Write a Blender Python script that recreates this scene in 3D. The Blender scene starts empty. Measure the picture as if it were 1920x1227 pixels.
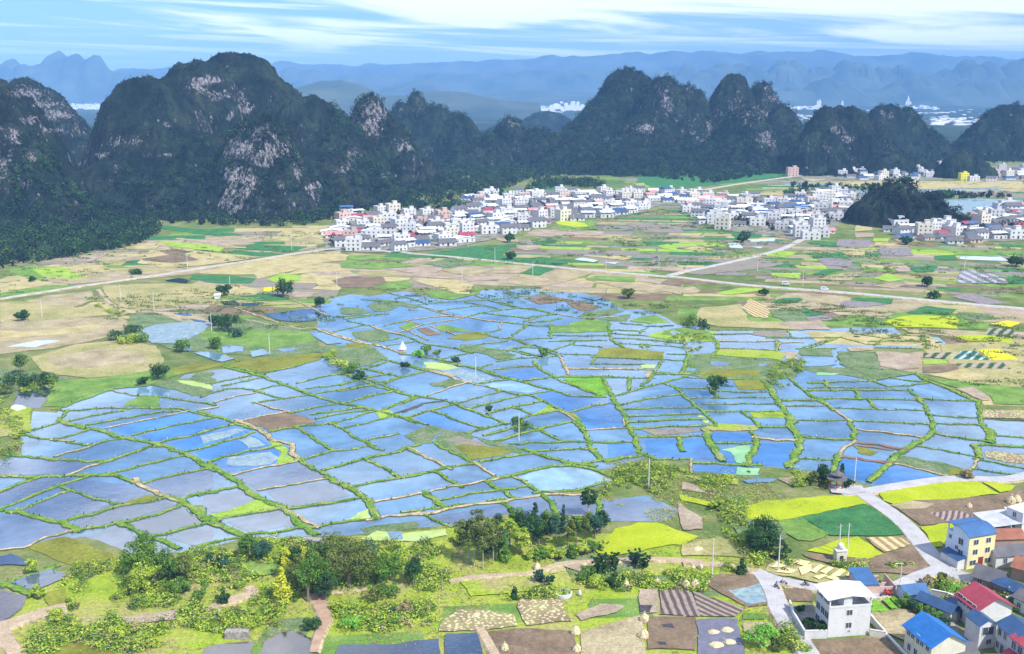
import bpy, math, random
import numpy as np
from mathutils import Vector, Matrix
R = math.radians
random.seed(7)
rng = np.random.default_rng(11)
C = bpy.context.scene.collection
scene = bpy.context.scene

# ---------------------------------------------------------------- camera
F = 1900.0            # focal length in photo pixels (photo 1920 x 1227)
CX, CY = 960.0, 613.5
H = 115.0             # drone height, metres
PITCH = math.atan((613.5 - 171) / F)
cd = bpy.data.cameras.new("camera"); cam = bpy.data.objects.new("camera", cd); C.objects.link(cam)
cam.location = (0, 0, H); cam.rotation_euler = (R(90) - PITCH, 0, 0)
cd.sensor_width = 36; cd.lens = F / 1920 * 36
cd.clip_start = 0.5; cd.clip_end = 60000
scene.camera = cam
cp, sp_ = math.cos(PITCH), math.sin(PITCH)

def ray(px, py):
    a = (px - CX) / F; b = (py - CY) / F
    return a, cp - b * sp_, -sp_ - b * cp
def gp(px, py, z=0.0):
    "point of the ground plane seen at a photo pixel"
    a, f, d = ray(px, py)
    t = (z - H) / d
    return (a * t, f * t)
def at(px, py, Y):
    "point at forward distance Y seen at a photo pixel"
    a, f, d = ray(px, py)
    t = Y / f
    return (a * t, Y, H + d * t)
def proj(X, Y, Z):
    z = Y * cp - (Z - H) * sp_
    v = -(Y * sp_ + (Z - H) * cp)
    return CX + F * X / z, CY + F * v / z

# ---------------------------------------------------------------- sky, sun, exposure
SUN_EL, SUN_AZ = R(50), R(136)      # azimuth clockwise from +Y (view direction)
w = bpy.data.worlds.new("World"); scene.world = w; w.use_nodes = True
nt = w.node_tree; nt.nodes.clear()
def N(nt, t, **k):
    n = nt.nodes.new(t)
    for a, b in k.items(): setattr(n, a, b)
    return n
def ramp(nt, pts, fac=None, mode='LINEAR'):
    n = nt.nodes.new('ShaderNodeValToRGB'); n.color_ramp.interpolation = mode
    el = n.color_ramp.elements
    while len(el) < len(pts): el.new(0.5)
    for e, (p, c) in zip(el, pts):
        e.position = p
        e.color = (c, c, c, 1) if isinstance(c, (int, float)) else (*c, 1)
    if fac is not None: nt.links.new(fac, n.inputs[0])
    return n.outputs[0]
def math_(nt, op, a, b=None, clamp=False):
    n = nt.nodes.new('ShaderNodeMath'); n.operation = op; n.use_clamp = clamp
    for i, v in enumerate((a, b)):
        if v is None: continue
        if isinstance(v, (int, float)): n.inputs[i].default_value = v
        else: nt.links.new(v, n.inputs[i])
    return n.outputs[0]
def mix(nt, f, a, b, bt='MIX'):
    n = nt.nodes.new('ShaderNodeMix'); n.data_type = 'RGBA'; n.blend_type = bt
    for i, v in ((0, f), (6, a), (7, b)):
        if isinstance(v, (int, float)): n.inputs[i].default_value = v if i == 0 else (v, v, v, 1)
        elif isinstance(v, tuple): n.inputs[i].default_value = (*v, 1)
        else: nt.links.new(v, n.inputs[i])
    return n.outputs[2]
sky = N(nt, 'ShaderNodeTexSky', sky_type='NISHITA'); sky.sun_disc = False
sky.sun_elevation = SUN_EL; sky.sun_rotation = SUN_AZ
sky.air_density = 1.6; sky.dust_density = 0.3; sky.ozone_density = 4.0; sky.altitude = 100
tc = N(nt, 'ShaderNodeTexCoord')
sep = N(nt, 'ShaderNodeSeparateXYZ'); nt.links.new(tc.outputs['Generated'], sep.inputs[0])
X_, Y_, Z_ = sep.outputs
zz = math_(nt, 'ADD', math_(nt, 'MAXIMUM', Z_, 0.0), 0.035)
u_ = math_(nt, 'DIVIDE', X_, zz); v_ = math_(nt, 'DIVIDE', Y_, zz)
def cloud(sx, sy, scale, lo, hi, off, det=6, rot=0.12, dist=0.6):
    cx = N(nt, 'ShaderNodeCombineXYZ')
    vv = math_(nt, 'POWER', math_(nt, 'MAXIMUM', Z_, 0.0), 0.5)
    uu = math_(nt, 'MULTIPLY', X_, sx)
    vv = math_(nt, 'ADD', math_(nt, 'MULTIPLY', vv, sy), math_(nt, 'MULTIPLY', X_, rot))
    nt.links.new(uu, cx.inputs[0]); nt.links.new(vv, cx.inputs[1]); cx.inputs[2].default_value = off
    no = N(nt, 'ShaderNodeTexNoise'); nt.links.new(cx.outputs[0], no.inputs['Vector'])
    no.inputs['Scale'].default_value = scale; no.inputs['Detail'].default_value = det
    no.inputs['Roughness'].default_value = 0.55; no.inputs['Distortion'].default_value = dist
    return ramp(nt, [(lo, 0.0), (hi, 1.0)], no.outputs['Fac'], 'EASE')
c1 = cloud(2.6, 16, 1.0, 0.46, 0.60, 3.1, 7, 2.2, 0.5)
c2 = cloud(2.2, 42, 1.0, 0.50, 0.66, 9.7, 6, 3.0, 0.4)
c3 = cloud(7, 30, 1.0, 0.52, 0.80, 5.0, 8, 1.0, 0.6)
cm = math_(nt, 'MAXIMUM', c1, math_(nt, 'MULTIPLY', c2, 0.75))
cm = math_(nt, 'MAXIMUM', cm, math_(nt, 'MULTIPLY', c3, 0.5))
lowf = ramp(nt, [(0.010, 0.0), (0.050, 1.0)], Z_, 'EASE')       # clouds thin out low over the horizon
cm = math_(nt, 'MULTIPLY', math_(nt, 'MULTIPLY', cm, lowf), 0.93)
skyc = mix(nt, 1.0, sky.outputs[0], (0.58, 0.90, 1.66), 'MULTIPLY')
cc = mix(nt, cm, skyc, (12.4, 12.8, 13.8))
bg = N(nt, 'ShaderNodeBackground'); nt.links.new(cc, bg.inputs[0]); bg.inputs[1].default_value = 0.102
wo = N(nt, 'ShaderNodeOutputWorld'); nt.links.new(bg.outputs[0], wo.inputs[0])

sd = bpy.data.lights.new("sun", 'SUN'); sun = bpy.data.objects.new("sun", sd); C.objects.link(sun)
sd.energy = 5.0; sd.angle = R(1.2); sd.color = (1.0, 0.955, 0.88)
sdir = Vector((math.sin(SUN_AZ) * math.cos(SUN_EL), math.cos(SUN_AZ) * math.cos(SUN_EL), math.sin(SUN_EL)))
sun.rotation_euler = sdir.to_track_quat('Z', 'Y').to_euler()
vs = scene.view_settings
scene.display_settings.display_device = 'sRGB'
vs.view_transform = 'Standard'; vs.look = 'None'; vs.gamma = 1; vs.use_curve_mapping = False
vs.exposure = 0.30
cy = scene.cycles
cy.use_denoising = True; cy.max_bounces = 6; cy.diffuse_bounces = 2; cy.glossy_bounces = 3
cy.volume_bounces = 1; cy.transparent_max_bounces = 6; cy.volume_max_steps = 64
cy.use_adaptive_sampling = True; cy.adaptive_threshold = 0.02

# ---------------------------------------------------------------- helpers
def mat(name, col, rough=0.9, spec=0.2, build=None, metallic=0.0):
    m = bpy.data.materials.new(name); m.use_nodes = True
    t = m.node_tree; b = t.nodes['Principled BSDF']
    b.inputs['Roughness'].default_value = rough
    b.inputs['Specular IOR Level'].default_value = spec
    b.inputs['Metallic'].default_value = metallic
    if col is not None: b.inputs['Base Color'].default_value = (*col, 1)
    m.diffuse_color = (*(col or (0.5, 0.5, 0.5)), 1)
    if build: build(t, b)
    return m
def tex(t, kind='NOISE', scale=1.0, detail=4, rough=0.55, vec=None, obj=False, dist=0.0, sc=None, w=None):
    if vec is None:
        if obj: vec = N(t, 'ShaderNodeTexCoord').outputs['Object']
        else: vec = N(t, 'ShaderNodeNewGeometry').outputs['Position']
    if sc:
        m = N(t, 'ShaderNodeMapping'); m.inputs['Scale'].default_value = sc[:3]
        if len(sc) > 3: m.inputs['Rotation'].default_value = (0, 0, sc[3])
        t.links.new(vec, m.inputs[0]); vec = m.outputs[0]
    if kind == 'NOISE':
        n = N(t, 'ShaderNodeTexNoise'); n.inputs['Detail'].default_value = detail
        n.inputs['Roughness'].default_value = rough; n.inputs['Distortion'].default_value = dist
    else:
        n = N(t, 'ShaderNodeTexVoronoi')
    n.inputs['Scale'].default_value = scale
    t.links.new(vec, n.inputs['Vector'])
    return n
def noisy(name, stops, scale=0.3, detail=5, rough=0.9, scale2=None, amt2=0.35, bump=0.0, bscale=2.0, sc=None, spec=0.15, lo=0.3, hi=0.7):
    def b(t, p):
        k = len(stops)
        f = tex(t, scale=scale, detail=detail, rough=0.62, sc=sc).outputs['Fac']
        pts = [(lo + (hi - lo) * i / max(1, k - 1), s) for i, s in enumerate(stops)]
        c = ramp(t, pts, f)
        if scale2:
            g = tex(t, scale=scale2, detail=3, rough=0.7).outputs['Fac']
            g = ramp(t, [(0.3, 1 - amt2), (0.7, 1 + amt2 * 0.6)], g)
            c = mix(t, 1.0, c, g, 'MULTIPLY')
        t.links.new(c, p.inputs['Base Color'])
        if bump:
            n = tex(t, scale=bscale, detail=4, rough=0.7).outputs['Fac']
            bm = N(t, 'ShaderNodeBump'); bm.inputs['Strength'].default_value = 1.0; bm.inputs['Distance'].default_value = bump
            t.links.new(n, bm.inputs['Height']); t.links.new(bm.outputs[0], p.inputs['Normal'])
    mid = stops[len(stops) // 2]
    return mat(name, mid, rough, spec, b)

def mesh(name, V, Fc, mats=None, midx=None, smooth=False, parent=None, link=True, attr=None):
    me = bpy.data.meshes.new(name)
    V = np.asarray(V, dtype=np.float32)
    if isinstance(Fc, np.ndarray):
        k = Fc.shape[1]; n = len(Fc)
        me.vertices.add(len(V)); me.vertices.foreach_set('co', V.ravel())
        me.loops.add(n * k); me.polygons.add(n)
        me.loops.foreach_set('vertex_index', Fc.astype(np.int32).ravel())
        me.polygons.foreach_set('loop_start', (np.arange(n) * k).astype(np.int32))
        me.update(calc_edges=True)
    else:
        me.from_pydata(V.tolist(), [], [list(map(int, f)) for f in Fc]); me.update()
    for m in (mats or []): me.materials.append(m)
    if midx is not None: me.polygons.foreach_set('material_index', np.asarray(midx, dtype=np.int32))
    me.polygons.foreach_set('use_smooth', [smooth] * len(me.polygons))
    if attr:
        for nm, dat, dom in attr:
            if dat.ndim == 2:
                a = me.color_attributes.new(nm, 'FLOAT_COLOR', dom)
                d4 = np.ones((len(dat), 4), np.float32); d4[:, :3] = dat; a.data.foreach_set('color', d4.ravel())
            else:
                a = me.attributes.new(nm, 'FLOAT', dom); a.data.foreach_set('value', dat.astype(np.float32))
    if not link: return me
    o = bpy.data.objects.new(name, me); C.objects.link(o)
    if parent: o.parent = parent
    return o
def struct(o, kind='structure'):
    o['kind'] = kind; return o
def tag(o, label, cat, group=None):
    o['label'] = label; o['category'] = cat
    if group: o['group'] = group
    return o
def empty(name, loc, rz=0, label=None, cat=None, group=None):
    o = bpy.data.objects.new(name, None); C.objects.link(o); o.location = loc; o.rotation_euler = (0, 0, rz)
    o.empty_display_size = 0.5
    if label: tag(o, label, cat, group)
    return o
def copy_tree(o, parent=None):
    c = o.copy(); C.objects.link(c); c.parent = parent
    for ch in o.children: copy_tree(ch, c)
    return c

class MB:
    "collects shapes, builds one mesh"
    def __init__(s): s.V = []; s.F = []; s.M = []
    def add(s, V, Fc, m=0):
        o = len(s.V); s.V += [tuple(v) for v in V]; s.F += [[i + o for i in f] for f in Fc]; s.M += [m] * len(Fc); return s
    def box(s, x0, x1, y0, y1, z0, z1, m=0):
        return s.add([(x0,y0,z0),(x1,y0,z0),(x1,y1,z0),(x0,y1,z0),(x0,y0,z1),(x1,y0,z1),(x1,y1,z1),(x0,y1,z1)],
                     [(0,3,2,1),(4,5,6,7),(0,1,5,4),(1,2,6,5),(2,3,7,6),(3,0,4,7)], m)
    def tube(s, a, b, r0, r1=None, n=6, m=0):
        a = Vector(a); b = Vector(b); r1 = r0 if r1 is None else r1
        d = (b - a).normalized(); u = d.orthogonal().normalized(); v = d.cross(u)
        V = []
        for p, r in ((a, r0), (b, r1)):
            for i in range(n):
                t = 2 * math.pi * i / n; V.append(p + (u * math.cos(t) + v * math.sin(t)) * r)
        Fc = [(i, (i + 1) % n, n + (i + 1) % n, n + i) for i in range(n)] + [tuple(range(n - 1, -1, -1)), tuple(range(n, 2 * n))]
        return s.add(V, Fc, m)
    def lathe(s, prof, n=12, c=(0, 0, 0), m=0):
        V = [(c[0] + r * math.cos(2 * math.pi * i / n), c[1] + r * math.sin(2 * math.pi * i / n), c[2] + z) for r, z in prof for i in range(n)]
        Fc = [(k * n + i, k * n + (i + 1) % n, (k + 1) * n + (i + 1) % n, (k + 1) * n + i) for k in range(len(prof) - 1) for i in range(n)]
        Fc += [tuple(range(n - 1, -1, -1)), tuple((len(prof) - 1) * n + i for i in range(n))]
        return s.add(V, Fc, m)
    def slab(s, P, th, m=0):
        "polygon P (3-D points, counter-clockwise seen from above) thickened downwards"
        n = len(P); V = list(P) + [(p[0], p[1], p[2] - th) for p in P]
        Fc = [tuple(range(n)), tuple(range(2 * n - 1, n - 1, -1))] + [(i, n + i, n + (i + 1) % n, (i + 1) % n) for i in range(n)]
        return s.add(V, Fc, m)
    def build(s, name, mats, parent=None, smooth=False, link=True):
        return mesh(name, s.V, s.F, mats if isinstance(mats, list) else [mats], s.M, smooth, parent, link)

# numpy noise
def _h(ix, iy, s):
    n = (ix.astype(np.int64) * 374761393 + iy.astype(np.int64) * 668265263 + s * 1442695041) & 0xffffffff
    n = ((n ^ (n >> 13)) * 1274126177) & 0xffffffff
    return ((n ^ (n >> 16)) & 0xffff) / 65535.0
def vnoise(x, y, s=0):
    ix = np.floor(x); iy = np.floor(y); fx = x - ix; fy = y - iy
    fx = fx * fx * (3 - 2 * fx); fy = fy * fy * (3 - 2 * fy)
    a = _h(ix, iy, s); b = _h(ix + 1, iy, s); c = _h(ix, iy + 1, s); d = _h(ix + 1, iy + 1, s)
    return (a * (1 - fx) + b * fx) * (1 - fy) + (c * (1 - fx) + d * fx) * fy
def fbm(x, y, s=0, o=5, g=0.5):
    t = np.zeros_like(x); a = 1.0; w_ = 0.0
    for i in range(o):
        t += a * (vnoise(x, y, s + i * 17) * 2 - 1); w_ += a; a *= g; x = x * 2.03 + 5.1; y = y * 2.03 - 3.7
    return t / w_
def worley(x, y, s=0):
    ix = np.floor(x); iy = np.floor(y); best = np.full_like(x, 9.0); idv = np.zeros_like(x)
    for dx in (-1, 0, 1):
        for dy in (-1, 0, 1):
            jx = ix + dx; jy = iy + dy
            px = jx + _h(jx, jy, s + 1); py = jy + _h(jx, jy, s + 2)
            d = (px - x) ** 2 + (py - y) ** 2
            m = d < best; best = np.where(m, d, best); idv = np.where(m, _h(jx, jy, s + 3), idv)
    return np.sqrt(best), idv
# ================================================================ TERRAIN
# ---------------------------------------------------------------- ground sheet
def g_build(t, p):
    pos = N(t, 'ShaderNodeNewGeometry').outputs['Position']
    n1 = tex(t, scale=0.012, detail=6, vec=pos).outputs['Fac']
    n2 = tex(t, scale=0.12, detail=5, vec=pos).outputs['Fac']
    n3 = tex(t, scale=0.9, detail=4, vec=pos, rough=0.7).outputs['Fac']
    a = ramp(t, [(0.36, (0.085, 0.135, 0.035)), (0.48, (0.15, 0.19, 0.05)), (0.6, (0.25, 0.24, 0.10))], n1)
    b = ramp(t, [(0.35, (0.06, 0.12, 0.03)), (0.52, (0.15, 0.19, 0.05)), (0.68, (0.30, 0.26, 0.13))], n2)
    c = mix(t, 0.5, a, b)
    g = ramp(t, [(0.3, 0.7), (0.7, 1.25)], n3)
    c = mix(t, 1.0, c, g, 'MULTIPLY')
    sp3 = N(t, 'ShaderNodeSeparateXYZ'); t.links.new(pos, sp3.inputs[0])
    far = ramp(t, [(0.0, 0.0), (1.0, 1.0)], math_(t, 'DIVIDE', math_(t, 'SUBTRACT', sp3.outputs[1], 1650), 500, True))
    n4 = tex(t, scale=0.004, detail=7, vec=pos, rough=0.7, sc=(1, 0.6, 1)).outputs['Fac']
    woods = ramp(t, [(0.42, (0.018, 0.035, 0.018)), (0.55, (0.04, 0.06, 0.025)), (0.66, (0.12, 0.13, 0.07))], n4)
    c = mix(t, far, c, woods)
    t.links.new(c, p.inputs['Base Color'])
M_ground = mat('ground_mat', (0.15, 0.17, 0.06), 0.95, 0.1, g_build)
xs = np.concatenate([-np.geomspace(10500, 60, 30), np.linspace(-40, 40, 5), np.geomspace(60, 10500, 30)])
ys = np.concatenate([[-60, 0], np.geomspace(60, 13200, 60)])
gx, gy = np.meshgrid(xs, ys); nx_, ny_ = len(xs), len(ys)
gi = np.arange(nx_ * ny_).reshape(ny_, nx_)
gf = np.stack([gi[:-1, :-1], gi[:-1, 1:], gi[1:, 1:], gi[1:, :-1]], -1).reshape(-1, 4)
struct(mesh('ground', np.stack([gx, gy, 0 * gx], -1).reshape(-1, 3), gf, [M_ground]))

# ---------------------------------------------------------------- karst hills
def hill_build(t, p):
    pos = N(t, 'ShaderNodeNewGeometry').outputs['Position']
    at_ = N(t, 'ShaderNodeAttribute', attribute_name='rock').outputs['Fac']
    tr = N(t, 'ShaderNodeAttribute', attribute_name='tree').outputs['Fac']
    n1 = tex(t, scale=0.035, detail=5, vec=pos).outputs['Fac']
    n2 = tex(t, scale=0.25, detail=5, vec=pos, rough=0.75, sc=(1, 1, 0.55)).outputs['Fac']
    n3 = tex(t, scale=0.8, detail=3, vec=pos, rough=0.8, sc=(1, 1, 0.3)).outputs['Fac']
    green = ramp(t, [(0.34, (0.006, 0.010, 0.010)), (0.5, (0.012, 0.020, 0.016)), (0.66, (0.026, 0.038, 0.022))], n1)  # dark evergreen tones, lowered further to stand for cloud shade on the hills
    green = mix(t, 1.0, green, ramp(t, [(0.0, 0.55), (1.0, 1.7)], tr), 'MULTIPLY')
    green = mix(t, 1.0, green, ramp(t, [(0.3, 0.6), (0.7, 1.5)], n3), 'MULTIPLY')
    rock = ramp(t, [(0.30, (0.07, 0.065, 0.07)), (0.48, (0.20, 0.185, 0.185)), (0.66, (0.44, 0.41, 0.41))], n3)
    f = math_(t, 'ADD', at_, math_(t, 'MULTIPLY', math_(t, 'SUBTRACT', n2, 0.5), 2.1))
    f2 = ramp(t, [(0.30, 0.0), (0.62, 0.75)], f)
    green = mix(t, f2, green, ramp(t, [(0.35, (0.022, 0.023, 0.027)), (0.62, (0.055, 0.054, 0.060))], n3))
    f = ramp(t, [(0.50, 0.0), (0.68, 1.0)], f)
    t.links.new(mix(t, f, green, rock), p.inputs['Base Color'])
    bm = N(t, 'ShaderNodeBump'); bm.inputs['Strength'].default_value = 1.0; bm.inputs['Distance'].default_value = 2.2
    t.links.new(math_(t, 'ADD', n2, math_(t, 'MULTIPLY', n3, 0.6)), bm.inputs['Height']); t.links.new(bm.outputs[0], p.inputs['Normal'])
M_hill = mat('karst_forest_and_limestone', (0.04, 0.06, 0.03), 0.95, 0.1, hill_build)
SPOTS = np.array([(371,161,24,15),(395,150,30,8),(240,267,34,9),(490,246,22,10),(452,281,22,18),(530,277,16,14),(438,376,20,22),(438,328,14,14),(459,205,14,10),
 (433,215,8,8),(219,315,8,14),(190,290,16,8),(318,236,14,6),(530,349,10,8),(20,243,22,12),(10,318,24,22),(44,345,18,8),(310,291,26,6),(50,175,40,9),(80,197,30,6),
 (60,225,30,8),(110,215,30,7),(100,245,20,6),(695,203,18,14),(657,296,18,20),(751,207,10,5),(763,277,14,12),(962,232,18,8),(1249,186,13,17),(1225,225,14,14),(1192,240,30,10),
 (1215,243,16,10),(1160,262,34,6),(1290,168,12,12),(1314,260,18,12),(1330,235,8,14),(1396,212,22,10),(1430,219,14,12),(1444,260,16,14),(1450,185,10,8),(1440,165,10,6),(1574,240,18,12),
 (1549,277,8,6),(1590,262,12,8),(1656,212,6,6),(1672,216,6,5),(1868,243,8,4),(1895,215,6,5),(560,310,14,20),(590,350,14,20),(500,300,20,14),(470,340,14,20),(640,320,16,12),(720,330,14,10),
 (30,265,14,14),(60,300,14,14),(410,180,30,10),(700,240,16,16)], float)
def hill(name, peaks, step=1.5, seed=1, prof=2.0, rockb=0.0, tree=5.0, warp=9.0, foot=0.07):
    P = []
    for q in peaks:
        px, py, D, Rr = q[:4]
        a = q[4] if len(q) > 4 else prof
        ex = q[5] if len(q) > 5 else 1.25          # how far it stretches away from the eye
        x, y, z = at(px, py, D); P.append((x, y, z, Rr, a, ex))
    x0 = min(p[0] - p[3] * 1.9 for p in P); x1 = max(p[0] + p[3] * 1.9 for p in P)
    y0 = min(p[1] - p[3] * 1.9 for p in P); y1 = max(p[1] + p[3] * 1.9 * p[5] for p in P)
    nx = int((x1 - x0) / step) + 1; ny = int((y1 - y0) / step) + 1
    X, Y = np.meshgrid(np.linspace(x0, x1, nx), np.linspace(y0, y1, ny))
    wx = fbm(X / 45, Y / 45, seed, 4) * warp; wy = fbm(X / 45, Y / 45, seed + 50, 4) * warp
    wx += fbm(X / 12, Y / 12, seed + 7, 3) * 3.4; wy += fbm(X / 12, Y / 12, seed + 57, 3) * 3.4
    Z = np.zeros_like(X) - 1.0
    S = np.zeros_like(X)
    for (x, y, z, Rr, a, ex) in P:
        dy = (Y + wy - y); dy = np.where(dy > 0, dy / ex, dy)
        t = np.sqrt((X + wx - x) ** 2 + dy ** 2) / Rr
        h = z * ((1 - foot) * np.maximum(0, 1 - np.minimum(t, 1) ** a) + foot * np.exp(-(t / 1.15) ** 2 * 1.6))
        Z = np.maximum(Z, h)
    edge = np.clip(Z / 9.0, 0, 1)
    Z += edge * (fbm(X / 38, Y / 38, seed + 3, 5, 0.55) * 8.0 + np.abs(fbm(X / 26, Y / 34, seed + 4, 5, 0.6)) * -13 + 2.0)
    w1, i1 = worley(X / tree, Y / tree, seed + 9)
    w2, i2 = worley(X / (tree * 0.5) + 7, Y / (tree * 0.5), seed + 19)
    gy_, gx_ = np.gradient(Z, (y1 - y0) / (ny - 1), (x1 - x0) / (nx - 1))
    slope = np.sqrt(gx_ ** 2 + gy_ ** 2)
    Z += edge * ((1 - w1) * tree * 0.40 * (0.5 + i1) + (1 - w2) * tree * 0.16)
    u, v = proj(X, Y, Z)
    rock = 0.19 + rockb + np.clip((slope - 1.7) * 0.10, -0.08, 0.22) + fbm(X / 22, Y / 22, seed + 80, 3) * 0.22
    for sx, sy, rx, ry in SPOTS:
        d = ((u - sx) / rx) ** 2 + ((v - sy) / ry) ** 2
        rock += np.exp(-d) * 0.42
    rock = np.clip(rock, 0, 0.62)
    trv = 0.5 * i1 + 0.5 * i2
    Z = np.where(Z < 0.35, -1.5, Z)
    keep = Z > -1.4
    idx = np.arange(nx * ny).reshape(ny, nx)
    k4 = keep[:-1, :-1] | keep[:-1, 1:] | keep[1:, 1:] | keep[1:, :-1]
    f = np.stack([idx[:-1, :-1], idx[:-1, 1:], idx[1:, 1:], idx[1:, :-1]], -1)[k4]
    used = np.unique(f); remap = np.zeros(nx * ny, np.int64); remap[used] = np.arange(len(used))
    V = np.stack([X, Y, Z], -1).reshape(-1, 3)[used]
    jit = rng.normal(0, step * 0.12, V.shape); V = V + jit
    o = mesh(name, V, remap[f], [M_hill], smooth=True, attr=[('rock', rock.ravel()[used], 'POINT'), ('tree', trv.ravel()[used], 'POINT')])
    struct(o)
    HILLS.append((X, Y, Z)); return o
HILLS = []
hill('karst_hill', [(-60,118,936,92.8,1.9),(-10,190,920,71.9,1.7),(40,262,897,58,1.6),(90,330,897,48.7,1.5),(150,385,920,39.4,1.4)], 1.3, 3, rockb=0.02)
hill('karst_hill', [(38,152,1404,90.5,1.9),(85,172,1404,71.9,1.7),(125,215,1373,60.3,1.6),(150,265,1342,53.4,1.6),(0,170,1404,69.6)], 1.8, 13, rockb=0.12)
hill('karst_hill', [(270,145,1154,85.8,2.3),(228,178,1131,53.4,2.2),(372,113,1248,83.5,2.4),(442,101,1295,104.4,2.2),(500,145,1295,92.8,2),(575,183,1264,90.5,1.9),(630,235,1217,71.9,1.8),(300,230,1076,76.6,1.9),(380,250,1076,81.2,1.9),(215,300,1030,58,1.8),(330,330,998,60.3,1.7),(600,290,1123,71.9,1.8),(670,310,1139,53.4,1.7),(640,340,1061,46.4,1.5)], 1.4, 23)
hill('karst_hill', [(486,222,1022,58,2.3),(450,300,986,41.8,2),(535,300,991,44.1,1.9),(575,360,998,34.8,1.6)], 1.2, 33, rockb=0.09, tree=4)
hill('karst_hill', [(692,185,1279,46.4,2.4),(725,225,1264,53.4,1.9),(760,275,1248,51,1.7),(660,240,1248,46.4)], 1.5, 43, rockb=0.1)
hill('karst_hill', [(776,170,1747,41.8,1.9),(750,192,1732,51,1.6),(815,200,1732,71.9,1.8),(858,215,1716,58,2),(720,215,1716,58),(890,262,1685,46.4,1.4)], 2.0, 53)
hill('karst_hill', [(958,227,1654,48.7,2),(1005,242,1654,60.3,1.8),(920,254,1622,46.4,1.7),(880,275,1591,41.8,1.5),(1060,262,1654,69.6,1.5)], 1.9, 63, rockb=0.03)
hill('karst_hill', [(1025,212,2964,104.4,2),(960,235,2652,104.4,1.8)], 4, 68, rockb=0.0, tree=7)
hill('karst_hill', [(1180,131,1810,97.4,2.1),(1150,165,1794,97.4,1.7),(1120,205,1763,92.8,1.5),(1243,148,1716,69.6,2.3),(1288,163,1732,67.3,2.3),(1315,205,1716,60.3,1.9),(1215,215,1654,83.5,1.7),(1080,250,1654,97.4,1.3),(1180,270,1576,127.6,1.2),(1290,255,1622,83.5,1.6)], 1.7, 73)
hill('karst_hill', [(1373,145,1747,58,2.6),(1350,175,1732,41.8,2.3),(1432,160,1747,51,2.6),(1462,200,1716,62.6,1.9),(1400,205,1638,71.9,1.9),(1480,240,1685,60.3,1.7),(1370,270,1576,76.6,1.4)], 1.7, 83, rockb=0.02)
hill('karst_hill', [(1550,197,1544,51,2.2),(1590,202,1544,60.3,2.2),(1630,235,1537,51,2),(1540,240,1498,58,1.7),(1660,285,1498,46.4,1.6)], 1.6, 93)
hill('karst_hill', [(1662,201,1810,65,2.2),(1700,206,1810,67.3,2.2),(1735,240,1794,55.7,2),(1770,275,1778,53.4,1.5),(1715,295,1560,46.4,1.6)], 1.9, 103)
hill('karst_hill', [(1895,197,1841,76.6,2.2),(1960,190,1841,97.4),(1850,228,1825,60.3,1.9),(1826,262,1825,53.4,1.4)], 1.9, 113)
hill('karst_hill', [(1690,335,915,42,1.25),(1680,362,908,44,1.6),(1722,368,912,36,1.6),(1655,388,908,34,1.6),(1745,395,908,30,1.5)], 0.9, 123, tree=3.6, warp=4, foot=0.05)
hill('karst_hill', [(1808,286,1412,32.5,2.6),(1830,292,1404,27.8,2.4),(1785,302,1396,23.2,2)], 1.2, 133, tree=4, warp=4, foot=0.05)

# ---------------------------------------------------------------- far ranges
def far_build(t, p):
    n = tex(t, scale=0.004, detail=6).outputs['Fac']
    t.links.new(ramp(t, [(0.3, (0.03, 0.05, 0.035)), (0.7, (0.09, 0.11, 0.07))], n), p.inputs['Base Color'])
M_far = mat('distant_forest', (0.05, 0.07, 0.05), 0.95, 0.1, far_build)
def far_range(name, tops, D, depth, seed, spiky=0.0, sp=0.01, res=260):
    "a mountain range through silhouette points, falling away on both sides"
    tx = np.array([at(a, b, D)[0] for a, b in tops]); tz = np.array([at(a, b, D)[2] for a, b in tops])
    X = np.linspace(tx[0], tx[-1], res); v = np.linspace(-1, 1, 29)
    top = np.interp(X, tx, tz)
    XX, VV = np.meshgrid(X, v)
    prof_ = np.clip(1 - np.abs(VV) ** 1.5, 0, 1)
    Z = top[None, :] * prof_
    sc = (tx[-1] - tx[0]) / res
    if spiky:
        w1, i1 = worley(XX / spiky, VV * depth / spiky, seed)
        Z *= 0.62 + 0.50 * np.clip(1 - w1 ** 1.8, 0, 1) * (0.6 + 0.6 * i1)
    Z += fbm(XX / (depth * 0.25), VV * 4, seed + 2, 5) * top.mean() * 0.10 * prof_
    Z -= 3
    Y = D + VV * depth + fbm(XX / depth, VV, seed + 5, 3) * depth * 0.4
    ny, nx = XX.shape; idx = np.arange(nx * ny).reshape(ny, nx)
    f = np.stack([idx[:-1, :-1], idx[:-1, 1:], idx[1:, 1:], idx[1:, :-1]], -1).reshape(-1, 4)
    struct(mesh(name, np.stack([XX, Y, Z], -1).reshape(-1, 3), f, [M_far], smooth=True))
far_range('hills', [(480,185),(540,168),(575,156),(602,149),(640,152),(680,163),(715,178),(760,178),(790,172),(850,170),(900,178),(950,188),(1010,190)], 5400, 600, 5)
far_range('hills', [(640,175),(660,148),(690,150),(720,165),(745,160),(790,148),(820,152),(850,170),(900,172),(980,168),(1020,166),(1060,172),(1110,175)], 8700, 700, 6)
far_range('mountains', [(-120,150),(-40,140),(0,124),(30,102),(48,114),(62,112),(80,122),(105,108),(125,112),(143,104),(165,113),(186,112),(205,130),(240,138),(262,130),(290,142),(340,140),(420,150)], 9600, 500, 7, spiky=260, res=700)
far_range('mountains', [(470,150),(540,126),(560,132),(590,128),(620,140),(700,142),(780,140),(860,138),(940,135),(1020,133),(1100,130),(1180,132),(1260,128),(1330,135)], 10200, 500, 8, res=300)
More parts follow.
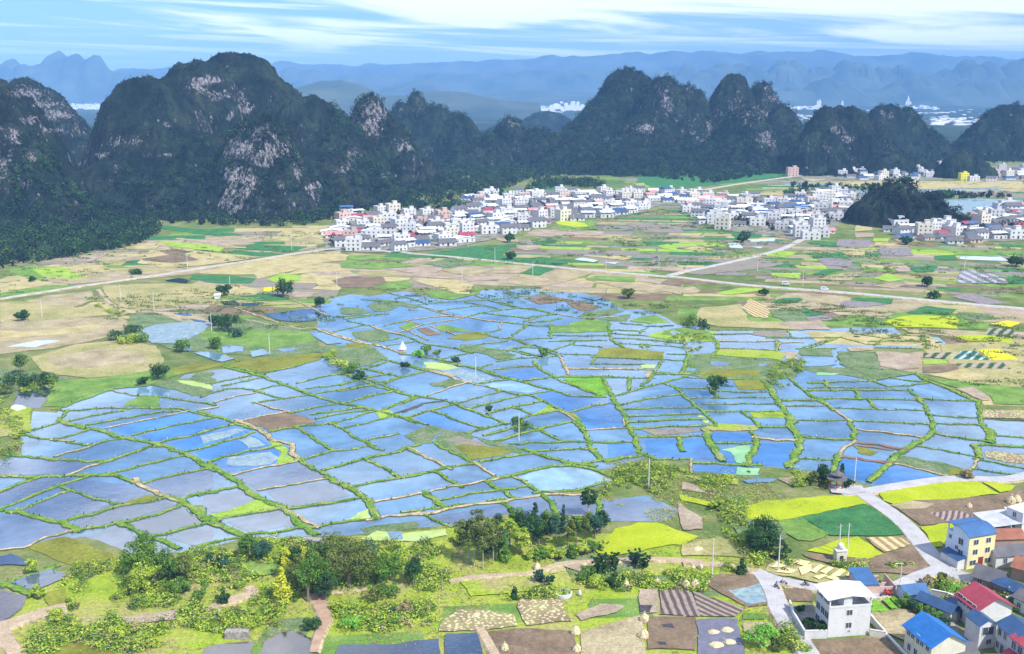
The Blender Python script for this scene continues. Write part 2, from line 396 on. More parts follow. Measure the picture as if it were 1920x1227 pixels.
far_range('mountains', [(1180,150),(1270,132),(1330,128),(1400,126),(1460,122),(1530,130),(1580,118),(1640,124),(1700,122),(1760,126),(1830,116),(1900,118),(1960,122),(2080,120)], 9300, 700, 9, spiky=170, res=1200)
far_range('mountains', [(1420,170),(1480,165),(1560,150),(1620,168),(1700,152),(1760,160),(1850,150),(1960,158)], 8400, 400, 19, spiky=150, res=900)
far_range('mountains', [(-400,150),(-100,140),(100,135),(300,128),(450,118),(560,116),(700,122),(820,118),(930,112),(1030,105),(1150,101),(1260,96),(1380,100),(1480,95),(1540,94),(1620,102),(1700,100),(1800,104),(1900,112),(2100,110)], 12000, 800, 10, res=500)

# ---------------------------------------------------------------- far towns on the plain
M_town = mat('town_render', (0.80, 0.80, 0.80), 0.7)
def town(px0, px1, py0, py1, n, hmax, seed):
    r = random.Random(seed); b = MB()
    for i in range(n):
        x, y = gp(r.uniform(px0, px1), r.uniform(py0, py1)); w_ = r.uniform(6, 16); h_ = r.uniform(5, hmax) * (0.25 + .4 * r.random()); b.box(x - w_, x + w_, y - 8, y + 8, -1, h_)
    struct(b.build('distant_town', M_town), 'stuff')
town(1000, 1110, 198, 209, 150, 26, 1); town(1030, 1100, 199, 204, 40, 70, 2); town(90, 205, 196, 206, 170, 34, 3); town(800, 1000, 199, 205, 60, 20, 4)
town(1470, 1560, 199, 206, 90, 26, 5); town(1680, 1760, 199, 205, 60, 24, 6); town(1745, 1860, 222, 236, 90, 9, 7); town(1480, 1540, 215, 226, 24, 8, 8); town(560, 660, 203, 208, 16, 14, 9); town(1560, 1920, 205, 222, 70, 8, 10); town(1000,1100,206,214,24,8,11)
bt = MB()
for px_, hh in ((1702, 62), (1699, 35), (1706, 30), (1537, 42), (1533, 38), (1579, 34)):
    x, y = gp(px_, 200); bt.box(x - 7, x + 7, y - 7, y + 7, -1, hh); bt.box(x - 3, x + 3, y - 3, y + 3, hh, hh * 1.3)
struct(bt.build('distant_town', M_town), 'stuff')
# ================================================================ WETLAND: water, dikes, weed patches
def water_mat(name, base, ior=2.6, rough=0.06, blotch=0.45, bumpd=0.02):
    def b(t, p):
        n = tex(t, scale=0.035, detail=4, dist=0.8).outputs['Fac']
        n2 = tex(t, scale=0.25, detail=4).outputs['Fac']
        f = ramp(t, [(0.35, 1 - blotch), (0.65, 1 + blotch * 0.5)], n)
        c = mix(t, 1.0, base, f, 'MULTIPLY')
        c = mix(t, 1.0, c, ramp(t, [(0.3, 0.85), (0.7, 1.12)], n2), 'MULTIPLY')
        t.links.new(c, p.inputs['Base Color'])
        p.inputs['IOR'].default_value = ior
        n3 = tex(t, scale=0.6, detail=3).outputs['Fac']
        bm = N(t, 'ShaderNodeBump'); bm.inputs['Strength'].default_value = 1.0; bm.inputs['Distance'].default_value = bumpd
        t.links.new(n3, bm.inputs['Height']); t.links.new(bm.outputs[0], p.inputs['Normal'])
    return mat(name, base, rough, 0.5, b)
WM = {  # blue of the base colours paints in part of the sky's reflection
 'q': water_mat('pond_water', (0.135, 0.245, 0.325)),
 'v': water_mat('pond_water_deep_blue', (0.06, 0.20, 0.43)),
 'n': water_mat('pond_water_silty', (0.14, 0.18, 0.225)),
 'c': water_mat('pond_water_pale_cyan', (0.26, 0.44, 0.50)),
 'k': water_mat('pond_water_dark', (0.03, 0.05, 0.07)),
 'z': water_mat('pond_water_brown', (0.11, 0.09, 0.075)),
}
def striped(name, c1, c2, period, ang, duty=0.5, soft=0.15, extra=0.3):
    def b(t, p):
        pos = N(t, 'ShaderNodeNewGeometry').outputs['Position']
        m = N(t, 'ShaderNodeMapping'); m.inputs['Rotation'].default_value = (0, 0, ang); t.links.new(pos, m.inputs[0])
        s = N(t, 'ShaderNodeSeparateXYZ'); t.links.new(m.outputs[0], s.inputs[0])
        nz = tex(t, scale=0.15, detail=3).outputs['Fac']
        xx = math_(t, 'ADD', s.outputs[0], math_(t, 'MULTIPLY', nz, period * 0.5))
        fr = math_(t, 'FRACT', math_(t, 'DIVIDE', xx, period))
        f = ramp(t, [(duty - soft, 0.0), (duty, 1.0), (0.999 - soft, 1.0), (0.999, 0.0)], fr)
        c = mix(t, f, c1, c2)
        g = tex(t, scale=1.3, detail=4, rough=0.7).outputs['Fac']
        c = mix(t, 1.0, c, ramp(t, [(0.3, 1 - extra), (0.7, 1 + extra * 0.7)], g), 'MULTIPLY')
        t.links.new(c, p.inputs['Base Color'])
    return mat(name, c1, 0.9, 0.1, b)
FM = {
 'T': noisy('stubble_tan', [(0.25,0.21,0.11),(0.36,0.30,0.165),(0.46,0.385,0.23)], 0.10, scale2=1.6),
 'P': noisy('bare_soil_pinkish', [(0.25,0.20,0.13),(0.37,0.29,0.20),(0.45,0.37,0.27)], 0.12, scale2=1.4),
 'S': noisy('straw_yellow', [(0.32,0.27,0.10),(0.44,0.37,0.165),(0.52,0.45,0.23)], 0.12, scale2=1.6),
 'G': noisy('grass_green', [(0.10,0.20,0.035),(0.16,0.28,0.05),(0.26,0.36,0.08)], 0.12, scale2=1.4, bump=0.3),
 'g': noisy('fresh_green', [(0.20,0.34,0.04),(0.30,0.45,0.05),(0.40,0.50,0.09)], 0.12, scale2=1.4, bump=0.3),
 'D': noisy('crop_dark_green', [(0.035,0.13,0.04),(0.05,0.18,0.055),(0.08,0.24,0.07)], 0.15, scale2=1.6, bump=0.3),
 'B': noisy('soil_brown', [(0.14,0.10,0.06),(0.20,0.145,0.09),(0.27,0.20,0.12)], 0.12, scale2=1.3),
 'Y': noisy('mulch_grey', [(0.17,0.145,0.14),(0.24,0.21,0.20),(0.31,0.27,0.26)], 0.3, scale2=1.6),
 'y': noisy('fallow_mauve', [(0.20,0.165,0.13),(0.27,0.23,0.18),(0.20,0.22,0.12)], 0.10, scale2=1.0),
 'L': noisy('ripe_rice', [(0.33,0.42,0.012),(0.42,0.50,0.016),(0.50,0.55,0.03)], 0.09, scale2=2.2, amt2=0.22, bump=0.35, bscale=3),
 'l': noisy('golden_rice', [(0.60,0.55,0.015),(0.68,0.60,0.02)], 0.1, scale2=2.2, amt2=0.2),
 'O': noisy('weed_olive', [(0.14,0.14,0.018),(0.20,0.21,0.03),(0.25,0.27,0.035)], 0.08, scale2=1.0),
 'o': noisy('dry_pasture', [(0.22,0.24,0.07),(0.36,0.32,0.13),(0.45,0.38,0.19)], 0.06, scale2=0.9),
 'M': noisy('duckweed_mint', [(0.12,0.30,0.14),(0.22,0.44,0.22),(0.32,0.50,0.25)], 0.10, scale2=0.6, amt2=0.15),
 'm': noisy('algae_pale_lime', [(0.30,0.42,0.10),(0.40,0.50,0.16),(0.38,0.50,0.20)], 0.10, scale2=0.6, amt2=0.15),
 'W': noisy('plastic_film', [(0.40,0.47,0.50),(0.55,0.62,0.64)], 0.3, rough=0.4),
 'K': noisy('dark_mud', [(0.05,0.045,0.05),(0.09,0.08,0.085)], 0.3, scale2=1.4),
 'k': noisy('slate_mulch', [(0.13,0.13,0.17),(0.17,0.17,0.215)], 0.2, scale2=0.8, amt2=0.15),
 'R': noisy('wet_red_mud', [(0.16,0.085,0.07),(0.24,0.13,0.10)], 0.3, scale2=1.2),
 'h': noisy('marsh', [(0.09,0.16,0.05),(0.16,0.23,0.09),(0.24,0.27,0.16)], 0.15, scale2=0.9, amt2=0.45, bump=0.4),
 'a': noisy('weedy_water', [(0.16,0.25,0.30),(0.24,0.33,0.36),(0.30,0.40,0.34)], 0.2, scale2=0.8, rough=0.35),
 'e': noisy('bright_meadow', [(0.17,0.27,0.022),(0.31,0.41,0.03),(0.36,0.38,0.08),(0.38,0.32,0.15)], 0.07, scale2=1.1, amt2=0.35, bump=0.3),
 's': striped('plough_ridges', (0.11,0.08,0.07), (0.30,0.245,0.20), 1.8, R(-3)),
 't': striped('plough_ridges_diagonal', (0.11,0.08,0.07), (0.30,0.245,0.19), 1.7, R(-42)),
 'u': striped('plough_ridges_by_lane', (0.13,0.09,0.085), (0.36,0.29,0.24), 1.5, R(28)),
 'x': striped('greenhouse_film_rows', (0.22,0.21,0.22), (0.40,0.40,0.42), 7.0, R(4), 0.6),
 'w': striped('vegetable_beds', (0.03,0.12,0.10), (0.42,0.52,0.50), 3.6, R(38), 0.62),
 'd': striped('combed_stubble', (0.30,0.22,0.10), (0.58,0.46,0.24), 2.6, R(-12)),
 'j': striped('planted_rows', (0.05,0.09,0.04), (0.34,0.30,0.22), 4.0, R(35)),
}
def sheaves(name):
    def b(t, p):
        v = tex(t, 'VOR', scale=1.15); n = tex(t, scale=0.12, detail=3).outputs['Fac']
        f = ramp(t, [(0.25, 1.0), (0.5, 0.0)], v.outputs['Distance'])
        t.links.new(mix(t, f, ramp(t, [(.35, (0.20,0.155,0.09)), (.65, (0.30,0.27,0.11))], n), ramp(t, [(.35, (0.52,0.42,0.27)), (.65, (0.66,0.57,0.34))], n)), p.inputs['Base Color'])
    return mat(name, (.5, .4, .25), .95, .1, b)
FM['p'] = sheaves('straw_sheaves')
FM['3'] = noisy('clover', [(0.10,0.23,0.02),(0.16,0.36,0.03),(0.22,0.45,0.04)], 0.15, scale2=1.2, bump=0.3)
FR = {'A':(0,680,4.72),'B':(380,680,4.72),'C':(760,680,4.72),'D':(1140,680,4.72),'E':(1520,680,4.72),'F':(0,860,4.72),'G':(380,860,4.72),
      'H':(760,860,4.72),'I':(380,520,4.72),'J':(640,520,4.72),'K':(940,520,4.72),'L':(1240,560,5.9),'Z4':(0,400,2.922),'Z5':(640,400,2.922),
      'Z6':(1280,400,2.922),'Z3':(1280,0,2.922),'P1':(0,800,2.873),'P2':(640,800,2.873),'P3':(1280,800,2.873),'X':(0,0,1.0),
      'V1':(600,340,7.385),'V2':(840,330,7.385),'V3':(1080,330,7.385),'V4':(1320,330,5.647),'V5':(1600,340,6.0),'V6':(1440,270,4.0),'Q4':(1180,1040,6.0),'Q5':(800,1040,4.8),'Q6':(360,1060,4.0)}
def cv(fr, pts, z=0.0):
    ox, oy, s = FR[fr]
    out = []
    for tk in pts.split():
        a, b = tk.split(','); out.append(gp(ox + float(a) / s, oy + float(b) / s, z))
    return out
def rough_edge(P, amp, step, closed=True, seed=0):
    "resample a polyline and wobble it"
    P = [np.array(p, float) for p in P]; n = len(P); out = []
    for i in range(n if closed else n - 1):
        a, b = P[i], P[(i + 1) % n]; L = np.linalg.norm(b - a); k = max(1, int(L / step))
        for j in range(k): out.append(a + (b - a) * j / k)
    if not closed: out.append(P[-1])
    Q = np.array(out)
    nx = fbm(Q[:, 0] / (step * 2.2), Q[:, 1] / (step * 2.2), seed, 3); ny = fbm(Q[:, 0] / (step * 2.2), Q[:, 1] / (step * 2.2), seed + 31, 3)
    Q[:, 0] += nx * amp; Q[:, 1] += ny * amp
    return Q
NP = [0]
def poly(name, fr, pts, m, z, amp=0.5, step=None, skirt=0.0, kind='structure', seed=0):
    NP[0] += 1; z = z + 0.0008 * NP[0]
    P = cv(fr, pts)
    dist = np.mean([p[1] for p in P]); st = step or max(1.2, dist / 170)
    Q = rough_edge(P, amp * st * 0.9, st, True, seed)
    n = len(Q); V = [(q[0], q[1], z) for q in Q]; Fc = [tuple(range(n))]
    a2 = sum(V[i][0] * V[(i + 1) % n][1] - V[(i + 1) % n][0] * V[i][1] for i in range(n))
    if a2 < 0: V = V[::-1]
    if skirt:
        V2 = [(v[0], v[1], z - skirt) for v in V]; Fc += [(i, n + i, n + (i + 1) % n, (i + 1) % n) for i in range(n)]; V = V + V2
    o = mesh(name, V, Fc, [m]); return struct(o, kind)

poly('meadow', 'X', "-40,1250 -40,1130 60,1100 250,1050 420,1045 600,1012 840,990 1000,1010 1150,1000 1250,1010 1400,1010 1450,1075 1400,1100 1500,1250", FM['e'], 0.008, amp=0.8)
# one sheet of water under everything, then ponds of other colours
poly('water', 'X', "-140,1030 -60,862 6,866 18,850 42,856 38,822 55,808 60,772 108,774 118,765 160,742 203,730 225,722 258,720 300,727 350,738 372,744 400,735 350,722 338,712 345,703 420,692 500,700 545,690 575,672 600,668 640,665 650,652 610,640 585,628 600,600 590,580 620,560 660,552 693,556 731,550 763,547 814,560 837,562 894,554 903,545 947,543 990,541 1075,545 1130,560 1170,581 1203,581 1230,586 1264,605 1281,612 1321,616 1342,621 1409,620 1479,621 1540,618 1595,615 1674,615 1697,628 1780,633 1770,645 1737,655 1600,653 1560,672 1611,691 1717,701 1740,714 1812,746 1831,754 1836,786 1920,792 2060,800 2060,880 1920,890 1892,904 1774,898 1700,906 1640,912 1600,902 1567,890 1520,882 1487,881 1424,875 1424,893 1380,892 1340,888 1299,885 1297,864 1233,862 1212,858 1140,878 1100,884 1148,902 1110,915 1040,922 1125,939 1211,930 1277,957 1249,979 1127,977 1100,976 1060,985 940,960 840,985 780,990 700,1000 600,1006 475,1010 450,1012 380,1029 313,1038 243,1038 200,1018 163,1006 120,1012 60,1025 10,1032",
     WM['q'], 0.02, amp=0.5, step=2.5)
for fr, m, pts in [
 ('A','k',"170,240 460,200 470,215 440,280 400,340 360,405 110,405 120,350 150,290"),
 ('A','v',"960,585 1200,530 1500,470 1640,445 1800,470 1700,530 1500,575 1200,640 1080,630"),
 ('A','v',"1250,650 1500,580 1888,495 1888,590 1650,660 1440,705 1300,690"),
 ('A','v',"1500,720 1888,600 1888,735 1650,790"),
 ('A','v',"1720,790 1888,745 1888,860 1800,850"),
 ('B','v',"0,500 100,500 250,545 0,610"),
 ('B','v',"0,640 280,570 440,600 200,700 0,755"),
 ('B','v',"0,780 200,710 460,645 600,735 350,795 80,860"),
 ('B','v',"90,885 350,805 650,755 700,840 620,910 250,970"),
 ('C','v',"290,415 400,390 620,450 830,540 660,570 450,505"),
 ('C','v',"90,490 240,440 640,580 550,620 200,550"),
 ('C','v',"850,100 1150,50 1250,125 1100,150 950,140"),
 ('C','v',"1160,290 1270,260 1740,320 1460,430 1280,360"),
 ('C','v',"1500,440 1830,365 1888,430 1888,580 1610,590"),
 ('D','v',"0,220 130,440 150,570 0,580"), ('D','v',"0,715 210,715 270,800 0,850"),
 ('D','v',"320,685 870,680 960,810 990,860 700,860 440,850 350,790"),
 ('D','v',"900,620 1250,625 1290,700 950,710"), ('D','v',"1000,760 1290,730 1220,905 960,880"),
 ('D','v',"1320,720 1640,710 1660,800 1580,920 1250,905"), ('D','v',"760,905 1330,930 1320,1000 760,965"),
 ('E','v',"270,850 680,900 500,1050 200,990"), ('E','v',"720,900 1200,1020 560,1080"),
 ('C','c',"1010,1020 1150,960 1300,935 1490,925 1640,960 1830,1040 1650,1110 1180,1140"),
 ('C','c',"700,195 940,160 1220,240 1100,270 850,250"),
 ('F','n',"0,500 200,520 400,560 560,590 630,640 400,720 200,790 -300,840 -400,520"),
 ('F','n',"0,310 280,200 700,180 520,250 200,380 0,440 -200,500 -200,330"), ('F','n',"160,470 600,300 1030,420 600,550 400,540"),
 ('F','n',"560,260 740,190 1200,240 1400,340 1070,410"), ('F','n',"0,10 90,10 450,20 830,50 600,140 0,150"),
 ('F','n',"780,690 1040,610 1480,790 1150,840"), ('F','n',"640,600 1050,430 1420,370 1560,410 1130,550 700,630"),
 ('F','n',"1080,590 1620,440 1830,560 1400,680"), ('F','n',"1500,710 1888,590 1888,730 1740,780"),
 ('F','n',"1240,215 1888,90 1888,300 1500,340"), ('G','n',"210,560 680,460 850,580 430,660"), ('G','n',"0,340 360,280 500,380 200,470 80,480 0,430"),
 ('G','n',"270,155 860,40 1100,180 500,290"),('G','n',"560,290 1140,200 1310,330 830,450 700,420"),
 ('H','n',"900,390 1240,340 1330,500 1000,580"),('H','n',"1300,340 1560,330 1700,420 1680,510 1380,500"),('H','n',"1730,380 1888,360 2250,390 2440,460 2300,560 1740,555"),
 ('H','n',"240,520 860,410 930,480 400,600"),
 ('L','q',"0,0 1,0 1,1"),
]:
    if pts.startswith("0,0 1,0"): continue
    poly('water', fr, pts, WM[m], 0.035 if m in 'vn' else 0.045, amp=0.25)
# weed, duckweed and grown-over ponds inside the wetland
for fr, m, pts in [
 ('A','G',"1080,385 1140,340 1230,300 1420,310 1400,395"),
 ('A','h',"1240,180 1500,235 1700,295 1888,260 1888,90 1750,90 1690,140 1500,160"),
 ('A','m',"1590,160 1700,165 1850,200 1888,215 1888,240 1700,200 1590,185"),
 ('B','B',"340,520 480,490 740,450 850,462 1040,530 900,555 620,608 540,580 400,550"),
 ('B','g',"600,690 700,720 750,755 770,820 840,865 640,915 690,840 700,800"),
 ('B','a',"200,850 620,790 690,840 600,900 400,925 230,905"),('B','a',"0,650 280,590 400,600 150,680 0,720"),('B','a',"330,690 420,660 560,730 420,760"),
 ('B','g',"1540,450 1640,420 1760,470 1560,505"),
 ('C','h',"0,650 100,590 200,560 340,590 240,710 90,725"),('C','h',"240,710 340,590 500,620 620,660 480,760 600,880 580,880 400,780"),
 ('C','O',"440,740 620,730 900,760 980,800 620,855 580,870"),('C','y',"350,680 480,650 700,720 640,740 440,720"),
 ('C','h',"620,660 760,690 1080,775 1040,805 880,770 700,720"),
 ('C','a',"180,10 330,5 800,140 640,185 540,170"),('C','m',"150,0 330,0 480,50 350,75 200,55"),
 ('C','h',"230,190 420,140 540,175 380,225 260,215"),('C','T',"200,62 300,75 450,120 420,135 320,105 210,85"),
 ('C','3',"1380,145 1740,140 1790,260 1790,290 1700,292 1600,240 1560,215 1480,200"),('C','g',"1270,370 1340,430 1130,465 1200,430"),
 ('D','h',"700,30 900,0 1350,-10 1650,10 1650,130 1400,160 1100,145 850,135 640,100"),
 ('D','O',"850,80 1100,85 1350,90 1340,140 900,130"),('D','O',"1110,160 1350,155 1450,200 1460,250 1150,245"),
 ('D','y',"300,595 820,585 780,625 400,645"),('D','M',"1010,780 1130,745 1270,740 1215,905 1130,890 1090,800"),('D','M',"1150,930 1330,935 1330,1003 1120,1000"),
 ('D','M',"300,35 420,30 420,50 300,50"),('D','m',"820,515 900,515 900,545 860,540"),('D','m',"800,465 870,490 800,490"),
 ('D','e',"880,545 1330,560 1330,598 890,600"),('D','e',"1230,440 1560,440 1600,490 1330,500"),
 ('E','h',"0,50 430,48 680,128 540,162 300,115 0,85"),('E','M',"60,90 180,90 260,108 200,118 60,112"),
 ('E','O',"380,745 590,790 520,828 440,820"),('E','h',"730,832 820,830 1100,880 1430,955 1350,1010 1230,1018 900,920 700,888"),('E','O',"1230,940 1400,960 1310,1010 1240,1000"),
 ('E','p',"1530,790 1650,790 1880,820 1888,895 1750,895 1560,850"),
 ('F','O',"250,780 400,730 560,700 680,735 800,780 1110,890 1050,940 900,968 800,970 600,940 480,890"),
 ('F','O',"1070,410 1300,320 1400,345 1290,385"),
 ('G','g',"490,370 600,390 680,440 400,500 170,530 60,500 180,475 300,440"),('G','m',"1270,555 1380,490 1470,450 1485,540"),
 ('G','m',"1440,720 1560,670 1660,650 1680,730"),
 ('G','h',"1400,620 1888,560 1888,620 1650,650 1450,690"),
 ('H','S',"1480,530 1500,500 1640,515 1620,550 1490,560"),('H','h',"1380,510 1500,505 1640,560 1350,565"),
 ('I','O',"230,780 450,720 700,680 950,670 1080,690 1050,740 860,780 540,850 300,800"),
 ('I','h',"1020,620 1300,600 1500,600 1640,720 1480,780 1330,810 1250,760 1100,730 1060,680"),
 ('J','O',"930,545 1060,505 1200,485 1330,515 1250,540 1100,565"),('J','h',"1050,600 1180,600 1400,650 1560,690 1500,720 1380,730 1250,680 1100,655"),
 ('J','B',"650,460 750,445 900,510 760,520"),('J','G',"830,440 900,420 1110,465 1080,490 900,490"),('J','G',"510,440 590,400 690,440 560,470"),
 ('J','h',"100,490 300,465 430,490 420,560 250,570 120,540"),('J','h',"240,260 300,230 480,230 500,260 420,300 300,310"),
 ('J','h',"310,195 500,215 690,260 640,280 450,240"),('J','h',"0,270 200,280 260,320 100,340 0,330"),('J','O',"50,590 200,580 250,610 60,640"),
 ('K','G',"440,432 560,430 700,380 860,380 980,400 940,490 460,490"),('K','G',"1140,392 1250,350 1340,330 1470,400 1400,430"),
 ('K','h',"860,375 1000,345 1150,330 1100,390 980,390"),('K','G',"200,0 201,0 201,1"),
 ('K','B',"200,190 400,165 660,205 560,215 340,240"),('K','B',"560,215 700,215 900,270 820,290 690,300"),
 ('K','h',"670,345 760,310 980,280 1090,300 1000,330 760,370"),('K','O',"870,640 1060,625 1420,665 1420,730 1100,720 830,708"),
 ('K','g',"1280,525 1470,455 1560,470 1640,455 1888,480 1888,575 1660,570 1500,560"),('K','c',"0,0 1,0 1,1"),
 ('K','T',"1340,830 1330,860 1290,890 1265,885 1300,830"),('K','m',"1240,780 1370,780 1360,810 1250,805"),
 ('K','h',"1660,690 1888,680 1888,870 1770,870 1600,840 1640,760"),
 ('L','G',"230,320 480,350 580,400 580,470 420,470 300,420 0,410 0,360 120,340"),
 ('L','y',"1000,360 1400,355 1410,400 1380,425 1160,430 1000,395"),
 ('L','e',"640,562 1280,582 1360,600 1340,680 900,655 600,625"),('L','T',"1370,600 1510,600 1515,680 1370,672"),
 ('L','h',"300,690 560,640 900,660 1300,690 1500,690 1480,860 1180,885 900,880 420,880 300,760"),
 ('L','O',"430,800 700,790 1080,800 1100,860 440,870"),('L','q',"0,0 1,0 1,1"),
 ('L','h',"1520,560 1888,560 1888,640 1560,640"),('L','h',"1540,700 1888,730 1888,830 1490,790"),
]:
    if ' 1,0 ' in pts or '201,0' in pts: continue
    poly('water_weed' if m in 'mMaO' else 'ground', fr, pts, FM[m], 0.12, amp=0.8, skirt=0.09)
for fr, m, pts in [('L','q',"540,710 620,700 750,720 740,745 640,755 560,740"),('L','q',"1070,730 1160,725 1170,745 1090,755"),('L','q',"290,775 400,780 380,815 280,805"),
   ('L','q',"80,370 180,365 220,380 170,400 110,410"),('L','q',"660,930 800,930 800,975 660,970")]:
    poly('water', fr, pts, WM[m], 0.16, amp=0.5)

# ---------------------------------------------------------------- dikes
M_dg = noisy('dike_grass', [(0.06,0.15,0.02),(0.12,0.25,0.03),(0.19,0.31,0.045),(0.33,0.33,0.13)], 0.16, detail=6, scale2=1.2, amt2=0.5, bump=0.25, lo=0.3, hi=0.68)
M_dt = noisy('dike_earth', [(0.20,0.22,0.06),(0.42,0.33,0.19),(0.55,0.43,0.28)], 0.25, detail=6, scale2=1.0, bump=0.15)
M_dd = noisy('dike_dark_plastic', [(0.05,0.05,0.05),(0.10,0.09,0.08)], 0.3)
M_dr = noisy('dike_red_mud', [(0.17,0.09,0.07),(0.27,0.15,0.12)], 0.3)
M_mud = noisy('wet_shaded_bank_mud', [(0.035,0.05,0.015),(0.07,0.075,0.03),(0.12,0.10,0.06)], 0.5)  # wet mud, its dark tone also painting the shade under the dike edges
DM = {'g': M_dg, 't': M_dt, 'd': M_dd, 'r': M_dr}
TUFTS = []        # (x, y, size, colour class) later grown as grass
def dike(fr, w_, pts, ty='g', k=0):
    P = [Vector((*p, 0)) for p in cv(fr, pts)]
    P[0] = P[0] + (P[0] - P[1]).normalized() * 1.6; P[-1] = P[-1] + (P[-1] - P[-2]).normalized() * 1.6
    P = [(p.x, p.y) for p in P]; yy = sum(p[1] for p in P) / len(P)
    w_ *= 1.0 if yy < 330 else (0.82 if yy > 450 else 0.9)
    Q = rough_edge(P, 1.1, 1.4, False, k)
    n = len(Q)
    T = np.gradient(Q, axis=0); T /= np.linalg.norm(T, axis=1)[:, None] + 1e-9
    Nn = np.stack([-T[:, 1], T[:, 0]], -1)
    w_ = w_ * 0.60
    wl = w_ * (0.55 + 0.36 * fbm(Q[:, 0] / 3.0, Q[:, 1] / 2.2, 100 + k, 3)) ; wr = w_ * (0.55 + 0.36 * fbm(Q[:, 0] / 3.0, Q[:, 1] / 2.2, 200 + k, 3))
    wl = np.clip(wl, 0.18 * w_, None); wr = np.clip(wr, 0.18 * w_, None)
    h = 0.36 + 0.18 * w_ / 2 + 0.22 * fbm(Q[:, 0] / 2.5, Q[:, 1] / 3, 300 + k, 3)
    rows = []
    for o_, z_ in ((wl * 0.95 + .15, -0.02), (wl * 0.86, h * 0.62), (wl * 0, h), (-wr * 0.86, h * 0.62), (-wr * 0.95 - .15, -0.02)):
        o_ = np.broadcast_to(o_, (n,)); z_ = np.broadcast_to(z_, (n,))
        rows.append(np.stack([Q[:, 0] + Nn[:, 0] * o_, Q[:, 1] + Nn[:, 1] * o_, z_], -1))
    V = np.stack(rows, 1).reshape(-1, 3); r_ = 5
    i = np.arange(n - 1)[:, None] * r_ + np.arange(r_ - 1)[None, :]
    f = np.stack([i, i + r_, i + r_ + 1, i + 1], -1).reshape(-1, 4)
    struct(mesh('dike', V, f, [DM[ty], M_mud], np.tile([1, 0, 0, 1], n - 1), smooth=False))
    if ty in 'gt':
        L = n * 1.4; cnt = int(L * (1.5 if ty == 'g' else 0.4) * (0.6 + w_ * 0.3))
        ii = rng.uniform(0, n - 1.01, cnt); i0 = ii.astype(int); fr_ = ii - i0
        base = Q[i0] * (1 - fr_)[:, None] + Q[i0 + 1] * fr_[:, None]
        off = rng.choice([-1, 1], cnt) * rng.uniform(0.2, 1.0, cnt) ** 0.5 * w_ * 0.62
        pp = base + Nn[i0] * off[:, None]
        for p in pp: TUFTS.append((p[0], p[1], 0.35, 0))
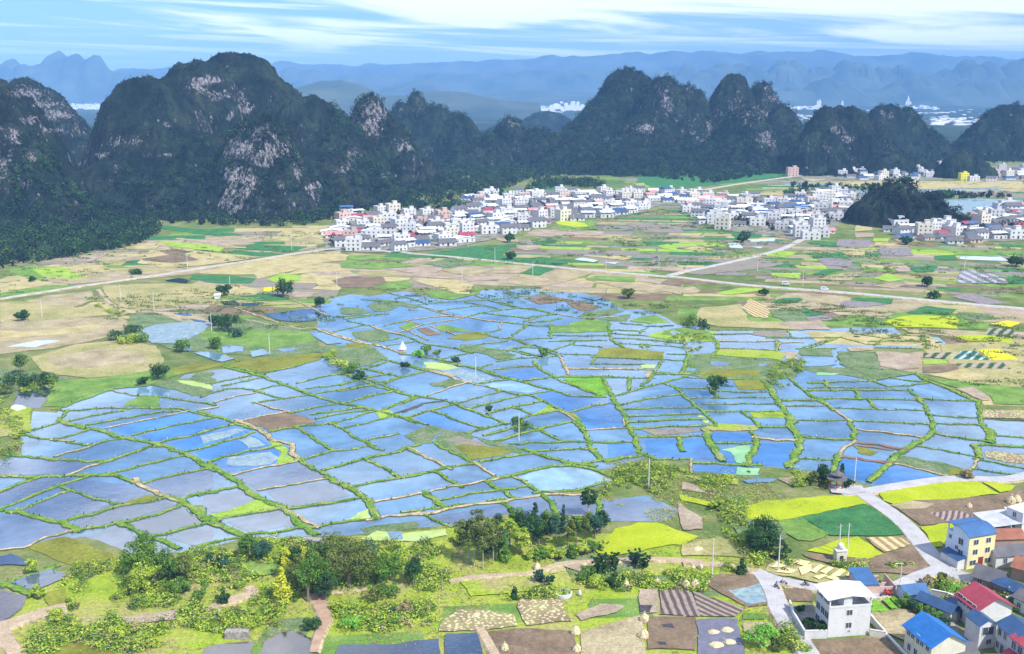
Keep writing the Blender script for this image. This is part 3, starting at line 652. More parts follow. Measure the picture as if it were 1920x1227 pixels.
DK = """
A g3.2 520,520 770,590 860,600 1050,660 1320,710 1450,740 1640,810 1760,880 1888,955
A g1.8 500,420 590,430 840,410 1150,400 1400,405 1560,405 1760,450 1888,480
A g2.2 520,520 590,430
A g1.6 250,610 400,570 520,530
A g1.6 200,650 350,665 480,690
A t1.8 480,690 600,700
A g1.6 600,700 730,730 820,735 920,700
A g2.2 540,670 680,630 820,590
A t1.6 500,830 650,790 800,745
A g1.6 970,690 1050,680
A g2.6 90,820 300,840 450,860 700,870 830,880 920,880
A t1.8 620,990 760,935 920,880
A g2.6 920,880 1130,820 1320,750 1420,740
A g2.0 960,990 1130,950 1350,890 1600,830
A g3.0 -300,1000 0,1010 300,1010 560,1000 800,1000 1000,1000 1200,1060
A g1.8 1250,1070 1500,1010 1820,940
A t2.8 1200,1050 1290,1120 1420,1170 1560,1215
A g1.3 640,515 860,465 1100,430 1150,410
A g2.0 800,550 1130,490 1400,440 1540,430
A t1.1 960,580 1200,530 1500,470 1640,440
A g2.2 1200,640 1500,570 1700,530 1888,490
A g2.0 1420,710 1650,660 1888,590
A g1.8 1650,790 1888,740
A t1.1 960,240 1050,265 1200,295
A g1.6 1200,295 1400,305 1600,330 1888,375
A t1.4 1780,420 1888,400
A g1.3 540,405 750,300 960,240
F g2.2 -300,400 0,300 120,250 280,190 340,170
F g2.0 -200,490 0,440 200,370 350,310 520,245 740,180
F g1.6 120,470 350,390 600,290
F g1.5 560,265 780,340 1050,410
F g2.2 600,550 850,480 1050,420 1250,390 1440,360
F g2.8 -300,420 0,470 180,480 400,540 560,570 700,630
F g2.0 700,640 900,600 1050,570
F g2.2 1130,560 1350,510 1600,420
F g2.4 1050,575 1250,660 1500,760 1560,790
F g2.2 1390,690 1600,630 1888,560
F g1.4 1740,780 1888,740
F g3.6 1480,350 1600,380 1700,460 1888,560
F g2.2 1600,360 1750,320 1888,300
F t1.5 -200,860 0,820 200,790 400,710 640,640
F g2.4 60,1120 100,1100 300,1020 460,970
F g1.6 460,970 600,1030
F g2.8 -200,1090 0,1110 120,1150 260,1200
B g3.0 200,40 480,110 700,190 900,270 1150,350 1310,380 1500,420 1700,470 1888,530
B g2.6 0,440 300,540 500,600
B t3.0 330,525 500,590 620,690 780,730 780,800 850,860
B g3.0 850,865 1110,1020 1300,1110 1470,1220
B g1.5 850,180 1100,120 1220,100 1400,60 1600,10
B g1.3 60,190 300,140 470,110
B g1.3 200,200 500,140
B g1.3 0,300 200,240 350,230 480,250
B g1.3 480,250 620,210 720,200
B t1.2 130,350 300,300 500,260
B g1.4 500,265 690,320
B g1.8 480,355 720,320 940,290
B t1.8 480,360 640,410 760,440
B t1.2 330,520 500,480 750,440
B g2.2 620,610 900,560 1150,540
B g1.8 790,445 1000,400 1240,360
B g1.3 950,230 1100,215 1350,170
B g1.6 1040,270 1250,235 1500,205
B g2.0 1240,95 1450,150 1700,240 1880,310
B g1.4 1300,350 1450,310 1660,265
B g1.4 1430,140 1560,120 1640,100
B g1.3 1600,190 1750,140 1888,100
B g1.3 1450,60 1600,95 1740,125
B g1.3 1600,415 1750,370 1880,320
B d1.8 1700,455 1888,395
B g2.4 980,460 1200,430 1400,400
B g2.2 1040,490 1250,450 1460,420
B g1.5 1160,540 1330,490 1500,440
B g1.5 1290,575 1500,525 1680,480
B g2.0 1150,540 1250,600 1400,690 1570,770
B g1.9 830,580 950,650 1140,780
B g1.4 920,850 1140,790 1330,770
B g1.4 1360,760 1480,740
B g1.3 1460,690 1700,640
B g2.4 1100,945 1400,860 1650,810 1888,740
B g2.1 1430,860 1560,910 1720,1010
B g2.0 1290,1110 1500,1060 1700,1030 1888,1000
B g2.0 0,620 260,550
B g2.2 0,760 200,700 440,630
B g2.0 80,870 350,800 650,745
B t1.6 260,1000 500,940 850,870
B t1.4 520,1130 800,1080 1100,1030
B g1.8 0,1165 150,1130 320,1100
B g1.8 1800,760 1888,800
C g2.4 0,20 200,70
C g2.6 330,0 480,30 650,50 750,90 850,130 950,150 1100,190 1280,240 1480,300 1740,305
C t2.6 200,70 350,110 540,180
C g1.4 0,125 190,75
C t1.4 180,300 400,220 560,180
C g1.3 0,350 100,310 180,300
C t1.9 560,180 700,210 830,245
C g1.8 640,190 800,160 940,150
C g2.0 830,250 980,280 1130,300 1270,370 1480,470
C g1.8 120,300 320,335 450,370
C g2.4 430,370 620,440 880,540
C g1.3 450,365 650,310 830,260
C g2.4 560,410 830,340 1040,290
C g2.4 740,450 960,395 1200,345
C g2.0 960,400 1130,460
C g1.9 1020,505 1150,460 1350,430
C d1.8 0,430 150,370 330,340
C g2.2 40,480 240,420 400,380
C g2.2 240,430 450,510 650,575
C g2.2 560,625 750,570 890,545
C g1.6 0,490 180,550
C g2.6 720,640 870,600 1020,550 1130,580
C g2.4 820,690 1000,640 1190,590 1500,515
C g2.4 1190,590 1280,650 1370,690
C g2.2 960,725 1200,710 1600,705 1870,710
C g1.6 1180,785 1450,770 1640,765
C g3.2 1480,470 1550,560 1610,650 1640,760 1720,860
C g1.8 1500,540 1580,620
C t1.8 1350,430 1480,490 1560,560
C g1.3 1480,440 1650,390 1830,355
C t1.5 1620,600 1888,585
C g2.8 1080,780 1250,840 1400,885 1640,920
C g2.2 1600,890 1800,860 1888,850
C t2.0 40,765 150,820 380,940
C g1.8 640,890 900,840 1100,810
C g2.0 0,1010 250,965 400,930 620,900
C t1.8 620,900 760,990
C g2.0 270,720 400,780 600,890
C g2.6 800,1030 960,1000 1150,950 1300,920 1450,910
C g1.8 280,970 380,1040 480,1100
C t1.6 0,1190 250,1130 500,1090 720,1050 790,1040
C g2.2 720,1060 850,1140 960,1200
C g2.2 960,1010 1100,1080 1170,1140
C g1.5 340,1215 600,1160 820,1130
C g1.5 880,1130 1050,1100
C g2.2 1340,150 1500,210 1700,290
C g2.2 1080,160 1300,130 1500,125 1888,130
C g2.8 1140,0 1200,60 1310,130
C g2.8 1740,140 1800,240 1850,340 1888,410
C g1.7 820,60 1000,40 1150,35
C g1.3 650,50 750,20
C t1.6 1390,0 1440,110
C t1.3 1440,55 1888,60
C g1.2 1140,280 1270,250
C g1.0 960,640 1010,610
D t1.3 0,60 360,65
D g1.3 0,135 330,140
D g2.6 180,140 200,240
D g1.6 70,295 300,225 500,180 680,130
D g2.8 0,220 40,330 150,450 170,560 240,680 280,800 400,850
D t1.8 60,350 130,440 150,560
D g1.5 120,370 350,320 640,280
D g2.4 600,220 660,290 780,390 900,500 950,560
D g1.6 150,415 400,405 770,400
D g2.2 200,480 500,465 800,455
D g3.0 190,530 500,510 850,505
D g2.8 250,590 500,570 900,560
D g1.8 270,660 600,655 870,655
D g1.4 0,590 180,580
D g1.3 0,710 210,705
D g2.6 0,870 150,840 300,820
D g4.0 870,600 890,680 960,800 1000,860
D g1.6 440,860 700,860
D t1.3 740,870 745,970
D g1.8 760,890 1000,900 1200,910 1340,910
D g2.2 640,100 480,95
D g2.4 600,110 850,100
D g2.0 640,100 760,20
D g1.5 500,190 640,230 900,230
D g1.8 680,130 900,145 1350,150
D g2.2 990,255 1200,265 1450,260
D g3.2 900,230 960,300
D g1.4 750,315 1000,315 1470,310
D g1.8 830,370 1000,370 1480,370
D g2.2 870,435 1200,435 1560,440
D g4.2 1370,170 1440,240 1500,330 1560,430 1640,520
D g2.4 1620,150 1700,220 1800,300 1888,350
D g3.6 1550,335 1800,335
D g2.2 1550,390 1888,385
D g2.6 1200,450 1290,510 1350,570
D g2.4 1350,575 1600,575
D t1.6 890,600 1100,605 1260,600
D g2.2 1260,600 1300,680
D t3.0 1310,670 1500,690 1640,690
D g1.8 950,715 1290,720
D g3.4 1310,700 1270,820 1230,910
D g4.2 1600,500 1640,600 1700,680 1680,800 1600,920
D g1.7 1680,515 1888,515
D g1.5 1710,660 1888,670
D g1.3 1690,855 1888,865
D g2.6 620,680 650,780
E g3.0 0,290 100,340 200,420
E t2.2 150,380 280,480 340,520
E g3.0 340,510 390,600 390,690
E t2.2 390,700 300,770 260,830
E g3.2 250,830 190,980
E g2.0 0,180 200,175 540,165
E g1.5 0,225 300,225 600,225
E g2.6 0,250 400,245 870,245
E g1.9 120,320 500,325 960,335
E g1.6 960,320 1200,335 1470,345
E g2.6 870,250 960,320 1040,450 1090,560 1090,620
E g2.0 560,170 680,210 850,210 1030,175
E g1.5 430,45 700,80 930,105
E g1.5 680,130 850,160 1000,175
E g1.5 540,160 680,130
E g3.6 930,105 1030,160 1200,220 1400,320 1480,350
E g2.6 1480,350 1500,500 1540,600 1600,690
E g1.1 220,405 500,415 1000,425
E g1.8 370,515 700,530 1060,550
E g2.2 1100,540 1300,550 1520,555
E g1.6 1080,470 1300,490 1500,490
E t1.7 400,590 700,630 960,660
E g2.2 1100,630 1300,670 1540,700
E g1.4 0,515 300,515
E g2.2 0,670 200,680 370,690
E g3.6 1090,620 960,700 820,790 700,890 620,970 520,1050
E g1.6 940,740 1200,785 1450,830
E r3.0 430,715 600,730 820,775
E r1.8 440,750 700,775
E r3.0 310,840 500,870 680,890
E t1.8 700,890 900,930 1200,1010
E g3.4 1460,750 1480,840
E g2.4 1460,740 1560,730 1700,740 1888,755 2300,790
E g1.5 1620,650 1888,665 2300,690
E g1.4 1490,865 1700,900 1888,940
E g1.3 1450,945 1820,1000
E t1.6 1480,860 1400,960
E g1.4 0,855 180,870
E d1.6 1500,500 1888,520 2300,540
E g2.6 130,170 160,220
E g2.6 390,250 430,320
E g2.2 520,335 570,400
E g4.0 1590,600 1600,710
G g2.2 800,440 1100,400 1350,360
G g1.8 1030,600 1270,560 1500,540
G t2.4 1500,535 1700,510 1888,490
G t1.8 1500,385 1700,350 1888,320
G g2.0 150,530 400,490 680,440
G g2.0 430,670 650,650 840,620 950,620
G t2.0 700,440 860,520 1000,600
G g3.2 620,390 700,440 880,590 1000,670
G g3.4 -20,440 40,560 200,620 340,680
G g3.4 70,60 250,180 370,270 480,340 620,400
G t1.8 40,560 200,620 340,680
G g1.4 0,770 180,730 340,700
G g3.2 1100,180 1300,260 1480,390 1540,520
G t1.8 1320,260 1480,390 1550,500
H g2.8 1450,60 1700,110 1888,190
H t2.4 0,510 250,480 500,430 850,385
H g1.5 0,480 500,410 850,370
H t2.2 900,380 1200,320 1400,320 1600,330
H g2.6 1240,330 1300,420 1370,540
H g2.2 850,390 930,470
H g3.2 180,310 330,430
H g1.6 190,520 380,600
H g2.2 1700,350 1730,430 1690,520
H g1.6 1180,300 1500,280 1700,230 1888,200
J g1.8 200,200 500,220 680,260 880,310
J t1.8 880,310 1000,340
J g1.2 430,145 600,190 760,240
J d1.2 580,165 680,165
J g1.2 690,245 930,220 1250,205
J g1.1 880,295 1150,260 1250,255
J g1.2 1100,225 1300,260 1400,285
J g1.8 1200,170 1350,220 1550,275 1700,280 1880,330
J g1.2 1360,195 1520,180 1800,155
J g1.1 1460,140 1540,180
J g1.4 1130,345 1300,305 1560,275
J g2.2 1260,320 1450,340 1650,365
J g1.7 1640,390 1760,350 1880,330
J t2.2 900,345 1100,355 1300,385 1450,400
J g1.7 1450,400 1700,430 1888,440
J t1.7 580,385 750,360 950,345
J t1.5 620,290 780,290 960,340
J t1.7 560,390 720,420 650,450 500,490
J t1.5 720,420 1000,380 1100,355
J t1.5 800,440 1000,510
J t1.7 590,480 750,550
J g1.5 60,390 250,430
J t2.8 280,440 400,480 540,510
J g2.4 540,510 700,580 850,610 1000,630 1150,670
J t3.0 -200,470 0,540 150,580 300,600 400,630 550,680
J g2.2 550,680 750,710 900,740 1100,790 1250,830 1400,880 1500,900
J g2.8 380,730 600,790 770,830
J g1.4 0,350 200,340 400,330
J g1.4 60,370 250,345 360,330
J g1.4 380,430 560,390
J g1.3 90,630 280,610
J g1.2 400,610 660,570
J g1.3 300,580 520,540
J g1.8 1200,500 1400,540 1550,550 1640,600
J g1.4 1190,600 1450,570
J g1.7 1500,530 1640,430
J g1.5 1300,490 1400,470
J t1.5 1420,400 1400,460
J g1.7 1550,560 1820,540
J g2.2 1300,640 1500,650 1650,690
J g2.0 1480,650 1620,620 1700,600 1888,660
J g1.5 900,725 1100,680
J g1.6 1400,745 1550,720 1700,710
J g1.3 0,860 100,840 220,810 400,750
J g1.3 200,810 400,860 520,880
J g2.0 0,860 150,900 300,960 440,1010 640,1060
J g1.2 0,955 100,920
J g1.6 330,940 520,890 770,830
J g1.3 210,890 400,860
J g1.3 0,1005 250,960
J g1.6 80,1100 250,1050 440,1015
J g1.6 340,1190 500,1120 640,1065
K g1.3 0,225 150,270 450,320
K g1.4 0,340 200,360 450,330
K g2.4 280,400 400,390 510,370
K g1.6 0,400 300,430 450,435
K g2.4 440,430 440,540
K t1.6 500,330 680,360 800,370 1000,350
K g1.4 80,530 230,430
K g2.8 440,515 700,520 940,520
K g1.5 440,570 900,560
K g2.8 960,480 980,560 1070,620
K g1.5 1000,470 1240,480
K g1.3 1230,490 1280,450
K g1.6 1070,410 1400,440
K g1.5 980,500 1280,520
K g1.6 1000,540 1300,555 1620,590
K g1.1 1070,590 1400,605 1680,630
K t1.5 1620,600 1680,540
K t1.6 1650,660 1700,630
K g2.0 1490,680 1888,700
K g1.8 1430,730 1660,745
K g2.4 1660,680 1600,840
K g2.2 0,650 200,620 320,630 500,690
K g2.2 160,570 250,610
K g2.0 170,660 330,700
K g1.6 440,650 640,590 660,560
K g1.4 640,600 860,620
K g1.3 500,680 800,690
K g1.2 340,715 520,700
K t1.8 520,700 600,860
K t1.4 590,815 900,810 1350,820
K g1.4 800,770 1240,775
K g1.8 830,710 1400,730
K g1.8 830,710 800,760
K g1.4 450,885 900,890 1340,895
K g2.2 1420,750 1300,920 1250,960
K g2.2 1390,860 1600,855 1888,870
K g1.2 1060,1040 1400,940 1600,890
K g2.6 950,400 960,480
L g1.6 580,350 1000,350 1400,345
L g2.4 580,400 1000,390
L t2.4 620,470 900,480 1250,475
L g2.8 620,480 640,560 560,640
L g2.6 1270,470 1270,580
L t1.5 1310,480 1300,560
L g1.5 1210,435 1888,440
L t1.4 1310,490 1530,490
L g1.6 1600,540 1860,460
L g1.6 1530,560 1888,555
L g1.7 640,560 900,560 1250,580
L g1.3 340,640 800,660 1280,690
Z6 g1.4 480,685 860,682 900,690 1000,720 1060,720
Z6 g1.4 860,682 700,740
Z6 g1.6 1060,720 1100,690 1220,665
Z6 g1.5 1040,705 1200,700 1330,700
Z6 g1.3 1220,672 1460,678
Z6 g1.4 920,635 940,665 1100,685
Z6 g1.6 580,645 600,680
Z6 g1.4 1330,700 1345,745 1200,742 1060,738
I g1.6 0,670 140,660 300,740
I g1.6 430,640 640,650 850,640
I g2.6 200,780 400,830 520,860
I g2.0 520,850 800,800 900,770
I t2.4 300,280 480,340 700,420 850,460 1000,455 1100,480 1250,530 1480,600
I t1.8 780,200 950,270 1110,340
I g1.6 860,440 1150,490 1400,430 1480,430
I g1.3 630,340 1000,370
I g1.3 300,270 620,250 830,240
I g1.3 540,300 900,270
I t1.8 200,400 400,380 540,410 760,450
""".strip().split('\n')
for k, ln in enumerate(DK):
    fr, ty, pts = ln.split(' ', 2)
    dike(fr, float(ty[1:]), pts, ty[0], k)
# ================================================================ FIELDS, ROADS
# patchwork of small plots over the valley floor, laid out in skewed strips
PC = ['T','P','S','G','g','D','B','Y','y','y','h','o','G','y','D','h','T','y','h','Y','D']
FMK = list(FM.keys())
def in_poly(x, y, P):
    c = False; j = len(P) - 1
    for i in range(len(P)):
        if (P[i][1] > y) != (P[j][1] > y) and x < (P[j][0] - P[i][0]) * (y - P[i][1]) / (P[j][1] - P[i][1]) + P[i][0]: c = not c
        j = i
    return c
def patchwork(frpts, ang, W, L, cols, z, seed, gap=0.9, keep=0.93):
    P = cv('X', frpts); r = random.Random(seed)
    ca, sa = math.cos(ang), math.sin(ang)
    us = [p[0] * ca + p[1] * sa for p in P]; vs_ = [-p[0] * sa + p[1] * ca for p in P]
    V = []; Fc = []; mi = []; mk = sorted(set(cols))
    v = min(vs_)
    while v < max(vs_):
        w_ = W * r.uniform(0.5, 1.5); u = min(us) + r.uniform(-L, 0)
        col = r.choice(cols)
        while u < max(us):
            l_ = L * r.uniform(0.4, 1.6)
            if r.random() < 0.8: col = r.choice(cols)
            q = [(u + gap * .5, v + gap * .5), (u + l_ - gap * .5, v + gap * .5), (u + l_ - gap * .5, v + w_ - gap * .5), (u + gap * .5, v + w_ - gap * .5)]
            q = [(a + 5 * math.sin(b_ * .021 + seed) + r.uniform(-1.2, 1.2), b_ + 9 * math.sin(a * .013 + seed) + r.uniform(-.6, .6)) for a, b_ in q]
            q = [(a * ca - b_ * sa, a * sa + b_ * ca) for a, b_ in q]
            cxm = sum(a for a, b_ in q) / 4; cym = sum(b_ for a, b_ in q) / 4
            if in_poly(cxm, cym, P) and r.random() < keep:
                zz_ = z + 0.01 * r.random(); n = len(V); V += [(a, b_, zz_) for a, b_ in q]; Fc.append([n, n + 1, n + 2, n + 3]); mi.append(mk.index(col))
            u += l_
        v += w_
    struct(mesh('field', V, Fc, [FM[k] for k in mk], mi))
patchwork("560,500 700,475 860,480 1080,425 1180,400 1300,385 1400,430 1500,455 1640,450 1800,460 2000,460 2000,565 1700,548 1400,520 1150,500 900,492 700,488", R(-14), 10.8, 25.3, PC, 0.03, 1)
patchwork("1330,372 1480,335 1700,340 1950,345 2050,350 2050,400 1800,400 1640,375 1500,375", R(-4), 21.6, 69, ['G','y','h','D','T','a','a','o','S','y','a'], 0.03, 2)
patchwork("940,385 1000,360 1180,345 1330,350 1480,335 1460,322 1300,330 1100,335 960,350", R(4), 29.7, 69, ['G','D','h','y','D','D','T'], 0.03, 3)
patchwork("0,500 200,460 420,430 640,420 610,470 400,490 250,512 0,550", R(8), 16.2, 39.1, ['T','S','G','y','o','P','D','T'], 0.03, 4)
patchwork("150,560 400,520 640,480 900,490 1100,500 1300,530 1300,570 1150,560 900,530 700,540 560,570 400,610 250,600", R(-6), 16.2, 34.5, ['T','P','T','G','y','B','S','o'], 0.03, 5)
patchwork("1300,560 1500,535 2000,590 2000,780 1850,770 1740,700 1640,640 1500,610 1330,600", R(-9), 17.6, 39.1, ['T','T','o','y','G','S','B','P','G','o'], 0.03, 6)
patchwork("0,1227 300,1190 820,1080 1100,1010 1250,1000 1500,1000 1500,1250 1000,1260", R(2), 14.9, 19.5, ['e','e','G','o','y','G','e','h'], 0.03, 7, gap=0.5, keep=0.6)


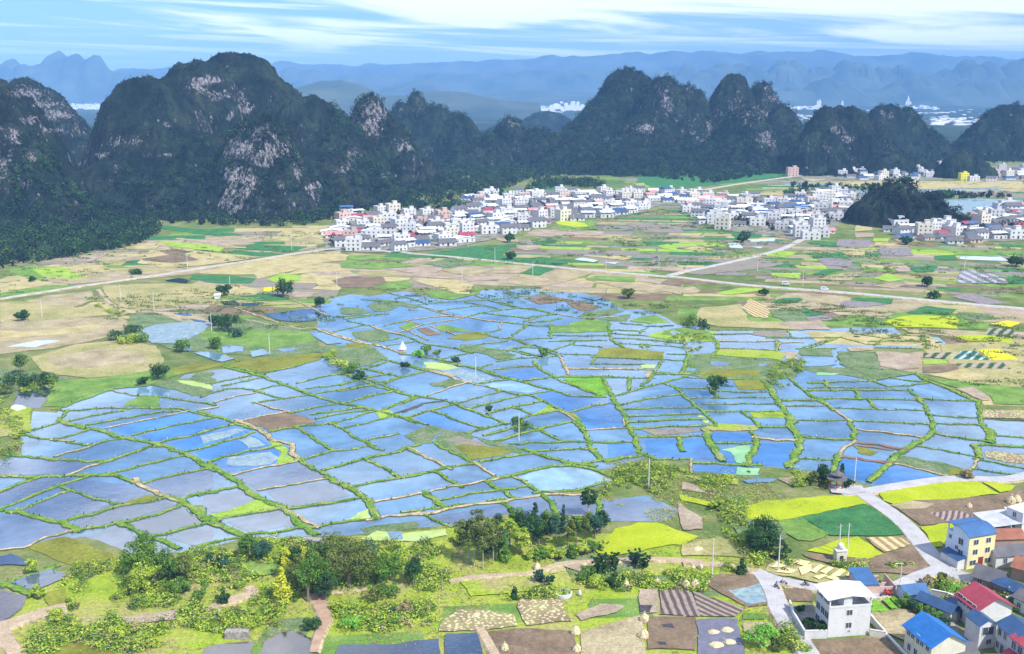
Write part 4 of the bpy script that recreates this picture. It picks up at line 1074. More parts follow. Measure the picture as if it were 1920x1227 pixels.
FD = """
Z4 G 50,310 170,290 330,330 230,370 60,330
Z4 T 230,350 420,335 600,320 720,320 710,360 560,375 400,390 290,380
Z4 g 160,300 350,300 480,350 400,365 230,345
Z4 S 170,290 540,275 640,320 480,325 340,300
Z4 S 0,400 130,360 290,380 250,400 130,415 0,440
Z4 G 0,440 130,415 300,395 420,395 200,440 0,462
Z4 S 790,230 820,205 960,190 1060,205 1200,220 1300,230 1420,240 1300,262 1120,285 900,300 760,275
Z4 T 530,240 700,232 760,240 620,265 530,262
Z4 B 870,208 950,195 1055,210 1010,225 1100,258 940,275 790,262 770,250 930,230
Z4 S 1500,140 1560,90 1860,100 1910,130 1870,160 1700,130 1570,155
Z4 S 1670,70 1870,66 1870,80 1700,85
Z4 P 990,140 1150,155 1290,180 1260,195 1130,170
Z4 D 1380,170 1690,185 1600,215 1280,195
Z4 D 1280,205 1560,225 1400,238 1260,215
Z4 D 870,65 1100,90 1350,120 1200,128 900,90
Z4 g 860,150 1100,170 1240,190 1200,212 950,185
Z4 T 700,335 1100,290 1300,268 1450,252 1870,205 1870,225 1600,250 1350,300 1000,340 760,365
Z4 S 1080,330 1450,250 1860,215 1920,235 1890,262 1780,270 1550,330 1300,340
Z4 S 1550,340 1700,290 1860,290 1940,330 1890,372 1760,400 1680,330
Z4 P 1680,320 1860,318 1870,345 1740,340
Z4 g 1460,365 1550,330 1650,345 1640,370 1540,385
Z4 S 1380,330 1500,320 1540,335 1420,360
Z4 D 1060,340 1200,340 1400,360 1370,385 1180,385 1040,360
Z4 o 560,400 900,385 1180,395 1200,440 1150,480 900,520 700,540 590,470
Z4 S 1200,400 1320,395 1450,430 1420,440 1250,455
Z4 l 1440,410 1540,402 1500,430 1440,430
Z4 P 1590,430 1760,435 1700,460 1600,465
Z4 T 80,500 250,455 500,430 530,470 370,530 90,545
Z4 o 0,490 100,480 420,520 540,500 600,560 400,580 0,610
Z4 T 0,610 330,580 600,570 700,590 690,630 560,690 300,740 30,770 -200,800 -200,620
Z4 S 0,640 100,650 300,640 500,610 580,620 400,660 0,690
Z4 W 40,735 200,700 330,700 200,735
Z4 o 170,790 420,720 640,700 860,730 900,800 880,860 760,890 480,905 250,880
Z4 T 260,790 560,745 780,760 800,820 500,850 300,840
Z4 O 900,870 1000,835 1200,820 1250,832 1000,885
Z4 G 300,920 600,900 900,850 1000,880 800,950 620,965 350,1065 240,1060 300,950
Z4 h 700,550 1000,530 1180,560 1500,600 1700,640 1780,760 1500,790 1000,760 860,720 720,640
Z4 G 1100,640 1400,640 1690,650 1740,700 1500,740 1250,720 1100,690
Z4 D 1310,455 1500,440 1600,475 1440,480
Z4 G 1330,465 1420,460 1440,478 1350,485
Z4 T 860,545 1000,540 1180,570 1160,605 1000,600
Z4 K 1040,580 1150,590 1100,605
Z4 h 0,860 100,862 250,880 400,905 330,925 110,940 60,1000 0,1010 -300,1010 -300,860
Z4 e 20,1070 170,1060 170,1200 0,1227 -200,1227
Z5 G 20,245 50,232 230,230 240,250 100,262
Z5 P 320,275 450,240 510,255 400,280
Z5 D 370,240 600,200 730,180 960,170 880,230 1000,250 1100,240 1250,260 1200,290 900,270 640,240 450,250
Z5 h 440,280 600,245 740,270 600,300
Z5 T 840,130 990,150 960,165 850,150
Z5 P 960,180 1100,175 1090,195 1020,205 970,195
Z5 D 1040,160 1180,145 1170,165 1080,175
Z5 P 1010,110 1080,90 1430,100 1440,120 1100,130
Z5 G 1150,30 1380,40 1400,90 1200,95
Z5 L 1170,30 1340,55 1350,75 1270,75 1180,60
Z5 P 0,330 120,330 150,345 400,330 250,310 480,290 560,310 500,330 700,350 600,360 300,345 0,350
Z5 G 0,270 240,265 420,290 200,310 0,300
Z5 T 540,310 740,290 830,310 720,350 560,320
Z5 T 820,300 900,285 1060,295 980,330 840,330
Z5 T 1080,345 1170,310 1380,325 1280,365 1150,395 1040,400 860,380 880,360 1000,365
Z5 D 980,330 1070,292 1170,305 1080,345
Z5 P 680,360 750,335 860,340 980,340 900,365 700,375
Z5 G 460,430 540,425 700,450 740,410 760,440 620,475 500,465
Z5 S 380,370 450,360 640,370 720,395 700,445 640,440 500,400
Z5 B -50,372 20,350 230,350 260,390 170,410 0,410
Z5 G 170,410 270,380 350,370 400,400 300,430
Z5 T 1360,370 1500,380 1620,385 1800,400 1780,430 1700,440 1500,405
Z5 G 1340,360 1400,345 1620,350 1600,380 1350,368
Z5 P 1620,375 1650,355 1780,365 1740,390
Z5 B 1750,390 1790,370 1870,370 1870,405
Z5 T 1720,420 1870,410 1870,450
Z5 P 1710,310 1790,290 1870,300 1870,325 1800,320
Z5 S 1290,230 1460,235 1590,250 1540,258
Z5 W 1280,255 1320,245 1410,260 1390,270
Z5 W 1430,270 1530,268 1500,280
Z5 G 1500,320 1700,325 1780,340 1600,335
Z5 g 1730,180 1780,170 1850,185 1820,205 1760,195
Z5 y 1560,60 1700,50 1870,80 1870,110 1650,105
Z6 T 0,410 60,400 100,430 60,445 0,440
Z6 g 180,440 330,410 460,415 400,430 250,450
Z6 o 100,520 320,500 360,590 560,600 640,640 400,632 200,625 60,600
Z6 T 360,480 480,480 570,440 700,440 900,460 930,470 850,520 700,530 540,530 450,560 360,510
Z6 d 320,520 370,470 480,520 470,580 380,570
Z6 D 480,495 530,470 640,465 670,480 560,500
Z6 Y 860,490 920,480 1130,500 980,520 870,515
Z6 D 930,465 1150,470 1140,500 920,480
Z6 h 470,530 660,525 700,590 590,600 500,570
Z6 D 660,520 780,555 680,570
Z6 Y 680,570 800,560 850,590 700,590
Z6 P 510,610 580,595 760,590 810,640 640,640
Z6 T 900,520 1000,520 1170,550 1080,580 980,560 850,560 800,540
Z6 G 1510,585 1680,600 1690,640 1510,635
Z6 T 1205,632 1420,640 1680,655 1660,680 1480,680 1240,655
Z6 L 1085,595 1250,560 1505,570 1505,635 1270,625 1180,628
Z6 o 1400,720 1870,700 2200,720 2200,1000 1870,960 1700,950 1500,920
Z6 L 1480,675 1640,668 1820,690 1800,715 1560,700
Z6 l 1690,610 1780,590 1850,600 1800,630
Z6 j 1670,630 1820,640 1810,690 1660,670
Z6 l 1620,750 1730,745 1840,805 1700,810
Z6 w 1470,800 1530,760 1600,755 1690,810
Z6 j 1300,770 1480,765 1440,805 1310,790
Z6 T 1180,530 1290,485 1360,490 1300,520 1220,540
Z6 D 1230,550 1330,510 1500,530 1460,560
Z6 h 1500,545 1640,550 1750,580 1560,590
Z6 T 1070,790 1310,760 1310,800 1120,840 1060,810
Z6 T 900,740 1050,735 1040,755 920,760
Z6 P 1060,760 1300,770 1290,850 1200,865 1080,840
Z6 h 850,760 1060,765 1080,850 1300,880 1060,915 960,870 860,830
Z6 g 1310,810 1440,805 1450,830 1320,835
Z6 B 1310,840 1500,830 1520,870 1320,880
Z6 j 1480,830 1760,820 1800,860 1550,850
Z6 S 1350,890 1560,855 1650,895 1480,915
Z6 G 1340,910 1500,920 1870,960 2300,970 2300,1060 1700,1050 1680,1000 1500,960
Z6 P 1500,965 1590,955 1680,1010 1680,1030 1640,1030
Z6 p 1640,1080 1870,1085 2200,1090 2200,1140 1870,1130 1640,1125
Z6 Y 740,250 830,245 930,265 920,295 780,285
Z6 Y 850,145 1030,150 1020,190 840,185
Z6 Y 1060,195 1250,190 1260,235 1090,235
Z6 D 680,165 720,152 850,160 820,185
Z6 D 270,110 430,105 430,135 290,140
Z6 S 430,110 540,110 580,125 440,130
Z6 T 660,205 700,185 800,190 780,210
Z6 S 870,215 900,200 1000,205 990,230 900,232
Z6 y 0,330 400,240 560,280 400,310 100,340
Z6 g 430,235 520,205 640,215 560,245
Z6 g 470,330 660,330 640,360 500,350
Z6 D 710,340 800,305 880,310 780,340
Z6 T 870,330 990,325 920,370 740,365
Z6 g 1040,360 1120,330 1220,365 1130,380
Z6 T 1040,400 1140,385 1230,395 1150,415
Z6 P 1150,300 1230,290 1260,320 1180,325
Z6 D 1240,295 1390,290 1380,325 1270,325
Z6 Y 1470,460 1540,440 1630,455 1790,500 1640,500
Z6 x 1505,385 1510,330 1560,310 1770,350 1770,385
Z6 D 1780,350 1870,350 2100,360 2100,395 1790,390
Z6 D 1370,235 1490,230 1510,260 1390,260
Z6 W 1510,240 1740,240 1790,265 1520,255
Z6 G 1480,210 1700,215 1750,240 1500,230
Z6 g 1740,225 1850,235 1830,250
Z6 S 1050,160 1170,165 1260,185 1050,180
Z6 g 1040,140 1130,140 1120,160 1040,155
Z6 P 1130,135 1270,135 1300,160 1180,160
Z6 P 940,110 1040,110 1050,130 950,135
Z6 S 950,70 1020,60 1040,95 940,100
Z6 Y 300,85 460,75 560,80 560,105 440,100 300,95
Z6 W 350,145 500,140 510,155 370,160
Z6 W 250,165 310,165 330,195 260,190
Z6 W 370,185 440,185 430,195
Z6 S 0,195 100,185 180,200 100,210
Z3 S 800,1000 1100,990 1500,995 1870,990 1870,1040 1700,1030 1300,1040 900,1020
Z3 a 1400,1100 1600,1090 1870,1100 1870,1180 1500,1170
Z3 S 650,975 800,960 830,985 700,995
Z3 D -250,950 0,930 560,930 570,965 300,1000 0,1035 -250,1030
V3 e 800,110 930,100 1010,150 900,165
V3 G 500,180 900,150 1300,170 1400,200 700,240
V3 T 300,390 301,390 301,391
P3 B 1130,430 1300,400 1700,375 1840,330 2000,330 2000,560 1750,560 1580,520 1350,530 1280,535 1190,470
P3 T 1120,428 1240,405 1360,420 1300,450 1180,450
P3 u 1330,470 1500,460 1575,495 1440,525
P3 L 330,445 340,430 440,405 700,385 960,368 1000,415 840,450 620,495 400,520 340,500
P3 L 1065,360 1170,335 1430,300 1590,300 1700,365 1690,370 1450,395 1250,405 1130,425 1080,405
P3 L 1610,301 1700,308 1790,325 1760,350 1712,362
P3 D 640,490 980,420 1060,450 1225,585 1100,595 800,590 700,530
P3 G 510,510 640,490 790,585 700,620 620,620 560,580
P3 L 1290,545 1440,525 1560,520 1570,550 1430,600 1400,650 1350,655
P3 B 640,690 850,700 1000,720 1090,690 1260,640 1350,760 1340,785 1200,800 960,790 700,720
P3 L 670,675 830,620 940,597 1080,690 1000,720 850,705
P3 d 980,605 1150,600 1230,640 1080,685
P3 o 440,780 520,710 640,720 940,800 920,860 800,860 500,800
P3 B 100,840 200,800 400,800 450,860 465,970 340,980 200,900
P3 a 250,890 430,850 450,950 350,970
P3 s 0,885 40,888 70,960 90,1030 0,1030
P3 t 60,890 130,920 345,985 280,1030 90,1030 70,960
P3 k 75,1045 290,1040 340,1240 85,1240
P3 T 330,1060 480,1060 500,1110 420,1150 320,1110
P3 G 320,1010 450,1010 440,1045 330,1045
P3 B 540,890 620,870 700,885 700,950 580,950 540,920
P3 T 1010,1010 1200,990 1260,1020 1200,1160 1120,1130 1020,1060
P3 B 660,1160 980,1145 1100,1150 1190,1240 690,1240
P3 P 0,300 180,340 170,375 0,345
P3 L -20,365 210,430 170,440 0,405
P3 e 10,265 300,290 300,320 100,305
P3 P 520,285 600,280 710,295 700,320 600,330
P3 P -30,410 110,500 100,560 0,560
P3 o 0,640 200,600 400,680 380,720 200,700 0,700
P3 h 230,380 330,360 340,500 520,520 560,600 420,700 330,640 250,520
P3 G 1380,840 1600,850 1820,900 1830,930 1600,900 1400,880
P2 L 1365,660 1480,560 1600,520 1700,525 1839,570 1920,595 1860,640 1700,650 1600,680 1480,700 1390,690
P2 e 200,640 590,620 590,790 450,760 250,690
P2 m 100,610 200,570 330,580 560,560 570,590 430,625 180,625
P2 S 1120,780 1190,750 1210,780 1120,800
P2 e 1110,810 1210,785 1280,880 1130,890
P2 e 640,840 900,820 1100,800 1110,870 940,900 700,920
P2 p 960,940 1000,920 1190,930 1200,1000 1240,1050 1000,1075 950,980
P2 p 525,1110 560,1040 640,990 800,995 930,1020 955,1080 740,1105
P2 B 780,1110 1000,1090 1240,1110 1280,1240 820,1240
P2 T 1290,1110 1620,1020 1640,1240 1290,1240
P2 B 1650,1030 1910,1030 1910,1210 1650,1200
P2 K 1720,1070 1780,1065 1800,1095 1730,1090
P2 K 1710,1165 1750,1165 1755,1185 1710,1185
P2 P 1260,1020 1400,960 1530,970 1480,1010 1290,1050
P2 P 1600,880 1700,880 1700,1010 1610,1010
P2 K 1610,970 1670,968 1660,1010 1608,1008
P2 s 1715,880 1841,885 1841,1020 1715,1020
P2 T 590,1150 640,1150 665,1240 590,1240
P2 T 655,1145 710,1150 750,1240 690,1240
P2 M 0,1188 210,1184 205,1240 0,1240
P2 M 400,1165 520,1150 520,1240 460,1240
P2 P 1140,735 1250,735 1290,750 1290,790 1210,760
P1 P 650,1030 900,1000 1200,990 1180,1040 900,1050 680,1070
P1 o 930,700 1240,680 1210,720 1000,760
P1 O 160,1190 400,1150 650,1240 150,1260
P1 O 230,900 350,880 370,960 260,980
P1 G 1270,740 1500,720 1480,800 1250,830
""".strip().split('\n')
for ln in FD:
    fr, k, pts = ln.split(' ', 2)
    if '301,390' in pts: continue
    poly('field', fr, pts, FM[k], 0.10, amp=0.55)

# ponds apart from the wetland
for fr, m, pts in [
 ('Z4','a',"770,640 850,615 1000,600 1180,600 1100,660 1040,690 960,715 830,715 800,680"),
 ('Z4','q',"1060,768 1130,762 1200,775 1290,800 1220,818 1150,800"),
 ('Z4','q',"1210,740 1260,727 1330,735 1330,760 1230,770"),('Z4','q',"1370,760 1440,748 1480,775 1380,792"),
 ('Z4','q',"960,730 1020,715 1060,740 1040,758 980,750"),
 ('Z4','q',"1690,652 1760,665 1870,690 1870,715 1790,722 1740,690"),('Z4','q',"1520,750 1600,740 1640,750 1560,765"),
 ('Z4','k',"1210,488 1290,480 1310,505 1230,505"),('Z4','k',"1320,498 1450,490 1400,512 1330,515"),
 ('Z4','k',"1440,555 1560,545 1640,530 1700,525 1760,560 1730,590 1620,600 1520,585"),('Z4','q',"1690,555 1745,560 1740,585 1690,580"),
 ('Z4','k',"900,372 980,358 1050,372 1020,386"),('Z4','k',"1030,582 1150,588 1120,605"),('Z4','k',"950,552 1030,548 1060,562 970,568"),
 ('K','q',"1600,445 1700,435 1790,455 1750,475"),('K','q',"690,175 830,165 910,190 830,210"),
 ('E','q',"-80,10 200,0 240,25 100,40 -60,45"),
 ('Z6','q',"655,790 830,792 850,805 820,828 740,832 660,815"),
 ('F','n',"100,1110 300,1030 460,985 590,1030 570,1070 440,1130 330,1170 240,1170"),
 ('F','z',"-600,1130 0,1160 120,1200 240,1235 200,1340 100,1420 -100,1500 -700,1600"),
 ('F','k',"-60,880 40,870 100,850 250,920 230,960 0,950"),
 ('P1','z',"1120,1195 1200,1175 1370,1165 1340,1250 1040,1280"),('P1','z',"1385,1260 1430,1160 1530,1112 1620,1112 1690,1160 1690,1200 1660,1260"),
 ('P2','k',"560,1125 730,1118 775,1260 550,1260"),('P2','q',"250,575 325,570 330,615 270,620"),
 ('P2','k',"0,1185 260,1180 520,1150 530,1270 -60,1270"),
 ('H','q',"1510,590 1680,560 1740,600 1700,650 1540,640"),
 ('L','q',"-240,310 20,280 150,270 130,300 0,310"),
 ('P3','q',"325,295 420,283 510,287 480,305 350,310"),
 ('Z6','q',"520,950 521,951 522,950"),
]:
    if '521,951' in pts: continue
    poly('water', fr, pts, WM.get(m) or FM[m], 0.10, amp=0.4)

# ---------------------------------------------------------------- roads and paths
M_road = noisy('concrete_lane', [(0.34,0.33,0.32),(0.42,0.41,0.395),(0.48,0.47,0.45)], 0.25, scale2=2.0, amt2=0.12)
M_path = noisy('earth_path', [(0.36,0.27,0.17),(0.52,0.41,0.27)], 0.4, scale2=2.0)
M_gravel = noisy('village_ground', [(0.10,0.14,0.06),(0.22,0.21,0.15),(0.36,0.34,0.30)], 0.12, scale2=1.6)
NR = [0]
def smooth_line(P, n=3):
    P = [np.array(p, float) for p in P]
    for _ in range(n):
        Q = [P[0]]
        for a, b in zip(P[:-1], P[1:]): Q += [a * .75 + b * .25, a * .25 + b * .75]
        Q.append(P[-1]); P = Q
    return np.array(P)
def road(fr, pts, w_, m, name='road', kerb=0.0, z=0.5):
    NR[0] += 1; z += 0.006 * NR[0]
    Q = smooth_line(cv(fr, pts)); T = np.gradient(Q, axis=0); T /= np.linalg.norm(T, axis=1)[:, None] + 1e-9
    Nn = np.stack([-T[:, 1], T[:, 0]], -1); n = len(Q)
    ws = np.linspace(w_[0], w_[1], n)[:, None] if isinstance(w_, tuple) else w_
    L = Q + Nn * ws / 2; Rr = Q - Nn * ws / 2; L2 = Q + Nn * (ws / 2 + .6); R2 = Q - Nn * (ws / 2 + .6)
    V = np.concatenate([np.c_[L2, np.full(n, 0.0)], np.c_[L, np.full(n, z)], np.c_[Rr, np.full(n, z)], np.c_[R2, np.full(n, 0.0)]])
    f = []; mi = []
    for i in range(n - 1):
        for k in range(3): f.append((k * n + i, (k + 1) * n + i, (k + 1) * n + i + 1, k * n + i + 1)); mi.append(0 if k == 1 else 1)
    o = mesh(name, V, f, [m, M_dt], mi); return struct(o)
road('Z4', "-100,500 0,470 240,435 420,405 700,365 850,345 1000,320 1250,282 1450,250 1700,210 1870,192 2000,200 2150,215", 3.6, M_road)
road('Z5', "330,215 400,225 600,240 900,270 1150,295 1400,320 1790,350 1870,355 2150,390 2470,418 2800,440 3100,470 3740,528 4200,560", (3.0, 5.5), M_road)
road('Z6', "650,145 560,195 400,240 200,285 0,325 -80,345", (4.5, 4), M_road)
road('Z3', "-60,1080 0,1062 300,1010 560,975 640,965", 5, M_road)
road('P3', "2000,240 1839,270 1760,292 1600,288 1430,285 1200,318 1050,345 960,360 850,365", 4.2, M_road, z=0.42)
road('P3', "950,355 1010,395 1080,440 1200,530 1290,640 1350,720 1400,770 1500,815 1600,840", 5.0, M_road, z=0.42)
road('P3', "1560,825 1650,850 1760,885 1900,925", 3.0, M_road, z=0.42)
road('P3', "1410,765 1330,790 1250,820 1150,870 1060,910 960,925 860,910 700,870 560,845 480,825 390,785", 3.6, M_road, z=0.42)
road('P3', "430,800 465,850 500,920 520,1000 580,1090 640,1170 720,1300", 4.4, M_road, z=0.42)
road('P3', "1180,880 1230,900 1300,960 1400,1010 1440,1080 1500,1150 1560,1260", 2.6, M_gravel, z=0.45)
road('P1', "-200,1130 0,1085 120,1050 230,1010 360,980", 4.2, M_path, 'path', z=0.40)
road('P1', "0,1090 20,1150 60,1190 110,1260", 3.0, M_path, 'path', z=0.40)
road('P2', "580,840 700,820 850,805 1000,805 1100,770 1200,740 1330,735 1500,725 1700,720 1839,725 1950,735", (1.4, 1.8), M_path, 'path', z=0.40)
road('P1', "1705,905 1720,960 1740,1010 1760,1050 1720,1120 1690,1227", (3.2, 1.6), noisy('red_earth', [(0.33,0.20,0.13),(0.45,0.33,0.22)], .5), 'path', z=0.40)
road('P1', "1705,905 1800,890 1900,885 2000,870", 1.2, M_path, 'path', z=0.40)
road('P1', "1190,960 1280,920 1400,910", 2.4, M_path, 'path', z=0.40)
road('P1', "1340,870 1370,900 1300,930 1190,960 1060,1020", 2.0, M_path, 'path', z=0.40)
road('Z4', "540,420 560,450 600,500 700,540 860,545 1000,570 1180,600", 1.6, M_path, 'path', z=0.40)
road('Z4', "970,140 1130,155 1250,180 1300,190 1350,190", 2.6, M_path, 'path', z=0.40)
road('Z4', "0,600 60,570 100,560 150,600", 1.5, M_path, 'path', z=0.40)
road('P3', "0,745 120,740 300,760 400,790", 1.4, M_path, 'path', z=0.40)
road('P2', "745,1095 780,1150 840,1260", 1.8, M_path, 'path', z=0.40)
poly('pavement', 'P3', "795,345 830,330 960,325 990,360 900,375 800,365", M_road, 0.30, amp=0.1)
poly('village_ground', 'X', "607,470 612,430 640,405 800,395 900,362 1100,366 1280,358 1330,372 1330,385 1240,385 1180,405 1050,415 930,448 850,466 760,474 690,474", M_gravel, 0.08, amp=0.6)
poly('village_ground', 'X', "1280,372 1400,372 1500,372 1560,358 1620,368 1600,400 1570,425 1560,440 1490,450 1340,430 1290,402", M_gravel, 0.08, amp=0.6)
poly('village_ground', 'X', "1640,410 1780,410 1840,390 1990,385 1990,448 1790,458 1690,448", M_gravel, 0.08, amp=0.6)
poly('village_ground', 'X', "1480,332 1490,322 1600,310 1760,318 1770,338 1640,340 1520,336", M_gravel, 0.08, amp=0.6)
poly('village_ground', 'X', "1840,340 1860,312 2000,310 2000,342", M_gravel, 0.08, amp=0.6)
# ================================================================ HOUSES
def wallm(name, c, dirt=0.12):
    return noisy(name, [tuple(v * (1 - dirt) for v in c), c, tuple(min(.92, v * 1.04) for v in c)], 0.5, scale2=1.5, amt2=0.08, sc=(1, 1, 0.4))
def roofm(name, c, period=0.9, rough=0.5):
    def b(t, p):
        co = N(t, 'ShaderNodeTexCoord').outputs['Object']
        s = N(t, 'ShaderNodeSeparateXYZ'); t.links.new(co, s.inputs[0])
        fr = math_(t, 'FRACT', math_(t, 'DIVIDE', s.outputs[0], period))
        f = ramp(t, [(0.0, 0.80), (0.12, 1.0), (0.9, 1.0), (1.0, 0.85)], fr)
        n = tex(t, scale=0.35, detail=5, vec=co, rough=0.65).outputs['Fac']
        cc_ = mix(t, 1.0, c, ramp(t, [(0.3, 0.72), (0.6, 1.08)], n), 'MULTIPLY')
        cc_ = mix(t, 1.0, cc_, f, 'MULTIPLY')
        t.links.new(cc_, p.inputs['Base Color'])
    return mat(name, c, rough, 0.4, b)
WALL = {'white': wallm('white_render', (0.60,0.595,0.57)), 'cream': wallm('cream_render', (0.62,0.58,0.47)), 'yellow': wallm('yellow_render', (0.70,0.61,0.31)),
        'pink': wallm('pink_brick', (0.56,0.40,0.34), .2), 'brick': wallm('brown_brick', (0.34,0.235,0.19), .25), 'blue': wallm('bluish_shade_render', (0.62,0.72,0.80)),
        'grey': wallm('grey_block', (0.42,0.41,0.39), .2), 'lemon': wallm('bright_yellow_render', (0.80,0.72,0.06))}
ROOF = {'blue': roofm('blue_metal_sheet', (0.045,0.125,0.27)), 'navy': roofm('navy_metal_sheet', (0.035,0.085,0.18)), 'royal': roofm('royal_blue_metal_sheet', (0.02,0.15,0.43)),
        'red': roofm('red_metal_sheet', (0.36,0.05,0.07)), 'tile': roofm('dark_grey_tile', (0.13,0.125,0.13), 0.45, .9), 'white': roofm('white_metal_sheet', (0.72,0.75,0.76)),
        'rust': roofm('rust_tile', (0.30,0.12,0.07), .45, .9), 'slab': noisy('flat_concrete', [(0.40,0.39,0.37),(0.52,0.51,0.49),(0.60,0.59,0.57)], 0.3, scale2=1.5),
        'pink': roofm('pink_tile', (0.50,0.24,0.22), .45, .9), 'grey': roofm('grey_metal_sheet', (0.45,0.46,0.48))}
def glass_b(t, p): p.inputs['IOR'].default_value = 1.5
M_glass = mat('window_glass', (0.06, 0.07, 0.08), 0.12, 0.6, glass_b)
M_frame = mat('window_frame', (0.55, 0.56, 0.56), 0.6)
M_door = mat('red_door', (0.22, 0.03, 0.03), 0.6)
M_doord = mat('dark_door', (0.05, 0.045, 0.045), 0.6)
M_cap = wallm('parapet_cap', (0.66, 0.65, 0.62))
WINM = {}
def winmesh(w, h, frame=True):
    k = (w, h, frame)
    if k not in WINM:
        b = MB(); b.box(-w / 2, w / 2, -0.035, 0.02, 0, h, 0)
        if frame:
            t = 0.09
            b.box(-w/2 - t, w/2 + t, -0.07, 0.02, -t, 0, 1); b.box(-w/2 - t, w/2 + t, -0.07, 0.02, h, h + t, 1)
            b.box(-w/2 - t, -w/2, -0.07, 0.02, 0, h, 1); b.box(w/2, w/2 + t, -0.07, 0.02, 0, h, 1)
            b.box(-0.035, 0.035, -0.06, -0.036, 0, h, 1)
        WINM[k] = b.build('window', [M_glass, M_frame], link=False)
    return WINM[k]
def put(me, name, parent, loc, rz=0):
    o = bpy.data.objects.new(name, me); C.objects.link(o); o.parent = parent; o.location = loc; o.rotation_euler = (0, 0, rz); return o
def win(parent, side, s, z, w_, d_, ww=1.5, hh=1.4, frame=True, name='window'):
    "side f front(-y) l left r right b back; s along the wall from its centre"
    me = winmesh(ww, hh, frame)
    loc, rz = {'f': ((s, -d_ / 2, z), 0), 'b': ((-s, d_ / 2, z), math.pi), 'l': ((-w_ / 2, -s, z), -math.pi / 2), 'r': ((w_ / 2, s, z), math.pi / 2)}[side]
    return put(me, name, parent, loc, rz)
def gable(parent, w, d, z, rise, roof, wallmat, axis='x', ov=0.5, th=0.14, name='roof', x=0, y=0):
    "ridge along axis; gable triangle walls below"
    b = MB(); G = []
    if axis == 'x':
        L = w / 2 + ov; D = d / 2 + ov; zz = z - rise * ov / (d / 2)
        b.slab([(-L + x, -D + y, zz), (L + x, -D + y, zz), (L + x, y, z + rise), (-L + x, y, z + rise)], th)
        b.slab([(-L + x, y, z + rise), (L + x, y, z + rise), (L + x, D + y, zz), (-L + x, D + y, zz)], th)
        for sx in (-1, 1):
            xa = sx * (w / 2 - 0.01) + x; g = MB(); G.append(g); g.add([(xa, -d/2 + y, z - .05), (xa, d/2 + y, z - .05), (xa, y, z + rise - th * 1.1), (xa - sx*.2, -d/2 + y, z - .05), (xa - sx*.2, d/2 + y, z - .05), (xa - sx*.2, y, z + rise - th*1.1)],
                [(0,1,2),(5,4,3),(0,3,4,1),(1,4,5,2),(2,5,3,0)])
    else:
        L = d / 2 + ov; D = w / 2 + ov; zz = z - rise * ov / (w / 2)
        b.slab([(-D + x, -L + y, zz), (x, -L + y, z + rise), (x, L + y, z + rise), (-D + x, L + y, zz)], th)
        b.slab([(x, -L + y, z + rise), (D + x, -L + y, zz), (D + x, L + y, zz), (x, L + y, z + rise)], th)
        for sy in (-1, 1):
            ya = sy * (d / 2 - 0.01) + y; g = MB(); G.append(g); g.add([(-w/2 + x, ya, z - .05), (w/2 + x, ya, z - .05), (x, ya, z + rise - th*1.1), (-w/2 + x, ya - sy*.2, z - .05), (w/2 + x, ya - sy*.2, z - .05), (x, ya - sy*.2, z + rise - th*1.1)],
                [(0,1,2),(5,4,3),(0,3,4,1),(1,4,5,2),(2,5,3,0)])
    r = b.build(name, roof, parent)
    for g in G: g.build('gable_wall', wallmat, parent)
    return r
SH = 2.9
